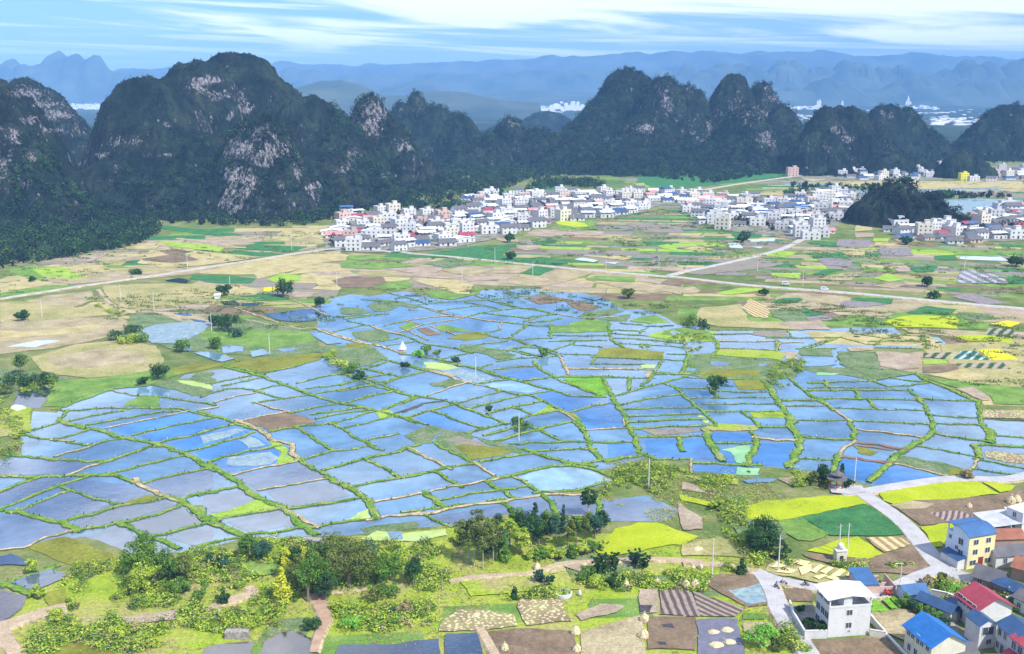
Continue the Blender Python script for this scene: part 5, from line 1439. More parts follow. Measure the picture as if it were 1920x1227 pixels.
def house_proto(w, d, n, wall, rkind, rcol, front='f', win_n=3, side_n=2, rise=1.6, tower=True, windows=True):
    r = empty('house', (0, 0, 0)); h = n * SH
    b = MB(); W_ = WALL[wall]
    if rkind == 'flat':
        b.box(-w/2, w/2, -d/2, d/2, -0.3, h)
        t = .18; hp = h + 0.9
        b.box(-w/2, w/2, -d/2, -d/2 + t, h, hp); b.box(-w/2, w/2, d/2 - t, d/2, h, hp); b.box(-w/2, -w/2 + t, -d/2 + t, d/2 - t, h, hp); b.box(w/2 - t, w/2, -d/2 + t, d/2 - t, h, hp)
    else: b.box(-w/2, w/2, -d/2, d/2, -0.3, h)
    for k in range(1, n): b.box(-w/2 - .06, w/2 + .06, -d/2 - .06, -d/2, k*SH - .12, k*SH + .06)
    b.build('wall', W_, r)
    if rkind == 'flat':
        MB().box(-w/2 + .18, w/2 - .18, -d/2 + .18, d/2 - .18, h, h + .06).build('roof', ROOF[rcol], r)
        if tower:
            tb = MB().box(w*.08, w*.42, d*.05, d*.42, h + .06, h + 2.7).build('stair_tower', W_, r)
            MB().box(w*.08 - .25, w*.42 + .25, d*.05 - .25, d*.42 + .25, h + 2.7, h + 2.85).build('tower_roof', ROOF['slab'], r)
    elif rkind == 'gable': gable(r, w, d, h, rise, ROOF[rcol], W_, 'x')
    elif rkind == 'gabley': gable(r, w, d, h, rise, ROOF[rcol], W_, 'y')
    elif rkind == 'canopy':                      # flat roof terrace under a raised metal canopy
        for sx in (-1, 1):
            for sy in (-1, 1): p = MB(); p.box(sx*(w/2 - .3) - .12, sx*(w/2 - .3) + .12, sy*(d/2 - .3) - .12, sy*(d/2 - .3) + .12, h, h + 2.3); p.build('post', W_, r)
        c = MB(); D = d/2 + .6; L = w/2 + .6
        c.slab([(-L, -D, h + 2.1), (L, -D, h + 2.1), (L, 0, h + 3.0), (-L, 0, h + 3.0)], .1); c.slab([(-L, 0, h + 3.0), (L, 0, h + 3.0), (L, D, h + 2.1), (-L, D, h + 2.1)], .1)
        c.build('roof', ROOF[rcol], r)
    if windows:
        for k in range(n):
            z = k * SH + 0.95
            for i in range(win_n):
                s = (i - (win_n - 1) / 2) * w / (win_n + 0.25)
                if k == 0 and i == win_n // 2:
                    dm = MB().box(-.7, .7, -.05, .02, 0, 2.3).build('door', M_doord, link=False); put(dm, 'door', r, (s, -d/2, 0.05)); continue
                win(r, 'f', s, z, w, d, 1.25, 1.15, False)
            for i in range(side_n if k != 1 else 1):
                s = (i - (side_n - 1) / 2) * d / (side_n + 0.4); win(r, 'r', s, z, w, d, 1.0, 1.1, False)
    return r
PROT = [
 ('white three storey block', dict(w=11, d=9, n=3, wall='white', rkind='flat', rcol='slab'), 5),
 ('white two storey block', dict(w=12, d=9, n=2, wall='white', rkind='flat', rcol='slab'), 18),
 ('tall white block', dict(w=10, d=9, n=4, wall='white', rkind='flat', rcol='slab'), 0),
 ('low white house with grey tiles', dict(w=12, d=9, n=1, wall='white', rkind='gable', rcol='tile', rise=2.2), 18),
 ('taller white house with grey tiles', dict(w=12, d=9, n=2, wall='white', rkind='gable', rcol='tile', rise=2.2), 9),
 ('white house with blue roof', dict(w=12, d=10, n=1, wall='white', rkind='gable', rcol='navy'), 7),
 ('white house with white canopy', dict(w=12, d=10, n=1, wall='white', rkind='canopy', rcol='white'), 16),
 ('white house with blue canopy', dict(w=11, d=9, n=2, wall='white', rkind='canopy', rcol='blue'), 3),
 ('cream house with pink tiles', dict(w=12, d=9, n=1, wall='cream', rkind='gable', rcol='pink', rise=2.0), 7),
 ('white house with red roof', dict(w=11, d=9, n=1, wall='white', rkind='gable', rcol='red'), 4),
 ('cream three storey block', dict(w=11, d=9, n=3, wall='cream', rkind='flat', rcol='slab'), 4),
 ('pink brick block', dict(w=11, d=9, n=2, wall='pink', rkind='flat', rcol='slab'), 5),
 ('long low white hall', dict(w=18, d=10, n=1, wall='white', rkind='gabley', rcol='white', rise=1.6, win_n=4), 12),
 ('low pink house with dark roof', dict(w=11, d=9, n=1, wall='pink', rkind='gable', rcol='tile', rise=2.0), 7),
]
ORD = 'first second third fourth fifth sixth seventh eighth ninth tenth eleventh twelfth thirteenth fourteenth fifteenth sixteenth seventeenth eighteenth nineteenth twentieth'.split()
PRO = [None] * len(PROT)
VIL = []        # (village, row, proto index, x, y, rz, scale)
rv = random.Random(5)
BAG = [i for i, p in enumerate(PROT) for _ in range(p[2])]
def village(nm, frpts, yaw, dx, dy, seed, keep=0.93, jit=0.22, tilt=0.0, sc=(0.92, 1.12), only=None):
    P = cv('X', frpts); r = random.Random(seed)
    ya = min(p[1] for p in P); yb = max(p[1] for p in P); xa = min(p[0] for p in P); xb = max(p[0] for p in P)
    row = 0; y = ya + dy * 0.3
    while y < yb:
        x = xa + dx * r.uniform(0.1, 0.6); got = False
        while x < xb:
            X = x + r.uniform(-jit, jit) * dx; Y = y + r.uniform(-jit, jit) * dy + tilt * (x - xa)
            if in_poly(X, Y, P) and r.random() < keep:
                k = r.choice(only or BAG); VIL.append([nm, row, k, X, Y, yaw + r.choice([-0.25, 0, 0, 0.2, 0.35]) + r.uniform(-.08, .08), r.uniform(*sc)]); got = True
            x += dx
        if got: row += 1
        y += dy
WV = '#W'
village('village below forested slope', "612,466 690,472 770,472 845,462 930,442 1040,424 1180,402 1240,384 1335,377 1335,366 1240,358 1100,364 900,362 870,376 855,402 780,402 640,400 626,408 640,425 606,440", 0.28, 15.5, 22.0, 21, keep=0.92, sc=(0.88, 1.12))
village('village left of cone hill', "1282,398 1300,415 1345,430 1450,430 1500,452 1545,446 1560,425 1590,402 1600,380 1600,364 1550,356 1500,376 1400,372 1330,372 1285,372", -0.12, 15.5, 21, 33, keep=0.92, sc=(0.88, 1.12))
village('village right of cone hill', "1655,432 1690,448 1790,458 1900,448 1990,446 1990,388 1890,384 1840,396 1830,412 1790,418 1700,418 1655,414", 0.12, 15.5, 21, 45, keep=0.92, sc=(0.95, 1.2))
village('far village under twin peaks', "1570,334 1640,340 1765,338 1765,322 1700,318 1600,316 1570,324", 0.1, 21, 42, 57, keep=0.85)
village('far village at valley edge', "1848,342 2000,344 2000,316 1880,314 1850,326", -0.1, 21, 42, 61, keep=0.85)
print('village houses', len(VIL), [sum(q[0]==n for q in VIL) for n in dict.fromkeys(q[0] for q in VIL)])
VIL.sort(key=lambda q: q[4]); REST = VIL[268:]; VIL = VIL[:268]
GRP = {}
for q in VIL: GRP.setdefault((q[0], q[1], q[2]), []).append(q)
rows = {}
for q in VIL: rows[q[0]] = max(rows.get(q[0], 0), q[1])
def rown(v, r):
    if r == 0: return 'front row'
    if r == rows[v]: return 'back row'
    return ORD[r] + ' row'
for (v, r_, k), L in GRP.items():
    L.sort(key=lambda q: proj(q[3], q[4], 0)[0])
    for i, q in enumerate(L):
        nm, kw, _ = PROT[k]
        if PRO[k] is None: PRO[k] = o = house_proto(**kw)
        else: o = copy_tree(PRO[k])
        o.location = (q[3], q[4], 0.1); o.rotation_euler = (0, 0, q[5]); o.scale = (q[6],) * 3
        if len(L) == 1: lb = f"{nm}, {rown(v, r_)}, {v}"
        else: lb = f"{nm}, {ORD[i]} from left, {rown(v, r_)}, {v}"
        tag(o, lb, 'house', 'houses of the ' + v)
# past three hundred houses the farthest ones are one mass
rh = MB(); RM = [WALL['white'], WALL['cream'], WALL['pink'], ROOF['slab'], ROOF['tile'], ROOF['white'], ROOF['navy'], ROOF['pink'], M_glass]
for nm_, row_, k, x, y, rz, sc_ in REST:
    kw = PROT[k][1]; w_, d_, h_ = kw['w'] / 2 * sc_, kw['d'] / 2 * sc_, kw['n'] * SH * sc_; m0 = len(rh.V)
    wi = {'white': 0, 'cream': 1, 'pink': 2}[kw['wall']]; ri = {'slab': 3, 'tile': 4, 'white': 5, 'navy': 6, 'blue': 6, 'pink': 7, 'red': 7}[kw['rcol']]
    rh.box(-w_, w_, -d_, d_, 0, h_, wi)
    if kw['rkind'] == 'flat': rh.box(-w_ + .3, w_ - .3, -d_ + .3, d_ - .3, h_ + .01, h_ + .06, ri); rh.box(w_ * .2, w_ * .8, 0, d_ * .8, h_ + .07, h_ + 2.4, wi)
    else: rh.add([(-w_ - .5, -d_ - .5, h_ - .1), (w_ + .5, -d_ - .5, h_ - .1), (w_ + .5, 0, h_ + 1.9), (-w_ - .5, 0, h_ + 1.9), (w_ + .5, d_ + .5, h_ - .1), (-w_ - .5, d_ + .5, h_ - .1)], [(0, 1, 2, 3), (3, 2, 4, 5), (0, 3, 5), (1, 4, 2)], ri)
    for f_ in range(kw['n']):
        for s_ in (-.6, 0, .6): rh.box(w_ * s_ - .55, w_ * s_ + .55, -d_ - .03, -d_ + .01, f_ * SH + 1, f_ * SH + 2.1, 8)
    ca, sa = math.cos(rz), math.sin(rz)
    for i_ in range(m0, len(rh.V)): a, b_, c_ = rh.V[i_]; rh.V[i_] = (x + a * ca - b_ * sa, y + a * sa + b_ * ca, c_ + .1)
struct(rh.build('houses', RM), 'stuff')
# a few buildings that stand apart and can be told from the rest
def single(px, py, kw, rz, label, sc=1.0, name='house'):
    o = house_proto(**kw); o.name = name; x, y = gp(px, py); o.location = (x, y, 0.1); o.rotation_euler = (0, 0, rz); o.scale = (sc,) * 3
    tag(o, label, 'house'); return o
single(1485, 331, dict(w=15, d=10, n=4, wall='pink', rkind='flat', rcol='pink', win_n=3), 0.05, 'pink four-storey building standing alone where the far lane meets the wood')
single(1558, 326, dict(w=7, d=6, n=3, wall='white', rkind='gable', rcol='red'), 0, 'narrow white house with red roof in front of the forest edge')
single(1806, 338, dict(w=11, d=8, n=3, wall='lemon', rkind='flat', rcol='slab'), 0.1, 'bright yellow three-storey building in front of the dark knoll')
single(1765, 318, dict(w=12, d=9, n=4, wall='white', rkind='flat', rcol='slab'), 0.1, 'white four-storey building at the left foot of the dark knoll')
single(1825, 340, dict(w=13, d=8, n=2, wall='white', rkind='flat', rcol='slab'), 0, 'white two-storey building right beside the bright yellow one')
single(1519, 449, dict(w=14, d=9, n=2, wall='white', rkind='flat', rcol='slab'), -0.05, 'white blocky house where the field lane reaches the village')
single(1395, 388, dict(w=16, d=11, n=3, wall='cream', rkind='flat', rcol='pink'), -0.1, 'broad cream block with pink roof at the back of the village')
single(1340, 420, dict(w=14, d=10, n=3, wall='white', rkind='flat', rcol='slab'), -0.15, 'white corner house at the left tip of the village by the cone hill')
# ================================================================ FOREGROUND HOUSES
M_step = wallm('concrete', (0.55, 0.54, 0.52))
def fr_ground(A, B):
    "frame with origin in the middle of the wall A-B (photo pixels), x along it"
    a = gp(*A); b = gp(*B); dx, dy = b[0] - a[0], b[1] - a[1]
    return ((a[0] + b[0]) / 2, (a[1] + b[1]) / 2), math.atan2(dy, dx), math.hypot(dx, dy)
def place(name, A, B, depth, label, cat='house'):
    (mx, my), rz, w = fr_ground(A, B)
    cx = mx - math.sin(rz) * depth / 2; cy_ = my + math.cos(rz) * depth / 2
    return empty(name, (cx, cy_, 0.12), rz, label, cat), w
# -- white three-storey house with raised white canopy
o, w = place('house', (1551, 1196), (1629, 1190), 6.4, 'white house with raised white metal roof canopy standing beside the lane')
d = 6.4; h = 6.2
b = MB(); b.box(-w/2, w/2, -d/2, d/2, -.3, h); t = .2
b.box(-w/2, w/2, -d/2, -d/2 + t, h, h + 1); b.box(-w/2, w/2, d/2 - t, d/2, h, h + 1); b.box(-w/2, -w/2 + t, -d/2 + t, d/2 - t, h, h + 1); b.box(w/2 - t, w/2, -d/2 + t, d/2 - t, h, h + 1)
b.box(-w/2 - .07, w/2 + .07, -d/2 - .07, -d/2, h + .55, h + 1.0); b.box(-w/2 - .07, -w/2, -d/2, d/2, h - .1, h + .15)
b.box(-w/2 + 3.3, -w/2 + 5.2, -d/2 + .2, -d/2 + 3.0, h, h + 2.9)
b.build('wall', WALL['white'], o)
for sx in (-1, 1):
    for sy in (-1, 0, 1): p = MB(); p.box(sx*(w/2 - .15) - .13, sx*(w/2 - .15) + .13, sy*(d/2 - .15) - .13, sy*(d/2 - .15) + .13, h + 1, h + 2.9); p.build('post', M_cap, o)
MB().box(-w/2 + .2, w/2 - .2, -d/2 + .2, d/2 - .2, h, h + .06).build('terrace_floor', ROOF['slab'], o)
c = MB(); D = d/2 + .5; L = w/2 + .7
c.slab([(-L, -D, h + 2.75), (0, -D, h + 3.5), (0, D, h + 3.5), (-L, D, h + 2.75)], .1); c.slab([(0, -D, h + 3.5), (L, -D, h + 2.75), (L, D, h + 2.75), (0, D, h + 3.5)], .1)
c.build('roof', ROOF['white'], o)
for z in (1.9, 4.9): win(o, 'f', -0.1, z, w, d, 1.25, 1.2)
win(o, 'f', 0.1, 0.9, w, d, .4, .4)
for z, s in ((1.0, -2.0), (4.0, -2.0), (4.0, 0.3), (4.0, 2.1)): win(o, 'l', s, z, w, d, 1.8, 1.6)
put(MB().box(-1.1, 1.1, -.06, .02, 0, 2.5).build('door', M_door, link=False), 'door', o, (-w/2, -1.2, .1), -math.pi/2)
(mx, my), rz, _ = fr_ground((1551, 1196), (1629, 1190))
# its yard wall, gate and outside stair
def wall_run(name, pts, h, th, m, label, cat='wall', z0=-0.2):
    b = MB()
    for a, c_ in zip(pts[:-1], pts[1:]):
        a = gp(*a); c_ = gp(*c_); d_ = Vector((c_[0] - a[0], c_[1] - a[1], 0)).normalized(); n_ = Vector((-d_.y, d_.x, 0)) * th / 2
        A = Vector((*a, 0)) - d_ * 0; Bq = Vector((*c_, 0))
        q = [A - n_, Bq - n_, Bq + n_, A + n_]
        b.add([(v.x, v.y, z0) for v in q] + [(v.x, v.y, h) for v in q], [(0,3,2,1),(4,5,6,7),(0,1,5,4),(1,2,6,5),(2,3,7,6),(3,0,4,7)])
        q = [A - n_*1.5, Bq - n_*1.5, Bq + n_*1.5, A + n_*1.5]
        b.add([(v.x, v.y, h + .003) for v in q] + [(v.x, v.y, h + .1) for v in q], [(0,3,2,1),(4,5,6,7),(0,1,5,4),(1,2,6,5),(2,3,7,6),(3,0,4,7)], 1)
    o_ = b.build(name, [m, M_cap]); return tag(o_, label, cat)
wall_run('yard_wall', [(1480, 1140), (1487, 1162), (1508, 1198), (1550, 1197)], 1.9, .25, WALL['white'], 'white yard wall round the front court of the white canopy house')
wall_run('yard_wall', [(1630, 1193), (1660, 1198), (1640, 1175), (1632, 1165)], 1.6, .25, WALL['cream'], 'pale retaining wall right beside the white canopy house')
wall_run('garden_wall', [(1622, 1160), (1650, 1180), (1700, 1232)], 0.5, .35, M_cap, 'low pale kerb wall running down from the white canopy house to the photo edge')
poly('pavement', 'P3', "590,980 700,960 745,1110 650,1140 615,1060", M_gravel, 0.30, amp=0.05)
# -- yellow fronted house with blue vaulted roof
o, w = place('house', (1811, 1068), (1860, 1059), 7.4, 'four-storey house with pale yellow front and curved blue roof beside the lane bend')
d = 7.4; h = 7.6
b = MB(); b.box(-w/2, w/2, -d/2, d/2, -.3, h); b.build('wall', WALL['blue'], o)  # white side walls, their bluish shade put into the wall colour
MB().box(-w/2, w/2, -d/2 - .12, -d/2, -.3, h + .9).build('front_wall', WALL['yellow'], o)
b = MB(); n = 10
ds = [(-d/2 - .5) + (d*0.74 + .5) * i / n for i in range(n + 1)]; zs = [h + .9 + 2.2 * math.sin(math.pi * (0.12 + 0.58 * i / n)) - .75 for i in range(n + 1)]
for i in range(n):
    b.slab([(-w/2 - .35, ds[i], zs[i]), (w/2 + .35, ds[i], zs[i]), (w/2 + .35, ds[i+1], zs[i+1]), (-w/2 - .35, ds[i+1], zs[i+1])], .12)
b.build('roof', ROOF['blue'], o)
b = MB(); 
for sx in (-1, 1):
    P = [(sx*(w/2 - .02), ds[i], zs[i] - .12) for i in range(1, n + 1)]; P = [(sx*(w/2 - .02), -d/2, h - .05)] + P + [(sx*(w/2 - .02), ds[-1], h - .05)]
    m_ = len(P); b.add(P + [(q[0] - sx*.18, q[1], q[2]) for q in P], [tuple(range(m_)), tuple(range(2*m_ - 1, m_ - 1, -1))])
b.build('gable_wall', WALL['blue'], o)
b = MB(); b.slab([(-w/2 - .3, d/2 - 2.5, h + 2.2), (w/2 + .3, d/2 - 2.5, h + 2.2), (w/2 + .3, d/2 + .3, h + 1.9), (-w/2 - .3, d/2 + .3, h + 1.9)], .1); b.build('rear_canopy', ROOF['blue'], o)
for sx in (-1, 1): b = MB(); b.box(sx*(w/2 - .2) - .12, sx*(w/2 - .2) + .12, d/2 - .35, d/2 - .1, h, h + 1.85); b.build('post', M_cap, o)
for z, s in ((3.6, -1.9), (3.6, 1.9), (6.2, -1.9), (6.2, 1.9), (0.8, -2.3), (0.8, 2.3)):
    win(o, 'f', s, z, w, d + .24, 1.4 if z > 1 else 1.8, 1.3)
put(MB().box(-.75, .75, -.06, .02, 0, 2.6).build('door', M_door, link=False), 'door', o, (0.1, -d/2 - .12, .05))
for z, s in ((5.4, 1.2), (3.6, 0.0), (2.4, 1.4), (5.6, -2.4)): win(o, 'l', s, z, w, d, 1.5 if s > 1 else .9, 1.6 if s > 1 else 1.0)
b = MB(); b.box(-w/2 - 2.4, -w/2, -d/2 + .4, d/2 - 1.2, -.3, 2.4); an = b.build('annex', WALL['white'], o)
MB().slab([(-w/2 - 2.7, -d/2 + .1, 2.5), (-w/2 - .003, -d/2 + .1, 3.1), (-w/2 - .003, d/2 - .9, 3.1), (-w/2 - 2.7, d/2 - .9, 2.5)], .1).build('annex_roof', ROOF['navy'], o)
# generic builder for the rest
def fhouse(A, B, d, n, wall, axis, rcol, rise, label, fw=(), lw=(), rw=(), h=None, door=None, parapet=False, ov=.5, frontwall=None, cat='house', z0=0.12, wmin=None):
    o, w = place('house' if cat == 'house' else cat, A, B, d, label, cat)
    if wmin: w = max(w, wmin)
    h = h or n * SH; b = MB(); b.box(-w/2, w/2, -d/2, d/2, -.3, h)
    for k in range(1, n): b.box(-w/2 - .05, w/2 + .05, -d/2 - .05, -d/2, k*SH - .1, k*SH + .08)
    b.build('wall', WALL[wall], o)
    if frontwall: MB().box(-w/2 + .003, w/2 - .003, -d/2 - .06, -d/2, -.3, h).build('front_wall', WALL[frontwall], o)
    if axis in ('x', 'y'): gable(o, w, d, h, rise, ROOF[rcol], WALL[wall], axis, ov)
    elif axis == 's': MB().slab([(-w/2 - ov, -d/2 - ov, h + .15), (w/2 + ov, -d/2 - ov, h + .15), (w/2 + ov, d/2 + ov, h + rise), (-w/2 - ov, d/2 + ov, h + rise)], .12).build('roof', ROOF[rcol], o)
    for (s, z, ww, hh) in fw: win(o, 'f', s * w, z, w, d + .12, ww, hh)
    for (s, z, ww, hh) in lw: win(o, 'l', s * d, z, w, d, ww, hh)
    for (s, z, ww, hh) in rw: win(o, 'r', s * d, z, w, d, ww, hh)
    if door: put(MB().box(-.6, .6, -.06, .02, 0, 2.2).build('door', M_doord, link=False), 'door', o, (door * w, -d/2 - .02, .05))
    return o, w, h
# blue-roofed cream house at the bottom edge: gable end faces the viewer, long side to the left
o, w, h = fhouse((1742, 1262), (1806, 1252), 8.6, 2, 'cream', 'y', 'royal', 2.3, 'two-storey cream house with bright blue gable roof at the bottom of the picture', h=6.0, ov=.6,
   lw=[(-.36, 4.2, 1.0, 1.5), (-.2, 4.2, 1.0, 1.5), (0, 4.0, .9, 2.0), (.15, 4.2, 1.0, 1.5), (.36, 4.2, 1.0, 1.5), (-.3, 1, 1.0, 1.5), (-.05, .4, 1.0, 2.1), (.2, 1, 1.0, 1.5)])
o, w, h = fhouse((1829, 1186), (1893, 1178), 6.8, 2, 'white', 'y', 'red', 2.4, 'two-storey white house under a broad crimson gable roof', h=5.5, ov=.7,
   lw=[(-.38, 4.0, 1.6, 1.9), (-.15, 4.0, .8, 1.8), (.1, 4.0, 1.6, 1.8), (.34, 4.0, .8, 1.8), (-.3, .5, 1.4, 2.2), (.1, .5, 1.4, 2.2)])
o, w, h = fhouse((1833, 1218), (1864, 1214), 4.6, 2, 'white', 'y', 'navy', 1.1, 'white two-storey house with navy roof and a large dark opening under its gable', h=5.5, ov=.25,
   fw=[(0, 3.1, 2.6, 1.8), (.1, 0.9, 1.1, 1.1)])
o, w, h = fhouse((1868, 1222), (1893, 1245), 6.5, 2, 'white', 'x', 'navy', 1.5, 'white house with navy roof between the gable window house and the dark red roofs', h=6.3, ov=.4,
   fw=[(-.3, 4.0, 1.0, 1.6), (.0, 4.0, 1.0, 1.6), (.3, .4, 1.0, 2.1), (-.1, .4, 1.0, 2.1), (-.36, 1, .9, 1.4)], wmin=6)
o, w, h = fhouse((1889, 1245), (1945, 1290), 8.0, 2, 'white', 'x', 'red', 1.5, 'white house with two dark red roofs at the lower right corner', h=6.2, ov=.3,
   fw=[(-.36, 4.0, 1.2, 1.6), (-.15, 4.0, 1.2, 1.6), (.05, 4.0, 1.2, 1.6), (-.3, .4, 1.0, 2.1), (-.05, .4, 1.0, 2.1)], wmin=6)
b = MB(); b.slab([(-w/2, -4.0 - 1.6, 3.1), (w/2, -4.0 - 1.6, 3.1), (w/2, -4.0, 3.6), (-w/2, -4.0, 3.6)], .1); b.build('porch_roof', ROOF['red'], o)
fhouse((1823, 1100), (1874, 1116), 5.0, 1, 'brick', 'x', 'tile', 2.0, 'brown brick house with grey tiled roof across from the yellow house', fw=[(-.25, 1.3, 1.0, 1.0)], h=3.0, ov=.5, wmin=6)
fhouse((1872, 1118), (1914, 1138), 4.5, 1, 'brick', 'x', 'navy', 1.2, 'low brick shed with long blue roof beside the brown brick house', h=3.0, ov=.5, wmin=9, cat='shed')
fhouse((1905, 1145), (1945, 1165), 5.0, 1, 'white', 'x', 'tile', 1.2, 'small white house at the right edge behind the low brick shed', h=3.2, fw=[(-.3, 1, .9, 1)], wmin=7)
fhouse((1866, 1066), (1935, 1060), 5.5, 1, 'white', 'x', 'tile', 1.4, 'long low white house with dark patched roof right of the yellow house', h=3.1, ov=.3, fw=[(-.25, 1.1, .9, 1.4), (.05, 1.1, 1.1, 1.5), (.35, 1.1, .9, 1.4)], wmin=8)
fhouse((1895, 1085), (1945, 1100), 6.5, 1, 'brick', 'x', 'rust', 1.6, 'brick house with rusty orange tiled roof at the right edge', h=3.2, ov=.4, wmin=6)
fhouse((1858, 1030), (1915, 1028), 6.0, 1, 'brick', 'x', 'rust', 1.2, 'low dark brick shed between the grey canopy and the patched roof house', h=2.8, ov=.4, wmin=10, cat='shed')
fhouse((1914, 1003), (1960, 990), 5.0, 2, 'white', 'flat', 'slab', 1.0, 'white two-storey house at the right edge beside the bare field', h=6.0, lw=[(0, 4, 1, 1.4), (0, 1, 1, 1.4)], wmin=6)
wall_run('brick_wall', [(1882, 965), (1905, 985), (1935, 1002)], 2.2, .4, WALL['brick'], 'long brown brick wall at the right edge below the bare field')
o, w = place('canopy', (1865, 1010), (1925, 1002), 8, 'grey metal canopy roof on posts behind the yellow house', 'canopy')
MB().slab([(-6, -4, 3.2), (6, -4, 3.2), (6, 4, 3.9), (-6, 4, 3.9)], .1).build('roof', ROOF['grey'], o)
for sx in (-5.7, 0, 5.7):
    for sy in (-3.7, 3.7): put(MB().box(-.1, .1, -.1, .1, -.2, 3.1 if sy < 0 else 3.75).build('post', M_frame, link=False), 'post', o, (sx, sy, 0))
fhouse((1699, 1131), (1738, 1126), 4.0, 1, 'blue', 'x', 'blue', 1.1, 'low shed with faded blue roof just below the lane bend', h=2.3, ov=.5, cat='shed')
fhouse((1733, 1148), (1766, 1162), 3.4, 1, 'cream', 'x', 'navy', 1.1, 'narrow farm shed with dark blue roof behind the green hedge', h=2.7, ov=.5, fw=[(-.25, .3, 1, 1.9), (.2, .3, 1.2, 1.9)], wmin=8, cat='shed')
fhouse((1770, 1160), (1786, 1166), 4.5, 1, 'grey', 's', 'navy', .7, 'tiny shed with navy roof tucked against the crimson roofed house', h=2.4, ov=.4, wmin=3.4, cat='shed')
fhouse((1765, 1262), (1835, 1262), 8.0, 1, 'grey', 'x', 'tile', 2.0, 'grey tiled roof house at the bottom edge right of the bright blue roof', h=2.6, ov=.5, wmin=6)
fhouse((1880, 1290), (1935, 1290), 8.0, 1, 'grey', 'x', 'tile', 2.0, 'grey tiled house in the bottom right corner', h=2.6, ov=.5, wmin=6)
wall_run('garden_wall', [(1745, 1118), (1775, 1124), (1800, 1136)], 1.7, .3, WALL['grey'], 'grey block wall between the faded blue shed and the crimson roofed house')
wall_run('garden_wall', [(1820, 1090), (1870, 1108), (1925, 1128)], 0.9, .3, M_cap, 'pale retaining wall under the brown brick house')
wall_run('brick_wall', [(1885, 1136), (1925, 1118)], 2.0, .3, WALL['pink'], 'pink brick wall behind the crimson roofed house')
# half-ruined pink house with blue roof over one end
o, w = place('house', (1608, 1114), (1676, 1112), 5.0, 'half-ruined pink house with a blue roof over its left end')
b = MB(); b.box(-w/2, -w/2 + 4.2, -3.2, 3.2, -.3, 2.7)
for (x0, x1, y0, y1, hh) in ((-w/2 + 4.2, w/2, -3.2, -2.95, 1.9), (-w/2 + 4.2, w/2 - 1.5, 2.95, 3.2, 1.6), (w/2 - .25, w/2, -2.95, 2.9, 2.2), (.9, 1.15, -2.9, 1.2, 1.8), (2.4, 3.6, 0.2, .5, 1.2)): b.box(x0, x1, y0, y1, -.3, hh)
b.build('wall', WALL['pink'], o)
MB().slab([(-w/2 - .4, -3.6, 2.8), (-w/2 + 4.6, -3.6, 2.8), (-w/2 + 4.6, 3.6, 3.7), (-w/2 - .4, 3.6, 3.7)], .12).build('roof', ROOF['blue'], o)
rb = MB()
for i in range(14):
    x, y, s = rv.uniform(-.2, w/2 - .4), rv.uniform(-2.6, 2.6), rv.uniform(.2, .5); rb.box(x - s, x + s, y - s * .6, y + s * .6, 0, s * .7)
rb.build('rubble', WALL['pink'], o)
# water pump tower
x, y = gp(1574, 1052); o = empty('pump_house', (x, y, .1), 0.1, 'small cream pump house with round white tank on its roof beside the yellow field', 'pump house')
b = MB(); b.box(-1.3, 1.3, -1.1, 1.1, -.2, 3.0); b.box(-1.5, 1.5, -1.3, 1.3, 3.0, 3.15); b.build('wall', WALL['cream'], o)
MB().lathe([(.05, 0), (.75, .02), (.75, 1.3), (.55, 1.55), (.1, 1.65)], 14, (0, 0, 3.15)).build('water_tank', WALL['white'], o, smooth=True)
put(MB().box(-.45, .45, -.05, .02, 0, 1.8).build('door', M_doord, link=False), 'door', o, (0, -1.1, 0))
# pavilion by the pond
x, y = gp(1568, 918); o = empty('pavilion', (x, y, .4), 0.2, 'small red-pillared pavilion with dark upturned roof beside the pond road', 'pavilion')
MB().lathe([(2.5, -.3), (2.5, .35), (2.3, .36)], 6).build('base', M_step, o)
M_red = mat('red_paint', (0.30, 0.07, 0.04), 0.6)
for i in range(6):
    a = i * math.pi / 3; put(MB().tube((0, 0, .35), (0, 0, 3.1), .16, .14, 8).build('column', M_red, link=False), 'column', o, (2.0 * math.cos(a), 2.0 * math.sin(a), 0))
def pav_roof(z, r, hgt):
    b = MB(); n = 6
    pr = [(r * 1.12, 0.28), (r, 0.0), (r * .62, hgt * .45), (r * .3, hgt * .8), (.12, hgt)]
    rings = []
    for k, (rr, zz_) in enumerate(pr[1:]):
        rings.append([(rr * math.cos(2*math.pi*i/12) * (1.14 if i % 2 == 0 and k == 0 else 1), rr * math.sin(2*math.pi*i/12) * (1.14 if i % 2 == 0 and k == 0 else 1), z + zz_ + (.35 if i % 2 == 0 and k == 0 else 0)) for i in range(12)])
    V = [v for r_ in rings for v in r_]; m_ = 12
    Fc = [(k*m_ + i, k*m_ + (i+1) % m_, (k+1)*m_ + (i+1) % m_, (k+1)*m_ + i) for k in range(len(rings) - 1) for i in range(m_)] + [tuple(range(m_ - 1, -1, -1))]
    return b.add(V, Fc)
pav_roof(3.0, 2.9, 1.1).build('roof', ROOF['tile'], o); pav_roof(4.2, 1.9, 1.6).build('upper_roof', ROOF['tile'], o)
MB().lathe([(1.0, 3.4), (1.0, 4.3)], 6).build('drum', M_red, o); MB().lathe([(.1, 5.7), (.2, 5.95), (.08, 6.2), (.02, 6.6)], 8).build('finial', M_red, o)
MB().box(-1.1, 1.1, -.6, .6, .36, .9).build('bench', M_step, o)
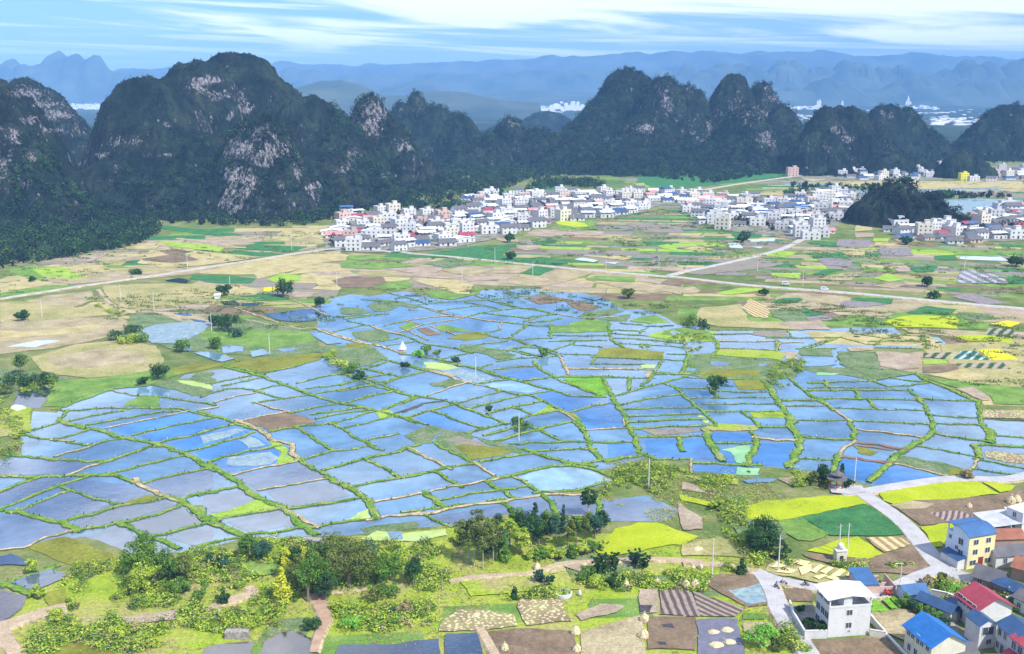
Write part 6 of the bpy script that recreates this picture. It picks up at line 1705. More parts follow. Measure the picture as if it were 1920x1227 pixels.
# ================================================================ TREES, SCRUB, FORESTS
def leafm(name, lo, mid, hi):
    def b(t, p):
        a = N(t, 'ShaderNodeAttribute', attribute_name='tint').outputs['Fac']
        n = tex(t, scale=0.5, detail=3).outputs['Fac']
        f = math_(t, 'ADD', math_(t, 'MULTIPLY', a, 0.75), math_(t, 'MULTIPLY', n, 0.25))
        t.links.new(ramp(t, [(0.15, lo), (0.5, mid), (0.85, hi)], f), p.inputs['Base Color'])
        p.inputs['Subsurface Weight'].default_value = 0.0
    return mat(name, mid, 0.8, 0.15, b)
LM = {'slope': leafm('leaf_slope_shaded', (0.006,0.014,0.010), (0.012,0.022,0.014), (0.026,0.042,0.022)),  # slope leaves darkened too, with the cloud shade put into their colour
      'slopeb': leafm('leaf_slope_shaded_blue', (0.006,0.012,0.012), (0.012,0.023,0.018), (0.022,0.040,0.026)),
      'wood': leafm('leaf_wood', (0.012,0.03,0.012), (0.025,0.06,0.02), (0.05,0.10,0.03)),
      'dark': leafm('leaf_dark_green', (0.012,0.04,0.012), (0.03,0.08,0.02), (0.06,0.14,0.035)),
      'mid': leafm('leaf_green', (0.04,0.10,0.012), (0.09,0.19,0.022), (0.17,0.29,0.045)),
      'olive': leafm('leaf_olive', (0.05,0.075,0.015), (0.11,0.15,0.028), (0.20,0.24,0.055)),
      'lime': leafm('leaf_lime', (0.14,0.24,0.02), (0.29,0.40,0.035), (0.48,0.54,0.08)),
      'yellow': leafm('leaf_yellow', (0.28,0.32,0.01), (0.50,0.53,0.025), (0.68,0.68,0.07)),
      'bright': leafm('leaf_bright_green', (0.08,0.25,0.02), (0.16,0.42,0.04), (0.28,0.56,0.09)),
      'blue': leafm('leaf_bluish', (0.02,0.06,0.035), (0.04,0.10,0.055), (0.07,0.15,0.08)),
      'dry': leafm('leaf_dry', (0.16,0.13,0.06), (0.28,0.23,0.11), (0.42,0.35,0.18))}
M_bark = noisy('bark', [(0.10,0.08,0.06),(0.18,0.15,0.11),(0.27,0.23,0.18)], 1.5, sc=(1,1,.3))
M_barkp = noisy('pale_bark', [(0.30,0.26,0.20),(0.45,0.40,0.32)], 1.5, sc=(1,1,.3))
def leaf_quads(cen, rad, per, size, flat=0.8, r=rng, asp=1.0):
    "cen (n,3), rad (n,) -> quads scattered in shells round each clump centre"
    cen = np.asarray(cen, float); rad = np.asarray(rad, float); n = len(cen)
    k = n * per; c = np.repeat(cen, per, 0); rr = np.repeat(rad, per)
    d = r.normal(size=(k, 3)); d /= np.linalg.norm(d, axis=1)[:, None]
    q = r.uniform(0.35, 1.0, k) ** 0.5
    p = c + d * (rr * q)[:, None] * np.array([1, 1, flat])
    nn = d + r.normal(size=(k, 3)) * 0.7 + np.array([0, 0, 0.5]); nn /= np.linalg.norm(nn, axis=1)[:, None]
    a = np.cross(nn, r.normal(size=(k, 3))); a /= np.linalg.norm(a, axis=1)[:, None]; b = np.cross(nn, a)
    s = size * r.uniform(0.6, 1.4, k)[:, None]
    V = np.stack([p - a*s*asp, p - b*s*.6, p + a*s*asp, p + b*s*.6], 1).reshape(-1, 3)
    tint = np.repeat(np.clip(np.repeat(r.uniform(0, 1, n), per) * .55 + r.uniform(0, 1, k) * .45, 0, 1), 4)
    return V, np.arange(k * 4).reshape(k, 4), tint
def crown_mesh(clumps, per, size, m, name='crown', flat=.8, asp=1.0, link=False):
    cl = np.array(clumps, float); V, Fc, ti = leaf_quads(cl[:, :3], cl[:, 3], per, size, flat, asp=asp)
    return mesh(name, V, Fc, [m], link=link, attr=[('tint', ti, 'POINT')])
def tree_meshes(kind, h, rad, col, seed, leaf=0.32, dens=1.0):
    r = np.random.default_rng(seed); b = MB(); cl = []
    if kind == 'round':
        th = h * .32; b.tube((0, 0, -.3), (0, 0, th), rad * .10 + .08, rad * .07 + .05, 7)
        for i in range(5):
            a = i * 1.26 + r.uniform(0, .6); e = (math.cos(a) * rad * .55, math.sin(a) * rad * .55, h * r.uniform(.5, .75)); b.tube((0, 0, th * .9), e, rad * .05 + .04, .04, 5)
        b.tube((0, 0, th * .9), (0, 0, h * .85), rad * .06 + .04, .04, 5)
        for i in range(int(26 * dens)):
            u = r.normal(size=3); u /= np.linalg.norm(u); q = r.uniform(.4, 1.0)
            z = h * .60 + u[2] * h * .33 * q; cl.append((u[0] * rad * q, u[1] * rad * q, z, rad * r.uniform(.30, .50)))
    elif kind == 'tall':                    # slim bare trunk with feathery tiers
        b.tube((0, 0, -.3), (.1, .05, h * .9), .17, .05, 7)
        for i in range(int(16 * dens)):
            z = h * (.42 + .55 * i / 16); rr = rad * (1.05 - .75 * abs(i / 16 - .3)); a = r.uniform(0, 6.28); q = r.uniform(.2, .8)
            e = (math.cos(a) * rr * q, math.sin(a) * rr * q, z); b.tube((0, 0, z - .5), e, .05, .02, 4); cl.append((*e, rr * r.uniform(.32, .5)))
    elif kind == 'cone':                    # feathered column
        b.tube((0, 0, -.3), (0, 0, h * .95), .14, .03, 6)
        for i in range(int(18 * dens)):
            z = h * (.12 + .86 * i / 18); rr = rad * (1.1 - .85 * i / 18) * r.uniform(.75, 1.15); a = r.uniform(0, 6.28)
            cl.append((math.cos(a) * rr * .45, math.sin(a) * rr * .45, z, rr * .55))
            b.tube((0, 0, z - .2), (math.cos(a) * rr * .45, math.sin(a) * rr * .45, z), .03, .01, 4)
    elif kind == 'bush':
        for i in range(4):
            a = r.uniform(0, 6.28); b.tube((0, 0, -.2), (math.cos(a) * rad * .5, math.sin(a) * rad * .5, h * .6), .06, .03, 5)
        for i in range(int(12 * dens)):
            u = r.normal(size=3); u /= np.linalg.norm(u); q = r.uniform(.25, 1.0)
            cl.append((u[0] * rad * q, u[1] * rad * q, h * .48 + u[2] * h * .35 * q, rad * r.uniform(.25, .42)))
    elif kind == 'spray':                   # upright grassy canes
        for i in range(15):
            a = r.uniform(0, 6.28); q = r.uniform(.1, 1.1) * rad; b.tube((math.cos(a)*q*.3, math.sin(a)*q*.3, -.2), (math.cos(a)*q, math.sin(a)*q, h * r.uniform(.6, .95)), .05, .02, 4)
            for k in range(4): cl.append((math.cos(a)*q*(.4+.15*k), math.sin(a)*q*(.4+.15*k), h * (.22 + .2 * k) * r.uniform(.8, 1.15), rad * .13))
    elif kind == 'palm':                    # banana-like fan
        b.tube((0, 0, -.3), (0, 0, h * .6), .16, .1, 6)
        for i in range(10):
            a = i * .63; 
            for k in range(5): q = rad * (k + 1) / 5; cl.append((math.cos(a)*q, math.sin(a)*q, h * (.62 + .3 * math.sin(k * .75)), rad * .14))
    return b, cl
TCACHE = {}
def tree(px, py, kind, h, rad, col, label, cat='tree', name=None, group=None, pale=False, per=None, leaf=None, dens=1.0, z=0.0):
    x, y = gp(px, py); dist = math.hypot(y, H)
    lf = leaf or max(0.16, dist * 0.00085); pr = int((per or 70) * 1.3)
    key = (kind, round(h), round(rad, 1), col, int(px) % 3)
    if key not in TCACHE:
        b, cl = tree_meshes(kind, h, rad, col, len(TCACHE) + 3, lf, dens)
        TCACHE[key] = (b.build('trunk', M_barkp if pale else M_bark, link=False), crown_mesh(cl, pr, lf, LM[col]))
    tm, cm_ = TCACHE[key]
    o = empty(name or ('shrub' if kind in ('bush', 'spray') else 'tree'), (x, y, z), random.uniform(0, 6.28), label, cat, group)
    put(tm, 'trunk' if kind not in ('bush', 'spray') else 'stems', o, (0, 0, 0)); put(cm_, 'crown' if kind not in ('bush', 'spray') else 'foliage', o, (0, 0, 0))
    return o
T = tree
# slim grove in the middle foreground
T(906,1068,'tall',14,3.0,'olive','tallest slim tree with a bare pale trunk at the front of the grove',pale=True)
T(889,1062,'tall',13,2.8,'olive','slim bare-trunked tree just left of the tallest one in the grove',pale=True)
T(879,1056,'tall',12,2.6,'olive','short slim bare-trunked tree at the left front of the grove',pale=True)
T(862,1050,'tall',11,2.9,'olive','feathery olive tree at the left edge of the slim grove',pale=True)
T(925,1058,'tall',12.5,2.8,'olive','feathery olive tree just right of the tallest bare trunk',pale=True)
T(898,1040,'tall',13,3.0,'olive','olive treetop behind the two tallest bare trunks',pale=True)
T(945,1055,'cone',8,2.0,'mid','leafy green column tree at the right front of the slim grove')
T(935,1048,'round',9,2.6,'blue','dark bluish tree in the shade behind the slim grove')
T(918,1050,'round',7,2.4,'dark','dark tree filling the gap between the bare trunks')
T(955,1025,'round',8,2.4,'lime','yellowish tree between the slim grove and the dark row')
T(975,1040,'round',7.5,2.6,'lime','lime green tree in front of the dark row beside the grove')
T(965,1000,'round',8,2.2,'mid','green treetop reaching over the pond behind the slim grove')
T(938,995,'bush',6,2.2,'blue','bluish shrub at the pond edge behind the slim grove','shrub')
T(985,1010,'round',9,3.0,'dark','first dark tree of the row below the ponds from the left')
T(1003,998,'cone',9,1.8,'dark','dark pointed tree standing up against the pond')
T(1010,1025,'round',8.5,2.8,'dark','dark tree in front of the pointed one')
T(1032,1005,'round',8,2.3,'mid','fresh green round tree right of the dark pointed tree')
T(1042,1026,'tall',9,2.4,'blue','bluish slim tree in the middle of the dark row')
T(1055,1000,'cone',8.5,1.6,'blue','narrow bluish tree rising from the middle of the dark row')
T(1065,1028,'tall',9,2.4,'olive','olive slim tree in the right half of the dark row')
T(1080,1024,'tall',9,2.2,'mid','green slim tree in the right half of the dark row')
T(1098,1020,'tall',9,2.4,'olive','olive slim tree near the right end of the dark row')
T(1115,1010,'round',8,2.6,'blue','bluish tree at the right end of the dark row by a little pond')
T(1126,1000,'round',7,2.2,'dark','dark tree ending the row beside the ripe rice field')
for i, (x, y, r_, c_) in enumerate([(998,1048,1.9,'lime'),(1014,1050,2.1,'mid'),(1033,1046,2.2,'lime'),(1052,1048,2.0,'lime'),(1072,1044,2.1,'mid'),(1092,1042,2.1,'lime'),(1110,1036,2.0,'mid'),(1128,1032,1.8,'lime')]):
    T(x, y, 'bush', 3.6, r_, c_, f'{["lime","bright green"][c_=="mid"]} shrub at the foot of the dark row, {ORD[i]} from its left end', 'shrub', group='shrubs under the dark tree row')
T(1103,968,'round',9.5,2.2,'dark','lone dark tree standing on the dike between two ponds', pale=True)
# big wood left of centre
T(625,1108,'round',14,4.4,'olive','broad olive tree in the centre of the wood beside the yellow trees')
T(655,1105,'round',14.5,4.6,'olive','broad olive tree right of the centre of the wood')
T(640,1075,'round',13,4.2,'olive','olive treetop at the back of the wood next to the pond edge')
T(600,1122,'round',12,3.6,'mid','green tree at the front of the wood right of the lower yellow tree')
T(578,1128,'round',10,3.2,'mid','rounded green tree at the front left of the wood')
T(612,1128,'round',9,2.8,'dark','dark tree at the very front of the wood')
T(595,1090,'round',12,3.4,'dark','dark tree behind the yellow trees inside the wood')
T(556,1105,'round',9,2.8,'olive','small olive tree left of the yellow trees')
T(548,1080,'round',8,2.6,'dark','dark shrubby tree left of the upper yellow tree')
T(680,1100,'round',12,3.4,'olive','olive tree at the right end of the wood')
T(690,1075,'round',9,2.8,'blue','small bluish tree at the right back of the wood')
T(528,1132,'cone',9.5,2.9,'yellow','lower bright yellow tree at the front left of the wood', per=90)
T(541,1090,'cone',9,2.8,'yellow','middle bright yellow tree leaning over the wood', per=60)
T(566,1072,'bush',8,3.2,'yellow','upper bright yellow tree at the back of the wood', per=60)
T(715,1095,'round',8,3.0,'mid','loose green tree right of the wood')
T(738,1090,'round',7,2.8,'mid','light green tree between the wood and the dark lone tree')
T(775,1098,'round',8,2.2,'dark','dark lone tree right of the wood at the end of a ditch')
T(705,1130,'bush',5,3.0,'olive','dark green thicket below the right end of the wood','shrub')
T(728,1120,'bush',4.5,2.8,'mid','green thicket below the light green tree','shrub')
T(735,1155,'bush',2.6,1.4,'blue','small bluish bush in the middle of the lower meadow','shrub')
T(760,1150,'bush',3.2,2.2,'dry','brown dry bush beside the small bluish one','shrub')
# left thickets
T(272,1080,'round',12,3.0,'mid','tallest green tree above the brown weed field at the lower left')
T(255,1085,'round',10,3.0,'mid','green tree left of the tallest one above the brown weed field')
T(290,1095,'round',11,3.4,'mid','full green tree right below the tallest one')
T(320,1092,'round',8,3.0,'mid','green tree right of the tall pair at the pond edge')
T(345,1090,'round',7,2.8,'olive','olive green rounded tree next to the bare slope')
T(268,1115,'round',8,3.0,'lime','lime green tree in front of the tall pair')
T(335,1115,'bush',5,3.0,'mid','wide green shrub in front of the olive rounded tree','shrub')
T(468,1045,'round',6.5,2.6,'mid','green tree at the corner of the lowest pond')
T(490,1052,'round',5.5,2.2,'blue','bluish small tree beside the pond corner tree')
T(400,1062,'bush',4,2.4,'dark','dark shrub left of the small green terrace','shrub')
T(424,1065,'bush',3.6,1.8,'blue','bluish shrub at the top of the small green terrace','shrub')
T(375,1130,'bush',4.2,2.2,'mid','green round shrub left of the dark round one by the bare slope','shrub')
T(418,1133,'bush',4.2,1.9,'dark','dark round shrub beside the bare slope','shrub')
T(225,1200,'bush',3.5,2.8,'lime','bright lime shrub at the lower left above the dark field','shrub')
T(110,1165,'bush',4,2.6,'lime','lime shrub beside the earth path end','shrub')
T(70,1120,'bush',4,2.2,'lime','pale lime shrub at the corner of the small grey pond','shrub')
T(60,1075,'bush',4,2.0,'lime','yellow green shrub beside the small dark pond','shrub')
T(590,1180,'bush',3.2,2.2,'dark','dark shrub between the round pond and the earth track','shrub')
T(470,1175,'bush',3,3,'lime','lime thicket above the stone wall of the round pond','shrub')
T(660,1175,'bush',3,2.6,'bright','bright green shrub right of the earth track','shrub')
T(640,1145,'bush',3.6,2.4,'lime','lime shrub right of the red earth patch','shrub')
T(965,1125,'cone',3.5,1.4,'dark','small dark leaning tree at the corner of the straw plot')
T(1012,1092,'spray',3,1.8,'blue','bluish cane clump left of the small green square field','shrub')
T(1028,1100,'spray',3,1.6,'blue','bluish cane clump touching the small green square field','shrub')
T(1120,1078,'spray',5,2.0,'dark','left cane clump of the dark group below the rice field','shrub')
T(1135,1075,'spray',5.5,2.2,'dark','middle cane clump of the dark group below the rice field','shrub')
T(1150,1073,'spray',5,2.0,'dark','right cane clump of the dark group below the rice field','shrub')
T(1190,1062,'spray',4.5,1.8,'blue','left one of two bluish clumps beside the path end','shrub')
T(1207,1068,'spray',4.5,1.8,'dark','right one of two dark clumps beside the path end','shrub')
T(1100,1090,'bush',4.5,2.4,'mid','green shrub left of the dark cane clumps','shrub')
T(1118,1105,'bush',4,2.6,'lime','lime shrub below the dark cane clumps','shrub')
T(1150,1100,'bush',3.5,2.4,'dark','dark shrub below the right cane clump','shrub')
# right foreground
T(1432,1025,'round',9,3.2,'dark','largest dark tree at the left corner of the ripe rice field')
T(1418,1038,'round',7.5,3.0,'dark','dark tree below the largest one')
T(1446,1040,'round',7,2.8,'dark','dark tree beside the dark green vegetable field')
T(1402,1022,'bush',5,2.6,'mid','green thicket left of the largest dark tree','shrub')
T(1468,1050,'bush',4.5,2.2,'dark','dark shrub below the light green field corner','shrub')
T(1340,955,'bush',4,2.2,'lime','pale green shrub beside the small lime field strip','shrub')
T(1390,1078,'cone',4.5,1.5,'dark','small dark conical tree at the end of the lane by the mud field')
T(1424,1215,'round',5.6,3.0,'bright','vivid green round tree beside the lane at the bottom', per=70)
T(1460,1222,'bush',3.4,2.6,'olive','olive shrub between the vivid tree and the lane','shrub')
T(1545,906,'round',6,2.3,'dark','dark round tree left of the pavilion')
T(1528,908,'bush',4.5,2.2,'olive','olive shrub left of the dark pavilion tree','shrub')
T(1590,918,'bush',3.8,1.8,'dark','dark shrub right of the pavilion','shrub')
T(1578,895,'cone',4.6,1.1,'dark','small pointed tree behind the pavilion')
T(1812,897,'bush',4,2.8,'dry','straw coloured bush on the bank beside the pond road','shrub')
T(1766,1094,'bush',3.8,1.7,'olive','grey green bush at the lane bend near the yellow house','shrub')
T(1738,1098,'bush',3,1.6,'dry','reddish brown bush behind the faded blue shed','shrub')
for i, (x, y) in enumerate([(1700,1138),(1712,1146),(1724,1154),(1738,1162),(1752,1168),(1768,1176)]):
    T(x, y, 'bush', 3.4, 1.9, 'blue' if i % 2 else 'mid', f'{ORD[i]} hedge shrub from the left below the blue sheds', 'shrub', group='hedge below the blue sheds')
for i, (x, y, c_) in enumerate([(1775,1108,'mid'),(1792,1112,'bright'),(1808,1118,'mid'),(1826,1122,'lime'),(1845,1118,'dark'),(1862,1126,'mid'),(1880,1132,'dark')]):
    T(x, y, 'bush', 2.2, 2.2, c_, f'{ORD[i]} low shrub from the left in the kitchen garden behind the crimson roof', 'shrub', group='kitchen garden shrubs')
T(1500,1150,'bush',2.4,1.4,'dark','dark shrub in the upper part of the white canopy house yard','shrub')
T(1517,1182,'palm',2.6,1.4,'dark','dark palm in the yard of the white canopy house')
T(1538,1190,'palm',3.0,1.5,'dark','larger dark palm at the corner of the white canopy house')
# middle distance
MD = [(216,640,'bush',6,5,'dark','left tree of the clump on the edge of the bare tan field'),(240,645,'bush',5.5,5,'lime','yellowish tree in the middle of the clump by the bare tan field'),
 (262,643,'bush',6,5,'mid','right tree of the clump by the bare tan field'),(248,624,'bush',5,4.5,'dark','dark tree behind the clump by the bare tan field'),
 (427,622,'round',9,5.5,'dark','large dark tree on the pond meadow left of the mud pools'),(403,612,'round',6,3,'dark','small dark tree left of the large one on the pond meadow'),
 (440,632,'bush',4.5,4,'blue','bluish bush right under the large dark tree'),(404,655,'round',6,3,'mid','green tree above the two little ponds'),
 (342,660,'round',6,3.5,'mid','green tree above the first little pond from the left'),(531,557,'round',10,6,'dark','round dark tree at the corner of the yellow plot'),
 (420,555,'round',7,4,'dark','dark tree by the mud pools hut'),(600,577,'round',6,3,'dark','dark tree at the left tip of the far ponds'),
 (42,603,'round',6,3.2,'dark','lone dark tree on the tan field at the left'),(297,712,'round',7,3.6,'dark','dark tree on the bank above the long left pond'),
 (266,722,'bush',4.5,2.6,'dark','dark bush left of the tree above the long left pond'),(40,702,'tall',9,4,'mid','tall tree rising from the thicket at the left edge'),
 (22,722,'bush',6,5,'dark','dark bush in the thicket left of the square pond'),(48,722,'bush',6,5.5,'dark','dark bush behind the left corner of the square pond'),
 (72,722,'bush',6,5,'dark','dark bush behind the middle of the square pond'),(92,720,'bush',5.5,3.8,'mid','green bush behind the right corner of the square pond'),
 (10,740,'bush',5,4,'olive','olive bush at the left edge beside the square pond'),(1342,742,'round',9,3.6,'dark','lone black-green tree between the middle ponds'),
 (1300,612,'bush',7,7,'mid','big bush at the end of the straw field above the ponds'),(1318,617,'bush',5,4.5,'dark','dark bush right of the big bush above the ponds'),
 (800,662,'bush',4.5,3,'mid','green bush on the dike right of the little pink hut'),(785,672,'bush',5,3,'bright','bright bush on the dike beside the little pink hut'),
 (760,690,'bush',3,2,'dark','small dark bush at the water below the pink hut'),(855,680,'bush',3.5,2.2,'dark','dark bush on a spit among the far ponds'),
 (820,668,'bush',3.4,2.2,'mid','green bush on the pond spit beside the dark one'),(980,805,'bush',3.6,3.2,'mid','thick bush at a dike crossing in the central ponds'),
 (970,795,'bush',3.4,2.6,'mid','bush just above the thick one at the dike crossing'),(916,772,'bush',2.6,1.5,'dark','small bush on a central dike left of the crossing'),
 (1178,560,'round',6,3.6,'olive','olive tree in the marsh above the far ponds'),(640,690,'bush',5,5,'lime','lime thicket above the small tree-lined pond'),
 (660,700,'bush',5,4.5,'mid','green thicket at the right side of the tree-lined pond'),(618,672,'bush',4,4,'lime','lime bush at the tip of the olive weed pond'),
 (675,712,'bush',4,3.6,'dark','dark thicket at the lower end of the tree-lined pond'),(1020,668,'bush',4,3.5,'mid','green bush on the spit right of the far pale pond'),
 (955,455,'round',7,3.6,'dark','dark round tree on the green field below the village'),(957,487,'round',6,3.4,'dark','dark tree beside the road through the green field'),
 (1391,455,'round',6.5,4,'dark','left tree of the pair on the plots below the village corner'),(1397,450,'round',7,4.4,'blue','bluish tree of the pair on the plots below the village corner'),
 (1738,538,'round',7,3.8,'dark','lone dark tree below the grey greenhouses'),(1750,560,'bush',5,3.6,'dark','dark bush beside the white road below the greenhouses'),
 (1698,460,'round',7,4,'blue','grey tree among the plots left of the white three-storey row'),(1432,555,'bush',5,3.5,'dark','dark bush beside the white road above the straw field'),
 (1905,500,'round',7,5,'dark','dark tree at the right edge by the pale greenhouses'),(1700,345,'round',9,7,'dark','dark tree on the far rice land beside the cone hill'),
 (1775,372,'round',9,7,'dark','dark tree on the flooded land right of the cone hill'),(860,395,'bush',10,16,'dark','wide dark wooded clump inside the village'),
 (838,392,'bush',8,10,'dark','smaller dark clump left of the wide one inside the village'),(1805,418,'bush',9,12,'dark','wooded knoll at the right foot of the cone hill'),
 (1780,425,'bush',7,8,'dark','dark grove between cone hill and wooded knoll'),(940,370,'cone',12,5,'blue','dark pointed tree at the back edge of the village'),
 (1300,300,'bush',6,8,'olive','lone bush on the cleared slope under the twin peaks'),(60,528,'bush',4,3,'dark','dark bush on the green plot at the far left'),
 (255,515,'bush',4,5,'dark','dark hedge clump beside the lane on the left'),(1485,365,'bush',7,9,'blue','dark copse on the far paddies left of the road'),
 (1510,372,'bush',7,10,'dark','larger dark copse on the far paddies'),(1560,390,'bush',7,8,'dark','dark grove in the middle of the right village')]
for x, y, k, h_, r_, c_, lb in MD: T(x, y, k, h_, r_, c_, lb, 'tree' if k != 'bush' else 'shrub', per=40)

# ---- scrub, tufts and woods that nobody could count
def scatter(frpts, n, seed, dens=None):
    P = cv('X', frpts); r = np.random.default_rng(seed)
    xs_ = [p[0] for p in P]; ys_ = [p[1] for p in P]; out = []
    k = 0
    while len(out) < n and k < n * 30:
        k += 1; x = r.uniform(min(xs_), max(xs_)); y = r.uniform(min(ys_), max(ys_))
        if not in_poly(x, y, P): continue
        if dens is not None and float(fbm(np.array([x / dens]), np.array([y / dens]), seed, 3)[0]) < -0.02: continue
        out.append((x, y))
    return out
def mass(name, items, per, size, m, flat=.8, zf=.45):
    "items x,y,r,h"
    it = np.array(items, float); cen = np.stack([it[:, 0], it[:, 1], it[:, 3] * zf], -1)
    V, Fc, ti = leaf_quads(cen, it[:, 2], per, size, 1.0)
    # squash to each height and keep above the ground
    k = per * 4; zc = np.repeat(cen[:, 2], k); ra = np.repeat(it[:, 2], k); hh = np.repeat(it[:, 3], k)
    V[:, 2] = zc + (V[:, 2] - zc) / ra * hh * .5
    V[:, 2] = np.maximum(V[:, 2], 0.02)
    return struct(mesh(name, V, Fc, [m], attr=[('tint', ti, 'POINT')]), 'stuff')
r0 = np.random.default_rng(77)
SCR = [("130,1150 110,1100 130,1070 160,1060 240,1050 340,1040 480,1015 560,1010 600,1030 700,1020 820,1010 840,1080 800,1180 640,1190 520,1175 420,1190 240,1227 40,1227 60,1190", 2300),
       ("-30,760 30,770 50,810 30,850 10,866 -60,870", 190), ("640,1150 800,1120 830,1180 760,1200 640,1190", 120), ("1160,875 1240,865 1300,890 1230,930 1130,930", 260),
       ("1340,880 1520,885 1560,905 1480,915 1380,905 1340,930 1300,910", 320), ("1340,930 1400,940 1400,1000 1490,1060 1480,1070 1400,1060 1360,1000", 330),
       ("1070,1090 1400,1060 1380,1090 1320,1110 1200,1105 1100,1120", 330), ("1560,1060 1720,1060 1600,1075", 60), ("1290,615 1350,640 1300,660 1240,650 1180,655", 130), ("1440,690 1510,670 1500,720 1440,730", 150),
       ("900,1110 1000,1090 1080,1120 980,1130 820,1140 750,1170 760,1130", 160), ("180,540 240,600 200,600 160,560", 60), ("0,700 100,700 110,745 60,740 20,760 0,760", 90),
       ("1410,1200 1480,1170 1520,1227 1400,1227", 70), ("1180,800 1183,800 1183,801", 0), ("1760,1095 1880,1110 1920,1150 1860,1140 1780,1125", 150), ("340,1040 600,1020 560,1060 380,1060", 160)]
buck = {k: [] for k in ('lime', 'mid', 'olive', 'dark', 'dry')}
for i, (pp, n) in enumerate(SCR):
    for x, y in (scatter(pp, n, 300 + i, 9) if n else []):
        c_ = r0.choice(['lime', 'mid', 'olive', 'dark', 'dry'], p=[.54, .25, .10, .03, .08]); s = float(np.clip(r0.lognormal(-.05, .5), .35, 3.0)); buck[c_].append((x, y, s, s * r0.uniform(.9, 1.5)))
for c_, it in buck.items(): mass('shrubbery', it, 44, 0.27, LM[c_])
# grass tufts on dikes and rough ground
tf = [(x, y, s * r0.uniform(.5, 1.1), r0.uniform(.3, .95)) for x, y, s, c_ in TUFTS]
r0.shuffle(tf); n_ = len(tf); print('tufts', n_)
mass('grass', tf[:int(n_ * .45)], 5, 0.20, LM['lime']); mass('grass', tf[int(n_ * .45):int(n_*.8)], 5, 0.20, LM['mid']); mass('grass', tf[int(n_ * .8):], 5, 0.22, LM['dark'])
gr = [(x, y, r0.uniform(.3, .9), r0.uniform(.15, .5)) for x, y in scatter("0,1227 0,1080 300,1040 600,1010 840,990 1000,1040 1400,1000 1480,1080 1500,1227", 6500, 900, 14)]
gr += [(x, y, r0.uniform(.3, 1.0), r0.uniform(.2, .7)) for x, y in scatter('1140,860 1240,862 1300,890 1560,890 1560,925 1400,1000 1500,1060 1300,1050 1200,960 1120,935', 3200, 901, 9)]
r0.shuffle(gr)
mass('grass', gr[:4500], 7, 0.2, LM['lime']); mass('grass', gr[4500:], 7, 0.2, LM['dry'])
# hedgerows and rank grass between the far plots
he = []
for pp, n in [("600,500 860,480 1180,400 1300,385 1500,455 1920,460 1920,560 1400,520 900,492", 1500), ("0,490 200,460 600,420 600,480 200,510 0,560", 420), ("560,560 700,540 1000,540 1300,570 1330,620 1000,600 700,600", 260),
              ("1330,372 1480,335 1920,345 1920,395 1500,375", 420), ("1400,560 1920,600 1920,760 1600,660", 520), ("150,560 620,520 640,600 400,640 220,640", 420)]:
    for x, y in scatter(pp, int(n * .55), n, 30):
        k = r0.integers(1, 7); a = r0.normal(-.15, .2); s = r0.uniform(.5, 1.5)
        for j in range(k): he.append((x + j * s * 1.3 * math.cos(a), y + j * s * 1.3 * math.sin(a), s, s * 1.3))
r0.shuffle(he); n_ = len(he); mass('shrubbery', he[:int(n_*.25)], 10, 0.4, LM['dark']); mass('shrubbery', he[int(n_*.25):int(n_*.65)], 10, .4, LM['olive']); mass('shrubbery', he[int(n_*.65):], 10, .4, LM['mid'])
# forests at the foot of the karst
fo = {'dark': [], 'blue': [], 'mid': [], 'olive': []}
def hz(x, y):
    z = 0
    for X, Y, Z in HILLS:
        if X[0, 0] < x < X[0, -1] and Y[0, 0] < y < Y[-1, 0]:
            i = int((y - Y[0, 0]) / (Y[1, 0] - Y[0, 0])); j = int((x - X[0, 0]) / (X[0, 1] - X[0, 0])); z = max(z, Z[i, j])
    return z
for i, (pp, n, pr) in enumerate([
  ("-60,520 0,505 60,495 160,478 250,462 290,445 300,425 200,415 0,430 -60,440", 900, [.15,.1,.55,.2]),
  ("160,425 300,418 420,425 560,425 620,415 640,395 560,380 400,385 200,395", 650, [.35,.2,.4,.05]),
  ("600,410 650,395 780,395 860,370 940,360 980,340 960,320 860,300 740,300 640,330 600,370", 2300, [.30,.15,.45,.10]),
  ("960,345 1060,330 1200,330 1330,345 1460,325 1500,310 1300,300 1060,290 900,300", 2500, [.25,.25,.38,.12]),
  ("1330,345 1480,322 1600,310 1780,312 1900,305 1900,290 1600,285 1400,300", 1300, [.5,.4,.05,.05]),
  ("980,362 1060,350 1140,356 1120,340 1010,340", 200, [.1,.1,.4,.4]),
  ("1600,405 1660,425 1780,425 1800,400 1790,385 1600,385", 250, [.8,.1,.1,0]),
  ("1480,345 1600,350 1700,345 1640,360 1500,365", 120, [.6,.3,.1,0]), ("1560,320 1700,325 1780,330 1640,334 1500,332", 90, [.6,.3,.1,0]), ("1640,375 1900,372 1880,364 1740,362", 90, [.6,.3,.1,0]),
  ("615,470 1240,380 1330,370 900,362 640,400", 230, [.6,.3,.1,0]), ("1282,398 1500,452 1590,402 1600,364 1400,372", 130, [.6,.3,.1,0]), ("1655,432 1900,448 1980,400 1800,410", 90, [.6,.3,.1,0])]):
    for x, y in scatter(pp, n, 500 + i):
        z = hz(x, y); s = r0.uniform(2.2, 4.8) if i < 7 else r0.uniform(1.6, 3.0)
        fo[r0.choice(['dark', 'blue', 'mid', 'olive'], p=pr)].append((x, y, s, s * 1.9, z))
for c_, it in fo.items():
    a = np.array(it); cen = np.stack([a[:, 0], a[:, 1], a[:, 4] + a[:, 3] * .5], -1)
    V, Fc, ti = leaf_quads(cen, a[:, 2], 46, 0.85, 1.0); struct(mesh('forest', V, Fc, [LM[{'dark': 'slope', 'blue': 'slopeb', 'mid': 'wood', 'olive': 'dark'}[c_]]], attr=[('tint', ti, 'POINT')]), 'stuff')
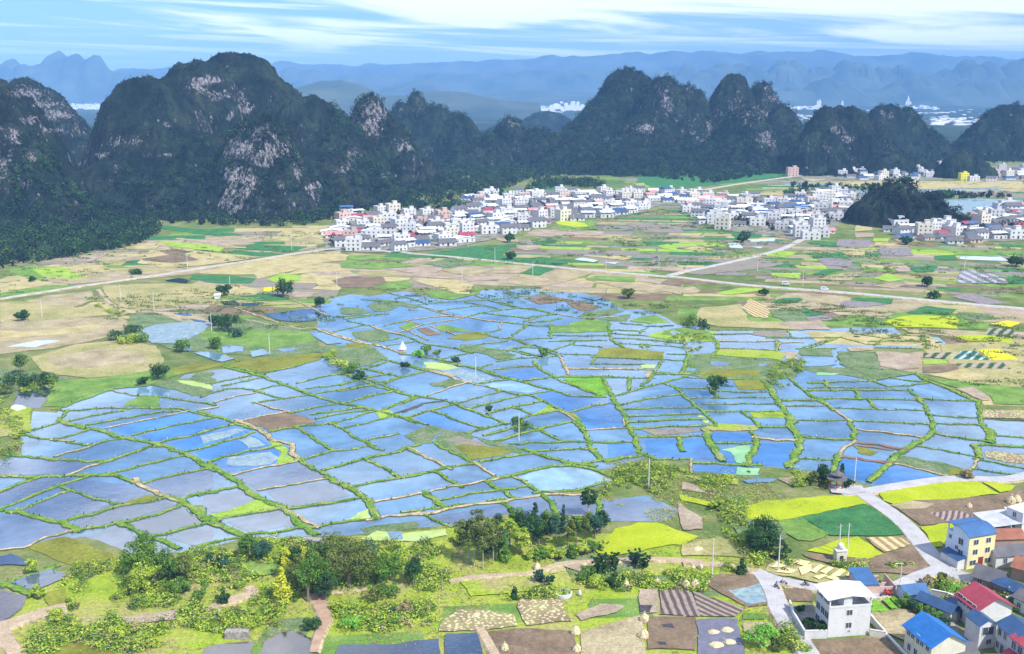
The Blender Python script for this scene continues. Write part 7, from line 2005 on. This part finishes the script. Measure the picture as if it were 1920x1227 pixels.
# loose trees over the karst slopes
cl_ = []
for X, Y, Z in HILLS[:13]:
    st = max(1, int(3.1 / (X[0, 1] - X[0, 0]))); xs2 = X[::st, ::st].ravel(); ys2 = Y[::st, ::st].ravel(); zs2 = Z[::st, ::st].ravel()
    k = (zs2 > 2) & (r0.random(len(zs2)) < .42) & (fbm(xs2 / 14, ys2 / 14, 5, 3) > -.12)
    k &= zs2 > 2
    cl_.append(np.stack([xs2[k] + r0.normal(0, .8, k.sum()), ys2[k] + r0.normal(0, .8, k.sum()), zs2[k] + .6], -1))
cl_ = np.concatenate(cl_); print('slope clumps', len(cl_))
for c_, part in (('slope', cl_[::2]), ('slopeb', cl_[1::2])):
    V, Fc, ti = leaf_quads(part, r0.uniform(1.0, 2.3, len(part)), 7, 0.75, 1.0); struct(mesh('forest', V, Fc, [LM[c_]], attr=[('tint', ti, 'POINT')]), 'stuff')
# ================================================================ SMALL THINGS
M_pole = mat('pole_concrete', (0.62, 0.60, 0.57), 0.8)
M_wire = mat('insulator', (0.25, 0.25, 0.26), 0.5)
pb = MB().tube((0, 0, -.3), (0, 0, 9.5), .2, .13, 8).build('pole', M_pole, link=False)
pc = MB().box(-.9, .9, -.05, .05, 8.7, 8.85).build('crossarm', M_wire, link=False)
pins = MB().tube((0, 0, 8.85), (0, 0, 9.1), .06, .04, 6).build('insulator', M_wire, link=False)
def pole(px, py, label, h=1.0, rz=0.3):
    x, y = gp(px, py); o = empty('utility_pole', (x, y, 0), rz, label, 'utility pole', 'utility poles on the plain'); o.scale = (.85, .85, h)
    put(pb, 'pole', o, (0, 0, 0)); put(pc, 'crossarm', o, (0, 0, 0))
    for s in (-.8, 0, .8): put(pins, 'insulator', o, (s, 0, 0))
for x, y, lb in [(1216,916,'pole on the grassy bank above the small lime strip'),(1335,1078,'tall pole in the grass left of the mud field'),(1459,1072,'pole at the edge of the grain drying ground'),
  (973,826,'pole on a dike in the middle of the central ponds'),(506,665,'pole at the edge of the olive weed pond'),(397,622,'pole beside the large dark tree on the pond meadow'),
  (289,582,'pole on the scrubby field, right one of a pair'),(227,565,'pole on the scrubby field, left one of a pair'),(79,595,'pole on the tan field at the far left'),
  (432,548,'pole behind the mud pools hut'),(632,540,'pole beside the dark fallow strip'),(547,470,'pole beside the lane near the village'),(352,505,'pole beside the lane above the dark ploughed plot'),
  (866,528,'pole on the tan plots below the straight road'),(999,518,'pole in front of the dark green square plot'),(1136,512,'pole where the two roads run close together'),
  (1235,507,'pole left of the road fork'),(1420,508,'pole below the pale lane in the patchwork'),(1505,537,'pole on the near side of the white road'),(1808,508,'pole left of the pale greenhouses'),
  (1075,423,'pole on the yellow field beside the village'),(975,438,'pole in front of the village gable houses'),(928,490,'pole on the green field by the road'),(1138,408,'pole at the edge of the hillside village'),
  (878,463,'pole at the right end of the lowest village row'),(1615,420,'pole at the left foot of the cone hill'),(1601,915,'white pole beside the pavilion'),(892,712,'pole on a dike behind the pale weed pond')]:
    pole(x, y, lb)
# pump hut poles
for x, y, lb in [(1572,1042,'thin pole left of the cream pump house'),(1588,1040,'thin pole right of the cream pump house')]: pole(x, y, lb, .9)
# street lamp
x, y = gp(1687, 1101); o = empty('street_lamp', (x, y, .1), 0.5, 'white street lamp at the lane bend left of the blue sheds', 'street lamp')
MB().tube((0, 0, -.2), (0, 0, 6), .12, .08, 8).build('post', M_pole, o); MB().tube((0, 0, 5.9), (-1.6, 0, 6.4), .06, .05, 6).build('arm', M_pole, o); MB().box(-2.2, -1.5, -.15, .15, 6.33, 6.45).build('lamp_head', M_frame, o)
# straw stacks
M_straw = noisy('straw', [(0.42,0.33,0.18),(0.60,0.50,0.30),(0.70,0.60,0.40)], 2.5, scale2=6, sc=(1,1,.4), bump=0.1)
def straw(px, py, s, label, name='straw_stack', tied=True):
    x, y = gp(px, py); rr = np.random.default_rng(int(px)); b = MB()
    prof = [(1.0, 0), (1.12, .5), (.95, 1.2), (.5, 1.8), (.12, 2.15), (.18, 2.5), (.02, 2.6)] if tied else [(1.3, 0), (1.15, .3), (.7, .62), (.2, .75), (.02, .76)]
    n = 18; V = [((r_ * (1 + .12 * rr.normal())) * s * math.cos(6.283 * i / n) * (1 if tied else 1.25), (r_ * (1 + .12 * rr.normal())) * s * math.sin(6.283 * i / n), z * s) for r_, z in prof for i in range(n)]
    Fc = [(k * n + i, k * n + (i + 1) % n, (k + 1) * n + (i + 1) % n, (k + 1) * n + i) for k in range(len(prof) - 1) for i in range(n)]
    o = mesh(name, V, Fc, [M_straw]); o.location = (x, y, 0.1 if tied else .2); tag(o, label, 'straw stack' if tied else 'straw heap')
for x, y, s, lb in [(1232,1097,.75,'leftmost straw stack above the ploughed ridges'),(1286,1101,.85,'middle straw stack above the ploughed ridges'),(1303,1102,.95,'right straw stack above the ploughed ridges'),
   (1208,1166,.95,'upper straw stack between the two stubble fields'),(1207,1197,1.0,'lower straw stack between the two stubble fields'),(1079,1190,.95,'straw stack with a dark mouth on the field path'),
   (1082,1222,.8,'straw stack at the bottom edge on the field path'),(1173,1099,.7,'right stack of the pair on the grass below the cane clumps'),(1164,1103,.6,'left stack of the pair on the grass below the cane clumps'),
   (1299,1070,.6,'small stack on the grass beside the thin field path'),(1313,1067,.6,'pinkish small stack right beside another on the grass'),(1007,1068,.8,'pale round stack above the small bare plot'),
   (1895,945,1.1,'first of two straw stacks on the bare field at the right'),(1906,942,1.1,'second of two straw stacks on the bare field at the right'),(1817,953,.7,'small lone stack in the middle of the bare brown field'),
   (946,1220,.8,'white stack on the muddy field at the bottom')]: straw(x, y, s, lb)
for x, y, s, lb in [(1338,1188,.8,'upper left straw heap on the slate sheeting'),(1363,1184,.9,'upper right straw heap on the slate sheeting'),(1368,1207,.9,'lower right straw heap on the slate sheeting'),
   (1343,1212,1.0,'lower left straw heap on the slate sheeting'),(1308,1032,.9,'pale straw heap on the lime grass by the tall pole'),(892,1157,.6,'small straw heap on the curved bare plot')]: straw(x, y, s, lb, 'straw_heap', False)
# drying grain in strips
M_grain = noisy('drying_grain', [(0.62,0.52,0.16),(0.74,0.65,0.28),(0.78,0.72,0.42)], 0.8, scale2=3)
rg = random.Random(3)
i = 0
for fr, pts in [('P3','470,770 530,725 600,722 560,765'),('P3','600,745 640,728 690,740 660,765'),('P3','500,790 560,775 620,785 590,805'),('P3','630,770 700,748 690,790 640,812'),('P3','690,790 740,752 765,762 715,800'),('P3','740,795 785,765 815,775 770,808'),
    ('P3','800,812 850,780 875,788 835,820'),('P3','880,815 900,785 925,792 905,825'),('P3','770,828 810,815 850,828 830,842'),('P3','700,822 760,806 780,816 735,838')]:
    o = poly('grain_sheet', fr, pts, M_grain, .30, amp=.5); del o['kind']
    tag(o, f'{ORD[i]} patch of yellow drying grain from the left beside the lane', 'drying grain', 'patches of drying grain'); i += 1
# concrete ring, white jar, stone platforms
x, y = gp(1057, 1118); o = MB().lathe([(1.9, 0), (2.0, .9), (1.7, .92), (1.6, .25), (.05, .24)], 22).build('water_ring', WALL['white']); o.location = (x, y, .1); tag(o, 'low white concrete ring on the grass below the square field', 'water ring')
x, y = gp(1087, 1118); o = MB().lathe([(.35, 0), (.42, .7), (.3, 1.2), (.1, 1.5), (.02, 1.52)], 12).build('white_jar', WALL['white'], smooth=True); o.location = (x, y, .1); tag(o, 'small white upright jar right of the white concrete ring', 'jar')
M_stone = noisy('dry_stone', [(0.18,0.16,0.13),(0.34,0.31,0.26),(0.48,0.44,0.38)], 1.2, scale2=4, bump=.2)
def platform(px, py, w_, d_, h_, label):
    x, y = gp(px, py); b = MB(); r = random.Random(px); x0 = -w_/2
    for row in range(max(3, int(h_ / .35))):
        xx = -w_/2
        while xx < w_/2:
            l_ = r.uniform(.5, 1.1); b.box(xx, min(xx + l_ - .05, w_/2), -d_/2 - r.uniform(0, .1), d_/2, row * .35 + .001, row * .35 + .33); xx += l_
    o = b.build('stone_platform', M_stone); o.location = (x, y, 0); tag(o, label, 'stone platform')
platform(590, 1020, 6, 2.2, 1.4, 'grey dry-stone platform at the back edge of the wood beside the lowest ponds'); platform(445, 1196, 5, 1.6, 2.0, 'grey dry-stone platform above the pond wall at the bottom')
# pink hut / marker among far ponds, mud pools hut, tarpaulin
x, y = gp(755, 660); o = empty('field_shelter', (x, y, .4), .4, 'little pinkish white tent-shaped shelter on the earth dike among the far ponds', 'shelter')
MB().lathe([(1.5, 0), (1.2, 1.0), (1.0, 1.1)], 8).build('base', WALL['pink'], o); MB().lathe([(1.9, 1.0), (1.1, 2.6), (.3, 4.2), (.03, 4.6)], 8).build('cover', M_cap, o)
x, y = gp(408, 560); o = empty('hut', (x, y, .1), .2, 'tiny white hut left of the mud pools', 'hut')
MB().box(-1.6, 1.6, -1.2, 1.2, -.1, 2.0).build('wall', WALL['white'], o); MB().slab([(-2, -1.6, 2.0), (2, -1.6, 2.0), (2, 1.6, 2.6), (-2, 1.6, 2.6)], .1).build('roof', ROOF['white'], o)
x, y = gp(784, 668); 
x, y = gp(32, 768); o = MB(); n = 14
V = []; 
for k, (r_, z) in enumerate([(2.2, .05), (2.0, .7), (1.3, 1.3), (.4, 1.55), (.02, 1.56)]):
    for i in range(n): a = 6.283 * i / n; rr_ = r_ * (1 + .18 * math.sin(3 * a + k)); V.append((rr_ * math.cos(a) * 1.3, rr_ * math.sin(a) * .8, z + .15 * math.sin(5 * a)))
o.add(V, [(k*n + i, k*n + (i+1) % n, (k+1)*n + (i+1) % n, (k+1)*n + i) for k in range(4) for i in range(n)]); o = o.build('tarpaulin_heap', mat('pale_green_tarp', (.55, .72, .62), .5)); o.location = (x, y, .1); tag(o, 'heap under a pale green tarpaulin at the corner of the square pond', 'tarpaulin')
# stalks bundles: rows of little sheaves in stripes on the right fields
M_sheaf = noisy('sheaf', [(0.10,0.09,0.05),(0.20,0.17,0.09)], 2)
# ---------------------------------------------------------------- vehicles
def wheel(parent, loc, r_, w_=.16):
    o = MB(); o.tube((0, -w_/2, 0), (0, w_/2, 0), r_, r_, 16); t_ = o.build('wheel', M_tyre, parent); t_.location = loc
    h_ = MB().tube((0, -w_/2 - .01, 0), (0, w_/2 + .01, 0), r_ * .5, r_ * .5, 12).build('rim', M_frame, t_); return t_
M_tyre = mat('tyre', (0.02, 0.02, 0.02), 0.8); M_blk = mat('black_paint', (0.03, 0.03, 0.035), 0.35, .5); M_redp = mat('red_vehicle_paint', (0.38, 0.05, 0.05), 0.35, .5); M_chr = mat('metal', (.5, .5, .5), .3, .5, None, .8)
def skin_person(parent_loc, rz, top, leg, sit=True, name='person', label='', hold=None):
    J = [(0,0,.92),(0,0,1.12),(0,0,1.36),(0,0,1.5),(0,-.02,1.62)] if sit else [(0,0,.95),(0,0,1.15),(0,0,1.4),(0,0,1.53),(0,0,1.65)]
    Rr = [.15,.15,.15,.06,.105]
    E = [(0,1),(1,2),(2,3),(3,4)]
    def add(p, r_, a): J.append(p); Rr.append(r_); E.append((a, len(J) - 1)); return len(J) - 1
    for s in (-1, 1):
        k = add((s*.19, 0, 1.42), .065, 2); k = add((s*.25, -.2, 1.2), .045, k); k = add((s*.24, -.42, 1.1), .035, k); add((s*.23, -.5, 1.08), .04, k)
        k = add((s*.1, -.02, .88), .10, 0)
        if sit: k = add((s*.16, -.42, .86), .08, k); k = add((s*.17, -.38, .45), .055, k); add((s*.17, -.5, .38), .05, k)
        else: k = add((s*.11, -.05, .5), .07, k); k = add((s*.12, 0, .1), .05, k); add((s*.12, -.14, .05), .045, k)
    me = bpy.data.meshes.new(name); me.from_pydata(J, E, []); o = bpy.data.objects.new(name, me); C.objects.link(o)
    m = o.modifiers.new('s', 'SKIN'); me.skin_vertices.new() if not me.skin_vertices else None
    for v, r_ in zip(me.skin_vertices[0].data, Rr): v.radius = (r_, r_)
    me.skin_vertices[0].data[0].use_root = True
    s_ = o.modifiers.new('u', 'SUBSURF'); s_.levels = 1; s_.render_levels = 1
    me.materials.append(mat('shirt', top, .9)); o.location = parent_loc; o.rotation_euler = (0, 0, rz)
    hr = MB().lathe([(.02, .1), (.09, .08), (.12, .0), (.11, -.05), (.08, -.06)][::-1], 10).build('hair', M_blk, o, smooth=True); hr.location = (0, 0, 1.68 if sit else 1.71)
    return tag(o, label, 'person')
def motorbike(px, py, rz, label, rider=None):
    x, y = gp(px, py); o = empty('motorbike', (x, y, .45), rz, label, 'motorbike')
    for yy in (-.65, .65):
        t_ = MB().tube((-.06, 0, 0), (.06, 0, 0), .3, .3, 14).build('wheel', M_tyre, o); t_.location = (0, yy, .3); MB().tube((-.065, 0, 0), (.065, 0, 0), .16, .16, 10).build('rim', M_chr, t_)
    b = MB(); b.tube((0, -.65, .3), (0, -.42, .95), .04, .05, 6); b.tube((0, -.42, .85), (0, .1, .45), .09, .12, 8); b.tube((0, .1, .4), (0, .65, .3), .06, .04, 6); b.box(-.12, .12, -.2, .15, .3, .6); b.build('frame', M_blk, o)
    MB().lathe([(.02, 0), (.16, .06), (.16, .2), (.03, .26)], 10, (0, -.15, .62)).build('fuel_tank', M_redp, o); MB().box(-.13, .13, .02, .62, .72, .82).build('seat', M_blk, o)
    MB().tube((-.34, -.34, 1.0), (.34, -.34, 1.0), .02, .02, 6).build('handlebar', M_chr, o); MB().lathe([(.02, 0), (.09, .03), (.09, .1), (.02, .12)], 8, (0, -.5, .84)).build('headlight', M_frame, o)
    if rider: skin_person((x + math.sin(rz) * -.25, y + math.cos(rz) * .25, .45 - .05), rz, rider[0], None, True, 'person', rider[1])
motorbike(1456, 1106, .5, 'dark motorbike in front of the lighter one at the lane junction', ((.08, .09, .12), 'rider in dark clothes on the front motorbike at the lane junction'))
motorbike(1469, 1098, .9, 'motorbike following behind the dark one at the lane junction', ((.45, .47, .5), 'rider in pale grey clothes on the second motorbike at the lane junction'))
motorbike(1510, 1102, 1.5, 'motorbike on the lane just behind the white canopy house', ((.04, .04, .05), 'rider in black on the lane behind the white canopy house'))
motorbike(1471, 1074, 1.2, 'motorbike parked at the edge of the drying grain')
x, y = gp(1659, 1120); o = empty('cargo_tricycle', (x, y, .48), -1.2, 'red cargo tricycle on the lane above the vegetable beds', 'tricycle')
b = MB(); b.box(-.6, .6, .1, 1.7, .55, .62); b.box(-.6, -.55, .1, 1.7, .62, .95); b.box(.55, .6, .1, 1.7, .62, .95); b.box(-.55, .55, 1.65, 1.7, .62, .95); b.box(-.55, .55, .1, .15, .62, .95); b.build('cargo_bed', M_redp, o)
MB().box(-.3, .3, -.5, .05, .5, .8).build('body', M_redp, o); MB().box(-.25, .25, -.3, .1, .8, .9).build('seat', M_blk, o)
MB().tube((0, -1.1, .35), (0, -.7, 1.05), .05, .05, 6).build('fork', M_chr, o); MB().tube((-.35, -.65, 1.1), (.35, -.65, 1.1), .02, .02, 6).build('handlebar', M_chr, o)
for px_, py_ in ((0, -1.1), (-.6, 1.1), (.6, 1.1)):
    t_ = MB().tube((-.07, 0, 0), (.07, 0, 0), .33, .33, 14).build('wheel', M_tyre, o); t_.location = (px_, py_, .33); MB().tube((-.075, 0, 0), (.075, 0, 0), .17, .17, 10).build('rim', M_chr, t_)
skin_person((x, y, .5), -1.2, (.25, .05, .05), None, True, 'person', 'driver in dark red seated on the red cargo tricycle')
def van(px, py, rz, col, label):
    x, y = gp(px, py); o = empty('van', (x, y, .55), rz, label, 'van'); m_ = mat('van_paint', col, .3, .5)
    P = [(-2.2, .35), (2.2, .35), (2.2, 1.0), (1.6, 1.15), (1.1, 1.85), (-2.0, 1.9), (-2.2, 1.2)]
    b = MB(); V = [(a, -.8, z) for a, z in P] + [(a, .8, z) for a, z in P]; n = len(P)
    b.add(V, [tuple(range(n)), tuple(range(2*n - 1, n - 1, -1))] + [(i, n + i, n + (i+1) % n, (i+1) % n) for i in range(n)]); b.build('body', m_, o)
    for s in (-1, 1): MB().box(-1.7, .9, s*.8 - .012, s*.8 + .012, 1.15, 1.7).build('side_window', M_glass, o)
    MB().add([(1.62, -.7, 1.17), (1.62, .7, 1.17), (1.13, .7, 1.82), (1.13, -.7, 1.82)], [(0, 1, 2, 3)]).build('windscreen', M_glass, o)
    for xx in (-1.4, 1.4):
        for s in (-.75, .75): wheel(o, (xx, s, .33), .33)
van(1473, 536, -.2, (.6, .68, .75), 'pale blue van on the white road left of the second vehicle'); van(1546, 546, -.2, (.75, .75, .75), 'white van on the white road above the tan field')
# vegetable beds beside the white canopy house
for i, pts in enumerate(["1000,960 1035,940 1110,1000 1070,1010","1075,945 1100,930 1155,985 1125,990","1115,935 1135,922 1190,975 1165,982","1010,990 1040,975 1060,1005 1020,1008"]):
    poly('vegetable_bed', 'P3', pts, FM['3'], .25, amp=.2, skirt=.2)
# ================================================================ HAZE
hb = MB().box(-11200, 11200, -120, 13900, -8, 640)
M_haze = bpy.data.materials.new('haze_mat'); M_haze.use_nodes = True
t = M_haze.node_tree; t.nodes.clear()
pv = N(t, 'ShaderNodeVolumePrincipled'); pv.inputs['Color'].default_value = (0.25, 0.54, 1.0, 1)
pv.inputs['Density'].default_value = 0.86e-4; pv.inputs['Anisotropy'].default_value = -0.3
mo = N(t, 'ShaderNodeOutputMaterial'); t.links.new(pv.outputs[0], mo.inputs['Volume'])
ho = hb.build('haze', M_haze); struct(ho, 'stuff')
